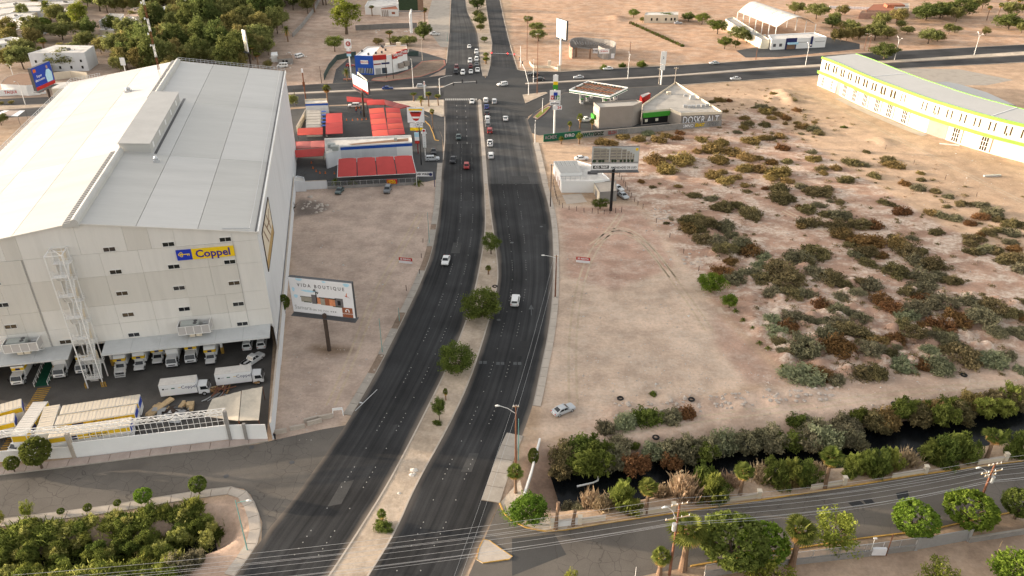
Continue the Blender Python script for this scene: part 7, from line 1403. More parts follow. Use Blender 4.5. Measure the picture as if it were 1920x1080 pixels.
# --- curved building
CB = PL([(1532.5,160),(1551,167.5),(1567.5,175),(1604,193.5),(1642,211),(1680,226.5),(1709,239),(1740,250.5),(1772,261.5),(1845,285),(1922,305),(2040,338),(2180,378)])
cv = smooth(CB, 2); cvb = empty('curved_building', CB[4], 0, 'long curved cream building with lime green trim and metal roof', 'building'); n_ = 44; cvp = resamp(cv, n_+1)
ends = inset(cvp, 16.5); H1, H2 = 6.2, 11.4
tot = sum((b-a).length for a, b in zip(cvp[:-1], cvp[1:]))
for i in range(n_):
    a, c = cvp[i], cvp[i+1]; b = WB(); b.wall([a, c], 0, H2, .3); b.build('wall', 'cream_bright', cvb)
b = WB(); b.wall([cvp[0], ends[0]], 0, H2, .3); b.build('wall','cream_bright',cvb); b = WB(); b.wall([cvp[-1], ends[-1]], 0, H2, .3); b.build('wall','cream_bright',cvb)
for i in range(0, n_, 4):
    b = WB(); A = [p + Vector((0,0,H2+.25)) for p in inset(cvp, -.5)[i:i+5]]; B = [p + Vector((0,0,H2+.25)) for p in ends[i:i+5]]; b.strip(A, B); b.v = [v for v in b.v]; b.build('roof_panel', 'roof_steel', cvb)
    b = WB(); b.wall([ends[j] for j in range(i, i+5)], 0, H2, .3); b.build('wall', 'cream_bright', cvb)
for path, z0, z1, t, nm in ((inset(cvp,-.5), H2-.5, H2+.5, .3, 'roof_trim'), (ends, H2-.2, H2+.4, .25, 'roof_trim')): b = WB(); b.wall(path, z0, z1, t); b.build(nm, 'green_lime', cvb)
eo = inset(cvp, -1.3); b = WB(); b.strip([p + Vector((0,0,H1)) for p in eo], [p + Vector((0,0,H1)) for p in cvp]); b.build('canopy_deck', 'cream_bright', cvb); b = WB(); b.wall(eo, H1-.95, H1+.1, .2); b.build('canopy_trim', 'green_lime', cvb)
for f in (.235, .62): i = int(f*n_); b = WB(); b.bar(cvp[i]+Vector((0,0,H2+.32)), ends[i]+Vector((0,0,H2+.32)), .25, .1); b.build('roof_joint', 'white_clean', cvb)
def on_curve(s):
    d_ = 0
    for a, b in zip(cvp[:-1], cvp[1:]):
        L_ = (b-a).length
        if d_ + L_ >= s: return a.lerp(b, (s-d_)/L_), (b-a).normalized()
        d_ += L_
    return cvp[-1], (cvp[-1]-cvp[-2]).normalized()
def cwin(s, w, z0, z1, m, name, frame_=False):
    p, t = on_curve(s); n2 = Vector((t.y,-t.x,0)); a, c = p - t*w/2, p + t*w/2; o = face(cvb, a, c, 0, 1, z0, z1, m, name, .18, .03)
    if frame_:
        for k in range(4): face(o, a, c, max(0,k/3-.03), min(1,k/3+.03), z0, z1, 'white_clean', 'mullion', .24)
        for k in range(4): zk = z0+(z1-z0)*k/3; face(o, a, c, -.03, 1.03, zk-.06, zk+.06, 'white_clean', 'transom', .25)
    return o
s = 3.0; k = 0
while s < tot*.80:
    if not 52 < s < 58: ws_ = .95 if s < 48 else .5; cwin(s, ws_, H1+1.0, H1+3.9, 'glass_brown', 'slit_window'); cwin(s+1.7, ws_, H1+1.0, H1+3.9, 'glass_brown', 'slit_window')
    if k % 5 == 2: cwin(s+.65, .5, H1+.7, H1+1.6, 'glass_brown', 'slit_window')
    s += 5.0; k += 1
for s in (3.0, 8.6): cwin(s, 1.3, .6, 4.2, 'glass_brown', 'tall_window', True)
for s in (17.5,24,30.5,37.5,44,51.5,73,83): cwin(s, 2.4, .3, 4.9, 'glass_brown', 'tall_window', True); cwin(s+2.3, .45, .3, 4.9, 'roof_brown', 'slit_window')
cwin(13.0, 2.8, .05, 4.6, 'taupe', 'doorway'); cwin(66.0, 7.6, .05, 5.0, 'taupe', 'doorway'); cwin(100, 10, H1+.5, H2-.6, 'void', 'opening')
o = cvb; p, t = on_curve(100); a, c = p-t*5, p+t*5; n2 = Vector((t.y,-t.x,0))*.3
for q, r_ in (((a,H1+.6),(c,H2-.7)),((a,H2-.7),(c,H1+.6))): b = WB(); b.bar(q[0]+n2+Vector((0,0,q[1])), r_[0]+n2+Vector((0,0,r_[1])), .3); b.build('brace', 'white_clean', cvb)
rb = empty('rear_wing', P(1800,180), 0, 'pale blue grey roof of the rear wing behind the curved building', 'building'); rp = PL([(1750,155),(1775,153),(1800,158),(1850,173),(1905,198),(1880,194),(1800,172)], 6.5); b = WB(); b.sheet(rp, 6.5); b.build('roof','roof_steel',rb); b = WB(); b.wall(rp, 0, 6.45, .2, True); b.build('wall','taupe',rb)
b = WB(); b.strip(inset(cvp,-4.5)[6:22], inset(cvp,-1.2)[6:22]); b.v = [Vector((v.x,v.y,.06)) for v in b.v]; tag(b.build('pavement','concrete_pale'), kind='structure')
# --- white house with ribbed metal roof and shed
h1 = bld('white_house', [(1038,304),(1082,302.5),(1114,312),(1143,337),(1113,341),(1053,341)], 3.4, 'white_clean', 'roof_white_worn', 'low white house beside the avenue with ribbed metal upper roof', 'house', par=.3)
C = [P(1038,303,5.0), P(1081.5,301.5,5.0), P(1091.5,323.5,4.4), P(1051.5,325,4.4)]
for k in range(11): t0, t1 = k/11+.008, (k+1)/11-.008; b = WB(); a, c, d_, e = C[0].lerp(C[1],t0), C[0].lerp(C[1],t1), C[3].lerp(C[2],t1), C[3].lerp(C[2],t0); u = Vector((0,0,.07*(k % 2))); b.add([a+u,c+u,d_+u,e+u],[(3,2,1,0)]); b.build('roof_sheet','roof_sheet',h1)
b = WB()
for i in range(4): a, c = C[i], C[(i+1) % 4]; b.quad((a.x,a.y,3.4),(c.x,c.y,3.4),c,a)
b.build('upper_wall','white_clean',h1); a, c = P(1038,303,3.4), P(1053,341,3.4)
for t in (.30,.55,.72): face(h1, a, c, t, t+.07, .2, 2.3, 'brown_print', 'door', .05)
fr = empty('rooftop_frame', P(1070,345), 0, 'bare steel frame standing on the white house front', 'frame'); b = WB()
for x in (1052,1060,1069,1078,1088): p, q = P(x,340,3.4), P(x,336,3.4); b.bar((p.x,p.y,3.4),(p.x,p.y,5.0),.08)
p, q = P(1052,340,3.4), P(1090,339,3.4); b.bar((p.x,p.y,5),(q.x,q.y,5),.1); b.bar((p.x,p.y,4.2),(q.x,q.y,4.2),.07); b.build('bars','metal_grey',fr)
s1 = bld('grey_shed', [(1113,341.5),(1155,339),(1157,358.5),(1124.5,361)], 3.0, 'block_grey', 'concrete_pale', 'grey block shed with pale roof under the apartment billboard', 'shed', par=.12); a, c = P(1113,341.5,3), P(1124.5,361,3); face(s1, a, c, 0, 1, 0, 3.0, 'cream', 'side_coat', .04); face(s1, a, c, .35,.65,.0,2.1,'block_grey','doorway',.08)
sheet('concrete_pad', [(1054,366),(1090,363),(1101,379),(1062,383)], .05, 'concrete_pale'); rbox(h1, 1111, 326.5, 3.4, (3.0,.3,.9), 'metal_dark', 'roof_tank')
# --- ruined curved wall with signs across the road
rn = empty('curved_ruin', P(1108,112), 0, 'roofless curved block building with roof ribs beyond the cross road', 'building'); rw = smooth(PL([(1067,100),(1068,108),(1073,110)]),1); rw2 = smooth(PL([(1121,106),(1130,111),(1142,112),(1152,108),(1154,98),(1140,94),(1110,91),(1085,89),(1070,92),(1067,100)]),1)
b = WB(); b.wall(rw, 0, 5.0, .3); b.build('wall','brick_pink',rn); b = WB(); b.wall(rw2, 0, 5.0, .3); b.build('wall','block_grey',rn)
for k in range(12): a, c = P(1074+k*5.6,95-.3*k+k*.9,0), P(1080+k*4.4,104+.2*k,0); b = WB(); b.bar((a.x,a.y,5.0),(c.x,c.y,5.0),.25,.3); b.build('roof_rib','metal_dark',rn)
for x, y in ((1080,107),(1106,110)): p = P(x,y); b = WB(); b.box((p.x-.4,p.y-.4,0),(p.x+.4,p.y+.4,4.4)); b.build('pier','roof_brown',rn)
a, c = P(1080,107), P(1106,110); b = WB(); b.bar((a.x,a.y,4.5),(c.x,c.y,4.5),.5,.5); b.build('lintel','metal_dark',rn)
for bx, by, w, z0, z1, m, s_ in ((1132,111.4,4.6,2.8,4.8,'pale_print','SE RENTA'),(1146,110.5,2.6,.4,2.6,'pale_print',''),(1117,105.5,3,1.5,3.8,'pale_print','SE VENDE')):
    p = P(bx,by); b = WB(); b.box((p.x-w/2,p.y-.5,z0),(p.x+w/2,p.y-.42,z1)); o = b.build('sign_board',m,rn)
    if s_: text(s_, o, 'red' if bx == 1132 else 'black', .8, frame((p.x,p.y-.52,(z0+z1)/2),(1,0,0),(0,-1,0)), bold=.02)
wl_ = smooth(PL([(993,118),(997,126),(1010,128),(1030,127),(1048,131)]),1); b = WB(); b.wall(wl_, 0, 1.0, .4); o = b.build('entrance_wall','cream',None); tag(o,'low curved cream entrance wall at the far junction corner','wall')
for x, y in ((1048,132),(1030,124)): p = P(x,y); b = WB(); b.box((p.x-.7,p.y-.7,0),(p.x+.7,p.y+.7,2.4)); tag(b.build('gate_pier','cream',at=p),'cream gate pier of the far corner, %s one' % ('right' if x > 1040 else 'left'),'pier')
# --- beyond the junction
lh = bld('long_house', [(1208,29),(1211,23.5),(1272,22.5),(1272,28.5)], 4.0, 'cream', 'roof_white_worn', 'long cream single storey house in the upper middle', 'house', par=.2); a, c = P(1208,29,4), P(1272,28.5,4)
for t in (.2,.36,.62,.78,.88): face(lh, a, c, t, t+.05, 1.2, 2.6, 'void', 'window', .05)
vh_ = empty('vaulted_hall', P(1450,70), 0, 'open sided hall with pale vaulted roof at upper right', 'hall'); A0, A1 = P(1384,22,6.4), P(1456,51.5,6.4); B0, B1 = P(1432,13,6.4), P(1530,45,6.4)
for j in range(8):
    t0, t1 = j/8+.004, (j+1)/8-.004; b = WB(); m_ = 10; vs = []
    for t in (t0, t1):
        p, q = A0.lerp(A1,t), B0.lerp(B1,t)
        for k in range(m_+1): f = k/m_; vs.append(p.lerp(q,f)+Vector((0,0,4.2*math.sin(math.pi*f))))
    b.add(vs,[(k,k+1,m_+2+k,m_+1+k) for k in range(m_)]); b.build('roof_panel','roof_white_worn',vh_,smooth=True)
for k in range(7):
    for p in (A0.lerp(A1,k/6), B0.lerp(B1,k/6)): b = WB(); b.tube([(p.x,p.y,0),(p.x,p.y,6.4)],.25,6); b.build('column','steel_white',vh_)
ax = bld('white_annex', [(1447,75.5),(1441,66.5),(1526,62),(1550,70.5)], 4.6, 'white_clean', 'roof_white_worn', 'white low building with blue doorway before the vaulted hall', par=.4); a, c = P(1447,75.5,4.6), P(1550,70.5,4.6)
face(ax, a, c, .26, .46, 0, 5.2, 'navy', 'blue_portal', .15); face(ax, a, c, .29, .44, .0, 2.2, 'roof_brown', 'doorway', .2); face(ax, a, c, .29,.47,2.4,3.2,'sky_print','awning',1.4,1.3); face(ax, a, c, .71,.75,.6,5.6,'navy','blue_pylon',.3)
for t in (.04,.15): face(ax, a, c, t, t+.05, 1.4, 2.8, 'metal_dark', 'window', .05)
face(ax, a, c, .48,.68,2.8,3.1,'metal_grey','window',.06); face(ax, a, c, .80,.98,2.8,3.1,'metal_grey','window',.06)
aw_ = bld('long_annex', [(1443,75),(1374,32.5),(1360,36),(1366,41),(1428,75)], 4.2, 'cream_bright', 'taupe_roof', 'long diagonal annex running back from the white building', par=.3)
for x, y in ((1383,50),(1392,55),(1400,60),(1407,62),(1412,59),(1420,66),(1434,68)): rbox(aw_, x, y, 4.2, (1.1,1,.8), 'metal_grey', 'rooftop_unit')
rc = bld('ranch_house', [(1625,19),(1638,8),(1700,7),(1704,17),(1680,20)], 4.0, 'brick_pink', 'tile_red', 'red tiled ranch house at the upper right', 'house', par=0); rbox(rc, 1676, 13, 4.0, (10,5,1.6), 'tile_red', 'upper_roof'); bld('brick_outbuilding', [(1612,25),(1616,20),(1646,19),(1645,25)], 3.0, 'brick_pink', 'roof_brown', 'low brick outbuilding left of the ranch house', 'house', par=.1); bld('adobe_house', [(1676,16),(1682,7),(1705,6),(1705,15)], 4.6, 'cream', 'taupe_roof', 'ochre house block joined to the ranch house', 'house', par=.2)
pf = empty('picket_fence', P(1600,17), 0, 'white picket fence row before the far ranch', 'fence')
for k in range(16): p = P(1558+k*5.6,15.5+.2*k); b = WB(); b.box((p.x-1.1,p.y-.1,0),(p.x+1.1,p.y+.1,1.4)); b.build('fence_panel','pale_print',pf)
tg = bld('tiled_gatehouse', [(713,17.5),(747,17.5),(742,10.5),(719,10.5)], 3.8, 'white_paint', 'tile_red', 'white gatehouse with hipped red tile roof at the top edge', 'house', par=0); a, c = P(713,17.5,3.8), P(747,17.5,3.8); face(tg, a, c, .62,.8,1.2,2.4,'brown_print','window',.06)
for t in (.08,.18,.28,.38): face(tg, a, c, t, t+.035, 0, 3.4, 'roof_brown', 'column', .2)
bld('white_villa', [(684,13),(690,3),(745,-1),(748,9),(714,14)], 4.2, 'white_paint', 'roof_white_worn', 'rambling white villa behind the tiled gatehouse', 'house', par=.5)
wall_thing(PL([(549,70),(568,50),(590,20),(600,0)]), 2.2, .3, 'block_grey', 'pale wall separating the wood from the cleared plot'); wall_thing(PL([(667,57),(720,54),(782,52)]), 2.6, .3, 'block_wall', 'grey block wall behind the waste ground')
# huts on the waste ground
ht_ = bld('roofless_hut', [(519,104),(546,102),(549,109),(520,111)], 2.6, 'block_grey', 'dirt_dark', 'roofless grey block hut among scrap', 'hut', par=.0); a, c = P(520,111,2.6), P(549,109,2.6); face(ht_, a, c, .3,.42,0,2.0,'void','doorway',.05); face(ht_, a, c, .5,.65,.9,1.9,'void','window',.05)
bld('white_box_body', [(507.5,104),(508,98),(520,97),(521,104)], 3.0, 'white_paint', 'white_paint', 'white box truck body standing beside the roofless hut', 'container', par=0)
# --- houses at the upper left
HS = (([(52,100),(105,84),(176,85.5),(158,98.5)],8.0,'wall_side','roof_white_worn','large grey shed with white roof among trees','shed'),
 ([(13,62),(45,52),(60,53),(58,64),(30,67)],3.6,'white_paint','roof_peach','small house with peach flat roof beside parked car','house'),([(-10,76),(20,70),(37,72),(30,80),(-10,84)],5.5,'white_clean','roof_white_worn','two storey white house at the left picture edge','house'),
 ([(18,37),(40,28),(68,29),(64,37),(45,40)],5.5,'white_clean','roof_white_worn','white two storey house with arched windows','house'),([(-10,32),(30,22),(70,24),(40,34),(-10,44)],4,'cream','roof_white_worn','flat roofed house in the packed quarter, lower row','house'),
 ([(-10,18),(40,12),(80,13),(75,21),(-10,27)],4,'wall_side','roof_white_worn','flat roofed house in the packed quarter, middle row','house'),([(-10,8),(30,3),(76,4),(78,10),(-10,15)],4,'cream','roof_white_worn','flat roofed house in the packed quarter, upper row','house'),([(80,4),(146,0),(150,6),(85,12)],4,'cream','roof_white_worn','flat roofed house behind the large palm','house'),
 ([(108,22),(112,16),(140,15),(144,22)],3.6,'brick_pink','roof_white_worn','red walled house right of the large palm','house'),([(-10,-2),(60,-8),(120,-8),(118,-1),(-10,4)],4,'wall_side','taupe_roof','flat roofed house at the top edge of the packed quarter','house'),
 ([(185,40),(206,26),(232,27),(222,41)],4.5,'wall_side','taupe_roof','grey gabled house left of the wood','house'),([(230,40),(246,31),(257,37),(240,43)],4.5,'white_paint','taupe_roof','white gabled house left of the wood','house'),([(236,31),(244,24),(280,24),(276,32)],4,'cream','roof_peach','peach roofed house among the wood','house'),([(240,21),(250,15),(280,15),(281,22)],4,'cream','roof_peach','peach roofed house farther into the wood','house'),
 ([(296,22),(308,12),(334,12),(322,23)],7,'wall_side','white_clean','white roofed grey hall at the wood edge','house'),([(292,30),(300,23),(322,23),(312,30)],5,'wall_side','roof_white_worn','grey lean-to hall in front of the white roofed one','house'),([(259,41),(262,38.5),(304,40),(305,43)],3.5,'cream','roof_white_worn','long low cream house in front of the wood halls','house'),([(186,56),(190,53),(213,54),(214,57)],3,'cream','roof_white_worn','low shed below the grey gabled house','shed'),([(180,72),(186,66),(213,66),(208,74)],2.6,'block_grey','roof_white_worn','tin roofed shelter at the wood edge','shed'),
 ([(270,10),(272,8),(290,8.5),(290,14)],4.5,'cream','roof_peach','small house high in the wood','house'))
for pts, h_, wm, rm, lab, ct in HS:
    o = bld('house' if ct == 'house' else 'shed_building', pts, h_, wm, rm, lab, ct, par=.25 if ct == 'house' else 0)
    pl = PLN[o]; n = len(pl)
    for i in range(n):                       # windows on walls that face the view
        a, c = pl[i], pl[(i+1) % n]; d_ = c-a; nn = Vector((d_.y,-d_.x,0))
        if nn.y < 0 and d_.length > 3:
            k = max(1, int(d_.length/4.5))
            for j in range(k): t = (j+.5)/k; face(o, a, c, t-.45/d_.length, t+.45/d_.length, 1.1, 2.3, 'void', 'window', .04)
            if h_ > 5: [face(o, a, c, (j+.5)/k-.45/d_.length, (j+.5)/k+.45/d_.length, 3.9, 5.0, 'void', 'window', .04) for j in range(k)]
    for j in range(2): q = sum(pl, Vector())/n; b = WB(); b.cbox((q.x+rnd.uniform(-3,3),q.y+rnd.uniform(-2,2),h_+.4),(1,1,.9)); b.build('roof_tank', 'block_wall', o)
# taqueria and shelters along the left cross road
tq = bld('taqueria', [(0,157),(12,145),(36,137),(68,137),(70,158),(48,160),(12,158)], 4.2, 'white_paint', 'roof_brown', 'white walled taco restaurant with brown roof beside the street', 'restaurant', par=0); a, c = P(0,184), P(46,178); 
tw = wall_thing(PL([(-20,181),(0,180),(46,177.5)]), 2.4, .25, 'white_clean', 'white wall with red restaurant lettering, left part'); LOCM[tw] = Matrix.Translation(P(-20,181)); ftext(tw, 'TAQUERIA', P(0,180), P(46,177.5), .62, 1.3, 1.5, 'red', .15, bold=.04); tw = wall_thing(PL([(53,178),(87,175.5)]), 2.4, .25, 'white_clean', 'white wall with red restaurant lettering, right part'); LOCM[tw] = Matrix.Translation(P(53,178)); ftext(tw, 'EL TORO', P(53,178), P(87,175.5), .5, 1.3, 1.4, 'red', .15, bold=.04)
wall_thing(PL([(104,150),(135,146),(166,149)]), 3.0, .3, 'cream', 'cream wall left of the white sheds behind the warehouse'); bld('white_shed', [(96,166),(102,155),(133,153),(122,166)], 3.2, 'cream', 'roof_white_worn', 'white roofed shed behind the blue billboard post', 'shed', par=0); bld('tin_shelter', [(55,136),(80,122),(96,118),(98,124),(70,137)], 3.0, 'block_grey', 'taupe_roof', 'tin roof shelter above the blue billboard', 'shed', par=0)
sc_ = empty('striped_shelter', P(25,222), 0, 'pink and white striped shelter roof at the left edge below the street', 'shelter'); C = PL([(-20,217),(8,207),(47,207),(33,218)], 3.2)
for k, (t0, t1, m) in enumerate(((0,.25,'white_clean'),(.26,.74,'concrete_pink'),(.75,1,'pale_print'))): b = WB(); b.quad(*[x for x in (C[0].lerp(C[3],t0), C[0].lerp(C[3],t1), C[1].lerp(C[2],t1), C[1].lerp(C[2],t0))]); b.build('roof_panel', m, sc_)
for p in C: b = WB(); b.tube([(p.x,p.y,0),(p.x,p.y,3.2)],.07); b.build('post','metal_dark',sc_)
# ------------------------------------------------------------------ poles, lamps, wires
def pole(x, yb, yt, label, m='wood_pole', r=.15, arms=(), lamp=None, name='utility_pole', cat='utility pole', group='utility poles', rz=0.0, at=None, h=None, lm='steel_white'):
    """post at a photo foot; arms (z below top, half length), lamp (dx, dz) arm end"""
    p = at or P(x, yb); h_ = h or topz(p, yt); root = empty(name, p, rz, label, cat, group); b = MB(); b.tube([(0,0,-.2),(0,0,h_*.5),(0,0,h_)],[r*1.25,r,r*.75],8); b.build('post', m, root)
    for dz, hl in arms:
        b = MB(); b.bar((-hl,0,h_-dz),(hl,0,h_-dz),.12,.14); o = b.build('crossarm','wood_pale',root)
        for k in range(4): u = -hl+.1+k*(2*hl-.2)/3; q = MB(); q.tube([(u,0,h_-dz+.07),(u,0,h_-dz+.3)],[.07,.05],6); q.build('insulator','white_clean',o)
    if lamp:
        dx, dz = lamp; b = MB(); b.tube([(0,0,h_-abs(dz)-.5),(dx*.5,0,h_-.25-abs(dz)*.3),(dx,0,h_-.1)],.05,6); b.build('lamp_arm',lm,root); b = MB(); s = 1 if dx > 0 else -1; b.tube([(dx,0,h_-.1),(dx+s*.35,0,h_-.06),(dx+s*.75,0,h_-.1)],[.1,.17,.09],8); b.build('lamp_head','lamp_lens',root)
    return root, p, h_
LG = 'street lamps'
_, q1, h1_ = pole(1041,557,478,'brown utility pole with a street lamp arm beside the right pavement',lamp=(-2.6,.3),arms=((.25,.5),))
_, q2, h2_ = pole(967,868,760,'rust brown utility pole with a lamp over the right carriageway',lamp=(-2.6,1.2),arms=((.25,.5),))
_, q0, h0_ = pole(1032,388,308,'dark utility pole in front of the white house','wood_dark',.13,arms=((.25,.5),))
_, q3, h3_ = pole(0,0,0,'utility pole below the picture edge carrying the avenue wires',at=Vector((-12,46,0)),h=11,arms=((.25,.5),))
pole(972,862,785,'thin green lamp post behind the rust brown utility pole','green_pole',.07,name='lamp_post',cat='lamp post',group=LG)
_, u1, g1 = pole(1833,950,870,'utility pole with three crossarms and transformer at the lower right','wood_pole',.17,arms=((.1,1.2),(1.6,1.9),(2.3,1.0)),lamp=(-2.6,2.4),rz=R(14)); b = MB(); b.tube([(.45,-.2,g1-3.6),(.45,-.2,g1-2.5)],.32,10); b.build('transformer','metal_galv',_)
_, u2, g2 = pole(1255,1078,945,'near utility pole with crossarms and transformer beside the shaggy palm','wood_pole',.17,arms=((.1,1.2),(2.6,1.8)),lamp=(-1.8,2.8),rz=R(14)); b = MB(); b.tube([(-.45,-.2,g2-4.6),(-.45,-.2,g2-3.4)],.32,10); b.build('transformer','metal_galv',_)
_, u0, g0 = pole(0,0,0,'utility pole beyond the lower left picture edge',at=Vector((-62,66,0)),h=11.5,arms=((.1,1.2),(2.4,1.8)),rz=R(5)); _, u3, g3 = pole(0,0,0,'utility pole beyond the right picture edge',at=Vector((128,100,0)),h=11,arms=((.1,1.2),(1.6,1.9)),rz=R(12))
WR = 0
def wire(a, c, sag, label, r=.016, n=14):
    a = Vector(a); c = Vector(c); b = MB(); b.tube([a.lerp(c,k/n) - Vector((0,0,4*sag*(k/n)*(1-k/n))) for k in range(n+1)], r, 4, False); tag(b.build('overhead_wire','metal_galv',at=a), label, 'wire', 'overhead wires')
for pa, ha, pb, hb, nm in ((u0,g0,u2,g2,'over the avenue foot'),(u2,g2,u1,g1,'along the canal street'),(u1,g1,u3,g3,'at the right picture edge')):
    for k, (dz, off) in enumerate(((-.1,-1.1),(-.1,.0),(-.1,1.1),(1.9,-1.7),(1.9,-.6),(1.9,.6),(1.9,1.7),(3.4,0),(3.8,0))):
        v = Vector((-.25,.97,0))*off; wire(Vector((pa.x,pa.y,ha-dz))+v*.9, Vector((pb.x,pb.y,hb-dz))+v*.9, 1.0+.1*k, 'power line '+('top level' if k < 3 else 'middle level' if k < 7 else 'lowest level')+' '+nm)
for pa, ha, pb, hb, nm in ((q3,11,q2,h2_,'below the rust brown pole'),(q2,h2_,q1,h1_,'between the two brown poles'),(q1,h1_,q0,h0_,'up to the dark pole')):
    for off in (-.45,.45): wire((pa.x+off,pa.y,ha-.0),(pb.x+off,pb.y,hb-.0),1.2,'thin line along the right carriageway '+nm,.015)
def lamp2(x, yb, yt, label, two=True):
    p = P(x,yb); h_ = topz(p,yt); root = empty('street_lamp', p, R(90), label, 'street lamp', LG); b = MB(); b.tube([(0,0,0),(0,0,h_*.8)],[.16,.1],8); b.build('post','steel_white',root)
    for s in ((-1,1) if two else (-1,)): b = MB(); b.tube([(0,0,h_*.78),(s*.7,0,h_*.92),(s*1.9,0,h_)],.07,6); b.build('lamp_arm','steel_white',root); b = MB(); b.tube([(s*1.9,0,h_),(s*2.3,0,h_+.02),(s*2.7,0,h_)],[.1,.16,.08],8); b.build('lamp_head','lamp_lens',root)
for x, yb, yt, lab in ((1510,123,82,'double armed street lamp left of the curved building'),(1826,104,62,'double armed street lamp on the far right median'),(1177,148,100,'double armed street lamp behind the fuel canopy'),(1677,112,70,'double armed street lamp behind the round median tree')): lamp2(x,yb,yt,lab)
for x, yb, yt, lab in ((1554,136,119,'short lamp post beside the curved building end'),(1000,156,109,'curved lamp post on the right median tip'),(775,165,108,'tall lamp post beside the left cross road'),(48,197,150,'lamp post on the left median near the blue billboard'),(24,140,118,'lamp post by the tree at the left edge'),(1003,268,222,'slim lamp post at the green wall end'),(1017,211,182,'flag like lamp post on the station planter')): lamp2(x,yb,yt,lab,False)
pole(464,1032,938,'pale green lamp post at the lower left pavement curve','green_pole',.08,lamp=(1.5,.1),name='lamp_post',cat='lamp post',group=LG,lm='green_pole')
for x, yb, yt, lab in ((717,661,597,'pale green post beside broken kerb below the billboard'),(749,602,577,'short pale green post on the left verge'),(805,456,398,'pale green post on the left verge near the car wash'),(839,78,62,'thin sign gantry post left of the far avenue')): pole(x,yb,yt,lab,'green_pole',.06,name='lamp_post',cat='lamp post',group=LG)
a, c = P(666,772), P(709,748); b = MB(); b.tube([a+Vector((0,0,.2)), c+Vector((0,0,2.2))],.07,6); b.tube([a.lerp(c,.35)+Vector((-.6,.1,1.0)), a.lerp(c,.35)+Vector((0,0,.95))],[.16,.1],6); tag(b.build('leaning_lamp_post','metal_galv',at=a),'toppled grey lamp post leaning over the left carriageway edge','lamp post')
for x, yb, yt, lab in ((792,113,71,'pale cross shaped utility pole by the far forecourt'),(988,113,32,'utility pole right of the far avenue, farther one'),(1007,176,62,'utility pole with white base at the right junction corner'),(1181,100,78,'utility pole beside the curved ruin'),(1417,112,77,'thin utility pole in front of the long annex'),(1235,158,127,'pale utility pole behind the triangular store, left one'),(1265,156,126,'pale utility pole behind the triangular store, right one'),(603,156,124,'thin dark pole at the waste ground corner'),(555,197,166,'thin dark pole behind the warehouse corner'),(125,40,12,'utility pole among the upper left houses'),(738,148,101,'dark pole before the drive-through shop, right one'),(725,147,112,'dark pole before the drive-through shop, middle one'),(1620,95,62,'utility pole cluster beside the parking court'),(1628,96,66,'utility pole with boxes beside the parking court')): pole(x,yb,yt,lab,'wood_dark' if 'dark' in lab else 'wood_pole' if 'pale' not in lab else 'concrete_pale',.12,arms=((.5,.9),) if 'thin' not in lab else (),group='far utility poles')
# traffic signals
def signal_mast(x, yb, yt, arm, heads, label, lit=False, lamp=None):
    p = P(x,yb); h_ = topz(p,yt); root = empty('traffic_signal', p, 0, label, 'traffic signal', 'traffic signals'); b = WB(); b.tube([p,Vector((p.x,p.y,h_))],[.2,.14],8); b.build('mast','steel_white',root)
    q = Vector((arm[0],arm[1],0)); b = WB(); z0 = h_*arm[2]; pts = [Vector((p.x,p.y,z0)), p.lerp(q,.4)+Vector((0,0,z0+(arm[3]-z0)*.75)), Vector((q.x,q.y,arm[3]))]; b.tube(pts,[.12,.1,.07],6); b.build('mast_arm','steel_white',root)
    for f in heads:
        c = p.lerp(q,f); z = z0+(arm[3]-z0)*min(1,f*1.6) - .1; b = WB(); b.box((c.x-.22,c.y-.2,z-.65),(c.x+.22,c.y+.2,z+.55)); o = b.build('signal_head','black',root)
        for k in range(3): s = WB(); s.tube([(c.x,c.y-.2,z+.3-k*.37),(c.x,c.y-.24,z+.3-k*.37)],.16 if not (lit and k == 0) else .22,8); s.build('signal_lens','signal_red' if (lit and k == 0) else 'metal_dark',o)
    if lamp: b = WB(); b.tube([Vector((p.x,p.y,h_)), Vector((p.x+lamp*.6,p.y,h_+1.0)), Vector((p.x+lamp,p.y,h_+1.1))],.06,6); b.build('lamp_arm','steel_white',root)
e = P(894,184); signal_mast(825,180,147,(e.x,e.y,.45,6.6),(.38,.62,1.0),'white signal mast with long arm left of the junction',lamp=5.2)
e = P(922,126); signal_mast(976,126,86,(e.x,e.y,.55,6.2),(.45,.22,1.0),'far signal mast with two lit red lights over the right carriageway',True)
e = P(974,150); signal_mast(991,178,156,(e.x,e.y,.9,9.0),(.35,.7,1.0),'white curved signal mast on the right traffic island')
# lattice tower, red above white
lt = P(362,46); LT = empty('lattice_tower', lt, 0, 'red and white lattice tower rising from the wood', 'tower')
for k in range(5):
    b = MB(); z0, z1 = k*7, (k+1)*7; w0, w1 = 2.0-k*.28, 2.0-(k+1)*.28
    for i in range(4):
        sx, sy = ((-1,-1),(1,-1),(1,1),(-1,1))[i]; ex, ey = ((-1,-1),(1,-1),(1,1),(-1,1))[(i+1) % 4]
        b.bar((sx*w0,sy*w0,z0),(sx*w1,sy*w1,z1),.3); b.bar((sx*w0,sy*w0,z0),(ex*w1,ey*w1,z1),.18); b.bar((ex*w0,ey*w0,z0),(sx*w1,sy*w1,z1),.18); b.bar((sx*w1,sy*w1,z1),(ex*w1,ey*w1,z1),.15)
    b.build('tower_section','white_paint' if k < 2 else 'orange',LT)
totem(244,170,108,4,[(108,122,4.5,'white_clean','','',0)],'small white pole sign behind the warehouse roof edge',pr=.2)
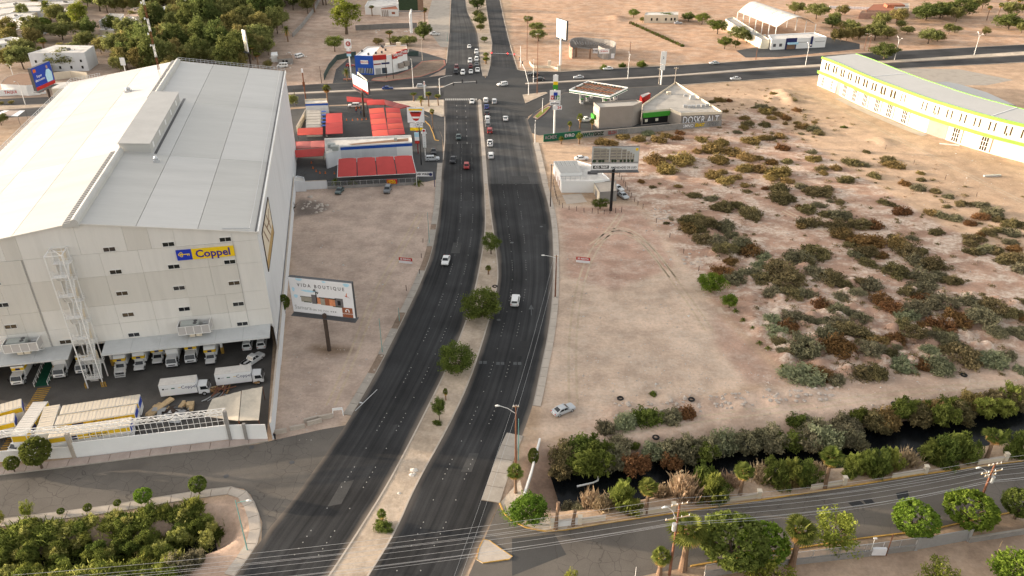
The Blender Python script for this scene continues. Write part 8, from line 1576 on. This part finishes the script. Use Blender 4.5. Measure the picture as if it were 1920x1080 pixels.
# ------------------------------------------------------------------ walls and fences at the lower right
for i, (pts, h_) in enumerate((([(1036,989),(1050,987),(1086,982)],1.2),([(1090,981),(1135,975)],.9),([(1196,966),(1262,957)],.9),([(1350,944),(1422,933)],.9),([(1520,918),(1582,908)],.9),([(1672,897),(1734,887)],.9),([(1832,871),(1884,863)],.9))): wall_thing(PL(pts), h_, .22, 'cream' if i else 'white_clean', 'low cream wall piece by the canal street, number %s from the corner' % ('one','two','three','four','five','six','seven')[i], cap='concrete_pale')
for x, y in ((1036,989),(1087,982),(1262,957),(1422,933),(1582,908),(1734,887),(1884,863)): p = P(x,y); b = MB(); b.box((p.x-.3,p.y-.3,0),(p.x+.3,p.y+.3,1.5)); b.box((p.x-.36,p.y-.36,1.5),(p.x+.36,p.y+.36,1.62)); tag(b.build('wall_pier','cream',at=p),'cream pier ending a low canal street wall piece','pier','canal wall piers')
wall_thing(PL([(982,934),(996,890),(1012,828)]), .8, .3, 'white_paint', 'low white wall at the canal head above the street corner')
wall_thing(PL([(1320,1082),(1440,1064),(1615,1044),(1715,1031)]), 1.1, .25, 'block_grey', 'grey block wall under the mesh fence at the bottom right'); mf = empty('mesh_fence', P(1500,1058), 0, 'tall wire mesh fence at the bottom right', 'fence'); q = resamp(PL([(1320,1082),(1440,1064),(1615,1044),(1715,1031)]), 13)
for p in q: b = WB(); b.tube([(p.x,p.y,1.1),(p.x,p.y,2.6)],.05,6); b.build('post','metal_galv',mf)
b = WB(); b.strip([p+Vector((0,0,2.5)) for p in q],[p+Vector((0,0,1.1)) for p in q]); b.build('wire_mesh','chain_link',mf); b = WB(); b.tube([p+Vector((0,0,2.55)) for p in q],.04,5); b.build('rail','metal_galv',mf)
wall_thing(PL([(1719,1030),(1812,1013)]), 2.3, .12, 'metal_grey', 'blue grey sheet metal gate at the bottom right', 'gate', 'sheet_gate'); wall_thing(PL([(1816,1017),(1920,1001),(2300,950)]), 1.0, .25, 'block_grey', 'low block wall right of the sheet metal gate', cap='concrete')
for x, y in ((1716,1031),(1814,1014)): p = P(x,y); b = MB(); b.box((p.x-.2,p.y-.2,0),(p.x+.2,p.y+.2,2.7)); tag(b.build('gate_post','metal_grey',at=p),'grey post at the %s end of the sheet metal gate' % ('left' if x < 1800 else 'right'),'post')
mb = empty('meter_cabinet', P(1645,1043), 0, 'white meter cabinet with thin posts before the mesh wall', 'cabinet'); p = P(1645,1043); b = MB(); b.box((-1.0,-.2,.4),(1.0,.2,1.7)); b.build('cabinet_box','pale_print',mb); b = MB(); b.tube([(-1.2,0,0),(-1.2,0,3.6)],.05,5); b.box((-1.4,-.1,3.6),(-.9,.1,3.8)); b.build('lamp_pipe','steel_white',mb); b = MB(); b.tube([(1.3,.1,0),(1.3,.1,4.4)],.08,6); b.build('post','wood_pole',mb)
pole(1868,1040,1014,'small garden lamp at the lower right corner','wood_pale',.04,name='garden_lamp',cat='lamp',group='garden lamps'); pole(1191,1082,1063,'small white garden lamp at the bottom edge','steel_white',.04,name='garden_lamp',cat='lamp',group='garden lamps')
# ------------------------------------------------------------------ yard clutter
ts_ = empty('tarp_shelter', P(440,800), 0, 'sagging tan tarp shelter in the warehouse yard corner', 'shelter'); Z = 3.1
for i, (c4, sg_) in enumerate((([(383,781),(398,748),(452,733),(447,789)],-.9),([(453.5,732.5),(492,724.5),(485,788),(448.5,789)],-.25))):
    C = PL(c4, Z); b = WB(); n = 8; vs = []
    for a in range(n+1):
        for e in range(n+1): f, g = a/n, e/n; p = C[0].lerp(C[1],f).lerp(C[3].lerp(C[2],f),g); vs.append(p+Vector((0,0,sg_*math.sin(math.pi*f)*math.sin(math.pi*g)*.9+rnd.uniform(-.05,.05))))
    b.add(vs,[(a*(n+1)+e,a*(n+1)+e+1,(a+1)*(n+1)+e+1,(a+1)*(n+1)+e) for a in range(n) for e in range(n)]); b.build('tarp_sheet','tarp',ts_,smooth=True)
    for p in C: b = WB(); b.tube([(p.x,p.y,0),(p.x,p.y,Z)],.06); b.build('post','rust',ts_)
def clutter(name, x0, y0, x1, y1, n, mats, szs, label, cat, zmax=.5, flat=False):
    for k in range(n):
        x, y = rnd.uniform(x0,x1), rnd.uniform(y0,y1); p = P(x,y); L_, W_, T_ = szs; b = MB(); a = rnd.uniform(-.5,.5)+rnd.choice((0,1.4)); b.cbox((p.x,p.y,rnd.uniform(.08,zmax)),(L_*rnd.uniform(.5,1.2),W_*rnd.uniform(.5,1.3),T_),a,rnd.uniform(-.1,.1),rnd.uniform(-.12,.12)); tag(b.build(name,rnd.choice(mats),at=p),label,cat,label)
clutter('plank',385,727,432,742,26,('wood_pale','cardboard','wood_pole'),(2.4,.22,.1),'loose plank of the splintered wood heap behind the tarp shelter','plank',1.1); clutter('steel_profile',385,742,440,748,9,('metal_galv','metal_grey'),(4.5,.16,.12),'grey steel profile stacked beside the wood heap','profile',.5)
clutter('scrap_sheet',290,762,372,792,22,('metal_grey','metal_dark','white_paint','metal_galv','wood_dark'),(2.2,.9,.1),'scrap sheet or panel lying behind the front wall truss','sheet',.4); clutter('carton',335,757,370,770,5,('cardboard','wood_pale'),(1.2,1.0,.7),'brown carton among the yard scrap','carton',.5); clutter('timber',284,760,312,768,3,('wood_pale',),(5.0,.9,.35),'long yellow timber stack beside the trailers','timber',.4); clutter('pallet',476,714,486,722,4,('wood_pale','cardboard'),(1.3,1.1,.15),'wooden pallet stacked behind the right yard truck','pallet',.9)
# ------------------------------------------------------------------ small things on the dirt lots
def rent_sign(x, y, s_, lab):
    p = P(x,y); r_ = empty('rent_sign', p, R(-12), lab, 'sign'); b = MB(); b.box((-1.7,-.05,.9),(1.7,.05,1.7)); o = b.build('top_board','red',r_); text(s_, o, 'white_clean', .62, frame((0,-.06,1.3),(1,0,0),(0,-1,0)), bold=.02); b = MB(); b.box((-1.7,-.05,.2),(1.7,.05,.88)); b.build('lower_board','pale_print',r_)
    for x_ in (-1.4,1.4): b = MB(); b.bar((x_,.08,0),(x_,.08,1.9),.1); b.bar((x_,.1,1.6),(x_,1.2,0),.08); b.build('leg','wood_pale',r_)
rent_sign(761,495,'SE RENTA','red and white rent sign on the left dirt lot'); rent_sign(1093,494,'SE RENTA','red and white rent sign on the right dirt lot')
for k, (x, y, a) in enumerate(((524,812,.28),(558,804,.32),(584,789,.42),(590,794,.42),(611,784,.3))): p = P(x,y); b = MB(); b.T = Matrix.Translation(p) @ Matrix.Rotation(a,4,'Z'); b.prism([(-1.3,-.3),(1.3,-.3),(1.3,.3),(-1.3,.3)],0,.25); b.prism([(-1.3,-.16),(1.3,-.16),(1.3,.16),(-1.3,.16)],.25,.8); tag(b.build('concrete_barrier','concrete_pale',at=p),'concrete barrier block across the side street mouth, %s from the yard corner' % ('first','second','third','fourth','fifth')[k],'barrier')
p = P(634,777); r_ = empty('barricade', p, R(10), 'white A-frame barricade at the mouth of the left dirt lot', 'barricade'); b = MB(); b.box((-.9,-.05,1.0),(.9,.05,1.5)); b.build('board','white_clean',r_); b = MB(); [b.bar((s*.8,-.02,1.4),(s*.95,t*.5,0),.12) for s in (-1,1) for t in (-1,1)]; b.build('frame','white_clean',r_)
def rocks(name, pts, m, label, cat='rock'):
    for x, y, s in pts:
        p = P(x,y); p.z = elev(p.x,p.y); b = MB(); n = 7; vs = [(0,0,s*rnd.uniform(.5,.8))]
        for zz_, rr in ((.35,.85),(0,1.0)): vs += [(math.cos(k*6.283/n)*s*rr*rnd.uniform(.7,1.2), math.sin(k*6.283/n)*s*rr*rnd.uniform(.6,1.1), zz_*s) for k in range(n)]
        b.T = Matrix.Translation(p); b.add(vs,[(0,1+k,1+(k+1) % n) for k in range(n)]+[(1+k,n+1+k,n+1+(k+1) % n,1+(k+1) % n) for k in range(n)]); tag(b.build(name,m,at=p),label,cat,label)
rocks('boulder',((776,883,.75),(772,892,.55),(777,889,.35),(748,926,.4),(914,545,.5),(926,492,.35)),'rock_pale','pale boulder on the median strip')
rocks('rubble_stone',[(rnd.gauss(592,14),rnd.gauss(388,6),rnd.uniform(.2,.6)) for _ in range(34)]+[(582,370,.9),(590,377,.5)],'rock','rubble stone heaped beside the warehouse side wall')
rocks('rubble_stone',[(x_ := rnd.uniform(1150,1560), 772-(x_-1150)*.085+rnd.uniform(-14,14), rnd.uniform(.18,.55)) for _ in range(110)],'rock','rubble stone along the mounds above the canal track')
rocks('rubble_stone',[(rnd.uniform(1225,1265),rnd.uniform(392,425),rnd.uniform(.2,.5)) for _ in range(22)]+[(rnd.uniform(1280,1318),rnd.uniform(470,500),rnd.uniform(.2,.5)) for _ in range(16)],'rock','rubble stone along the edge of the scrub field')
rocks('rubble_stone',[(rnd.gauss(540,16),rnd.gauss(28+80,7),rnd.uniform(.3,.9)) for _ in range(18)]+[(rnd.uniform(700,790),rnd.uniform(56,62),rnd.uniform(.3,.8)) for _ in range(18)],'rock_pale','rubble stone on the far waste ground')
rocks('road_stone',[(x_, 702-(x_-705)*1.9+rnd.uniform(-4,4)-14, rnd.uniform(.2,.45)) for x_ in (676,690,694,702,716,722,726,735,738)],'concrete_pale','broken kerb stone along the left verge')
for k, (x, y) in enumerate(((1296,753),(1163,748),(1230,818),(1807,704),(1677,757),(928,538),(1003,911))):
    p = P(x,y); p.z = elev(p.x,p.y)+.02; b = MB(); n = 12
    for i in range(n):
        a0, a1 = i*2*math.pi/n, (i+1)*2*math.pi/n
        ring = lambda a: [(p.x+r*math.cos(a),p.y+r*math.sin(a),p.z+z) for r, z in ((.34,.03),(.62,.0),(.66,.14),(.6,.26),(.36,.24))]
        A, B = ring(a0), ring(a1); b.add(A+B,[(j,(j+1) % 5,5+(j+1) % 5,5+j) for j in range(5)])
    tag(b.build('old_tyre','rubber',at=p),'old black tyre '+('on the rubble mounds','left of the rubble mounds','beside the canal track bushes','on the dirt track before pale saltbushes','at the canal hedge edge','lying on the median','at the canal head slope')[k],'tyre')
b = MB(); b.tube([P(1082,912,-2.0),P(1112,905,-2.0),P(1121,901,-2.0),P(1122,893,-1.8)],.16,8); tag(b.build('plastic_pipe','white_clean',at=P(1082,912,-2.0)),'white bent plastic pipe floating in the dark canal','pipe')
b = MB(); b.cbox(tuple(P(1860,331)+Vector((0,0,.3))),(5.5,.7,.5),.1); tag(b.build('pipe_bundle','metal_galv',at=P(1860,331)),'grey pipe bundle on the graded ground before the curved building','pipes'); b = MB(); b.cbox(tuple(P(1780,272)+Vector((0,0,.2))),(6,.5,.3),-.35); tag(b.build('beam','white_paint',at=P(1780,272)),'pale beam lying at the foot of the curved building','beam')
# fence posts
for pts, n, lab, m in (([(1037,345),(1042,370),(1050,388),(1060,392),(1095,398)],12,'thin dark fence post around the white house yard','wood_dark'),([(1110,400),(1130,402),(1165,398)],6,'thin dark fence post below the grey shed','wood_dark'),([(1157,325),(1170,345),(1182,370),(1196,385)],10,'thin dark fence post along the scrub field by the parked old cars','wood_dark'),([(1205,392),(1237,424),(1258,448),(1310,508)],5,'stout dark post along the edge of the scrub field','wood_dark'),([(793,455),(786,520),(762,545)],4,'short dark post on the left lot verge','wood_dark'),([(1660,280),(1765,333),(1830,370)],4,'short dark post at the graded ground edge','wood_dark')):
    for p in resamp(PL(pts), n): b = MB(); b.tube([(p.x,p.y,0),(p.x+rnd.uniform(-.1,.1),p.y,rnd.uniform(1.2,1.7))],.08,5); tag(b.build('fence_post',m,at=p),lab,'post',lab)
# tyre tracks pressed into the dirt, and litter
dirt_material('dirt_track', False, (.47, .365, .265), .3); dirt_material('dirt_track_dark', False, (.30, .225, .17), .1)
for m, nm, runs in (('dirt_track','tyre_tracks',([(1075,760),(1072,640),(1085,540),(1110,470),(1150,425),(1165,400)],[(1110,460),(1150,430),(1200,445),(1245,500),(1290,560),(1330,620)],[(1145,432),(1180,428),(1225,470),(1262,520)],[(620,760),(665,660),(700,560),(745,480),(790,400)],[(1930,715),(1700,735),(1500,765),(1330,782),(1150,812)],[(1920,380),(1740,290),(1600,215),(1500,170)],[(1470,395),(1560,440),(1700,500),(1850,600)])),):
    b = MB()
    for run in runs:
        c = resamp(smooth(PL(run),3), 40)
        for off in (-.75,.75):
            A, B = inset(c, off-.24), inset(c, off+.24); b.strip([Vector((p.x,p.y,.012+elev(p.x,p.y))) for p in A],[Vector((p.x,p.y,.012+elev(p.x,p.y))) for p in B])
    tag(b.build(nm,m),kind='stuff')
b = MB(); t_ = [(1,0,0),(-.5,.8,0),(-.5,-.8,0),(0,0,.7)]
for x0, x1, y0, y1, n in ((550,830,350,830,700),(1040,1330,390,760,900),(1200,1920,250,720,1500),(1100,1920,700,790,600),(500,640,80,160,250)):
    ps = [P(rnd.uniform(x0,x1), rnd.uniform(y0,y1)) for _ in range(n)]; XS = np.array([p.x for p in ps]); YS = np.array([p.y for p in ps]); ZS_ = terrain(XS, YS); ok = np.ones(n, bool)
    for A_, B_2 in ((LA, LB), (RA, RB)):
        for a, c in zip(A_[::4], B_2[::4]): m_ = a.lerp(c,.5); ok &= np.hypot(XS-m_.x, YS-m_.y) > 10.5
    for p, z, k_ in zip(ps, ZS_, ok):
        if not k_: continue
        s = rnd.uniform(.06,.2)*(1 if rnd.random() < .93 else 2.2); a = rnd.uniform(0,6.28); ca_, sa_ = math.cos(a)*s, math.sin(a)*s
        b.mi = 0 if rnd.random() < .8 else 1; b.add([(p.x+q[0]*ca_-q[1]*sa_, p.y+q[0]*sa_+q[1]*ca_, z+q[2]*s) for q in t_],[(0,1,3),(1,2,3),(2,0,3)])
tag(b.build('pebbles_and_litter',['rock','trash']),kind='stuff')
for pts, m in (([(1590,943),(1612,939),(1622,947),(1600,951)],'asphalt_new'),([(1618,938),(1634,936),(1640,943),(1624,946)],'asphalt_new'),([(1680,925),(1702,920),(1705,934),(1684,938)],'asphalt_new'),([(1895,915),(1905,912),(1925,925),(1912,927)],'asphalt_new'),([(960,1010),(1040,1002),(1062,1040),(960,1080)],'asphalt_old')): sheet('asphalt_patch', pts, .030 if m == 'asphalt_new' else .028, m)
mat('asphalt_seal', (.021, .021, .022), .7, .15, 1.0); mat('asphalt_mend', (.062, .061, .06), .88, .2, .5, stain=.2)
for pts, m in (([(640,905),(664,900),(640,945),(614,950)],'asphalt_mend'),([(748,770),(764,768),(752,795),(735,797)],'asphalt_seal'),([(850,455),(866,455),(862,475),(845,475)],'asphalt_mend'),([(975,640),(992,640),(986,668),(968,668)],'asphalt_seal'),([(880,850),(898,850),(884,885),(864,885)],'asphalt_mend'),([(1000,420),(1024,420),(1026,440),(1000,440)],'asphalt_seal'),([(870,360),(884,360),(884,376),(869,376)],'asphalt_seal'),([(955,330),(990,330),(994,343),(956,343)],'asphalt_mend'),([(560,1010),(590,1005),(560,1050),(530,1056)],'asphalt_seal')): sheet('asphalt_patch', pts, .036, m)
for x, y in ((472,839),(424,893),(547,867),(1015,425),(960,455),(935,600)): p = P(x,y); b = MB(); b.tube([(p.x,p.y,.0),(p.x,p.y,.042)],.42,14); tag(b.build('manhole_cover','metal_dark',at=p),kind='structure')
# ------------------------------------------------------------------ people
def person(x, y, rz, label, cloth='cloth_black', leg='cloth_black'):
    J = [(0,0,.95),(0,0,1.2),(0,0,1.42),(0,0,1.53),(0,.02,1.66),(0,.02,1.76),(.2,0,1.40),(.27,.03,1.13),(.25,.14,.92),(-.2,0,1.40),(-.27,.03,1.13),(-.25,.14,.92),(.1,0,.88),(.12,.03,.48),(.12,-.02,.08),(.13,.15,.04),(-.1,0,.88),(-.12,.03,.48),(-.12,-.02,.08),(-.13,.15,.04)]
    E_ = [(0,1),(1,2),(2,3),(3,4),(4,5),(2,6),(6,7),(7,8),(2,9),(9,10),(10,11),(0,12),(12,13),(13,14),(14,15),(0,16),(16,17),(17,18),(18,19)]
    rad = [.15,.15,.14,.06,.1,.08,.075,.055,.045,.075,.055,.045,.1,.07,.05,.045,.1,.07,.05,.045]
    me = bpy.data.meshes.new('person'); me.from_pydata(J, E_, []); o = bpy.data.objects.new('person', me); sc.collection.objects.link(o); md = o.modifiers.new('skin','SKIN'); 
    for i, v in enumerate(me.skin_vertices[0].data): v.radius = (rad[i], rad[i]); v.use_root = i == 0
    o.modifiers.new('sub','SUBSURF').levels = 1; dg = bpy.context.evaluated_depsgraph_get(); m2 = bpy.data.meshes.new_from_object(o.evaluated_get(dg)); o.modifiers.clear(); o.data = m2
    for m in (cloth, leg, 'skin', 'black'): m2.materials.append(MAT[m])
    for f in m2.polygons: z = f.center.z; f.material_index = 1 if z < .92 else 0 if z < 1.5 else (3 if (z > 1.7 or f.center.y < -.01) else 2); f.use_smooth = True
    o.location = P(x,y); o.rotation_euler = (0,0,rz); tag(o,label,'person'); return o
person(516.5,825,R(150),'person in black standing at the white yard wall corner'); person(677,216,R(180),'person in dark clothes standing beside the car wash billboard post','cloth_blue'); person(668,212,R(200),'person in red top walking in the car wash court','cloth_red','cloth_blue')
for k, (x, y) in enumerate(((650,226),(661,226),(671,225),(679,225),(687,224),(668,204),(674,203),(584,306),(587,316),(593,322),(600,325),(610,325),(627,326))):
    p = P(x,y); b = MB(); b.tube([p+Vector((0,0,.02)),p+Vector((0,0,.75))],[.2,.05],8); b.box((p.x-.25,p.y-.25,0),(p.x+.25,p.y+.25,.05)); tag(b.build('traffic_cone','orange',at=p),'orange traffic cone set out in the car wash court','cone','car wash cones')
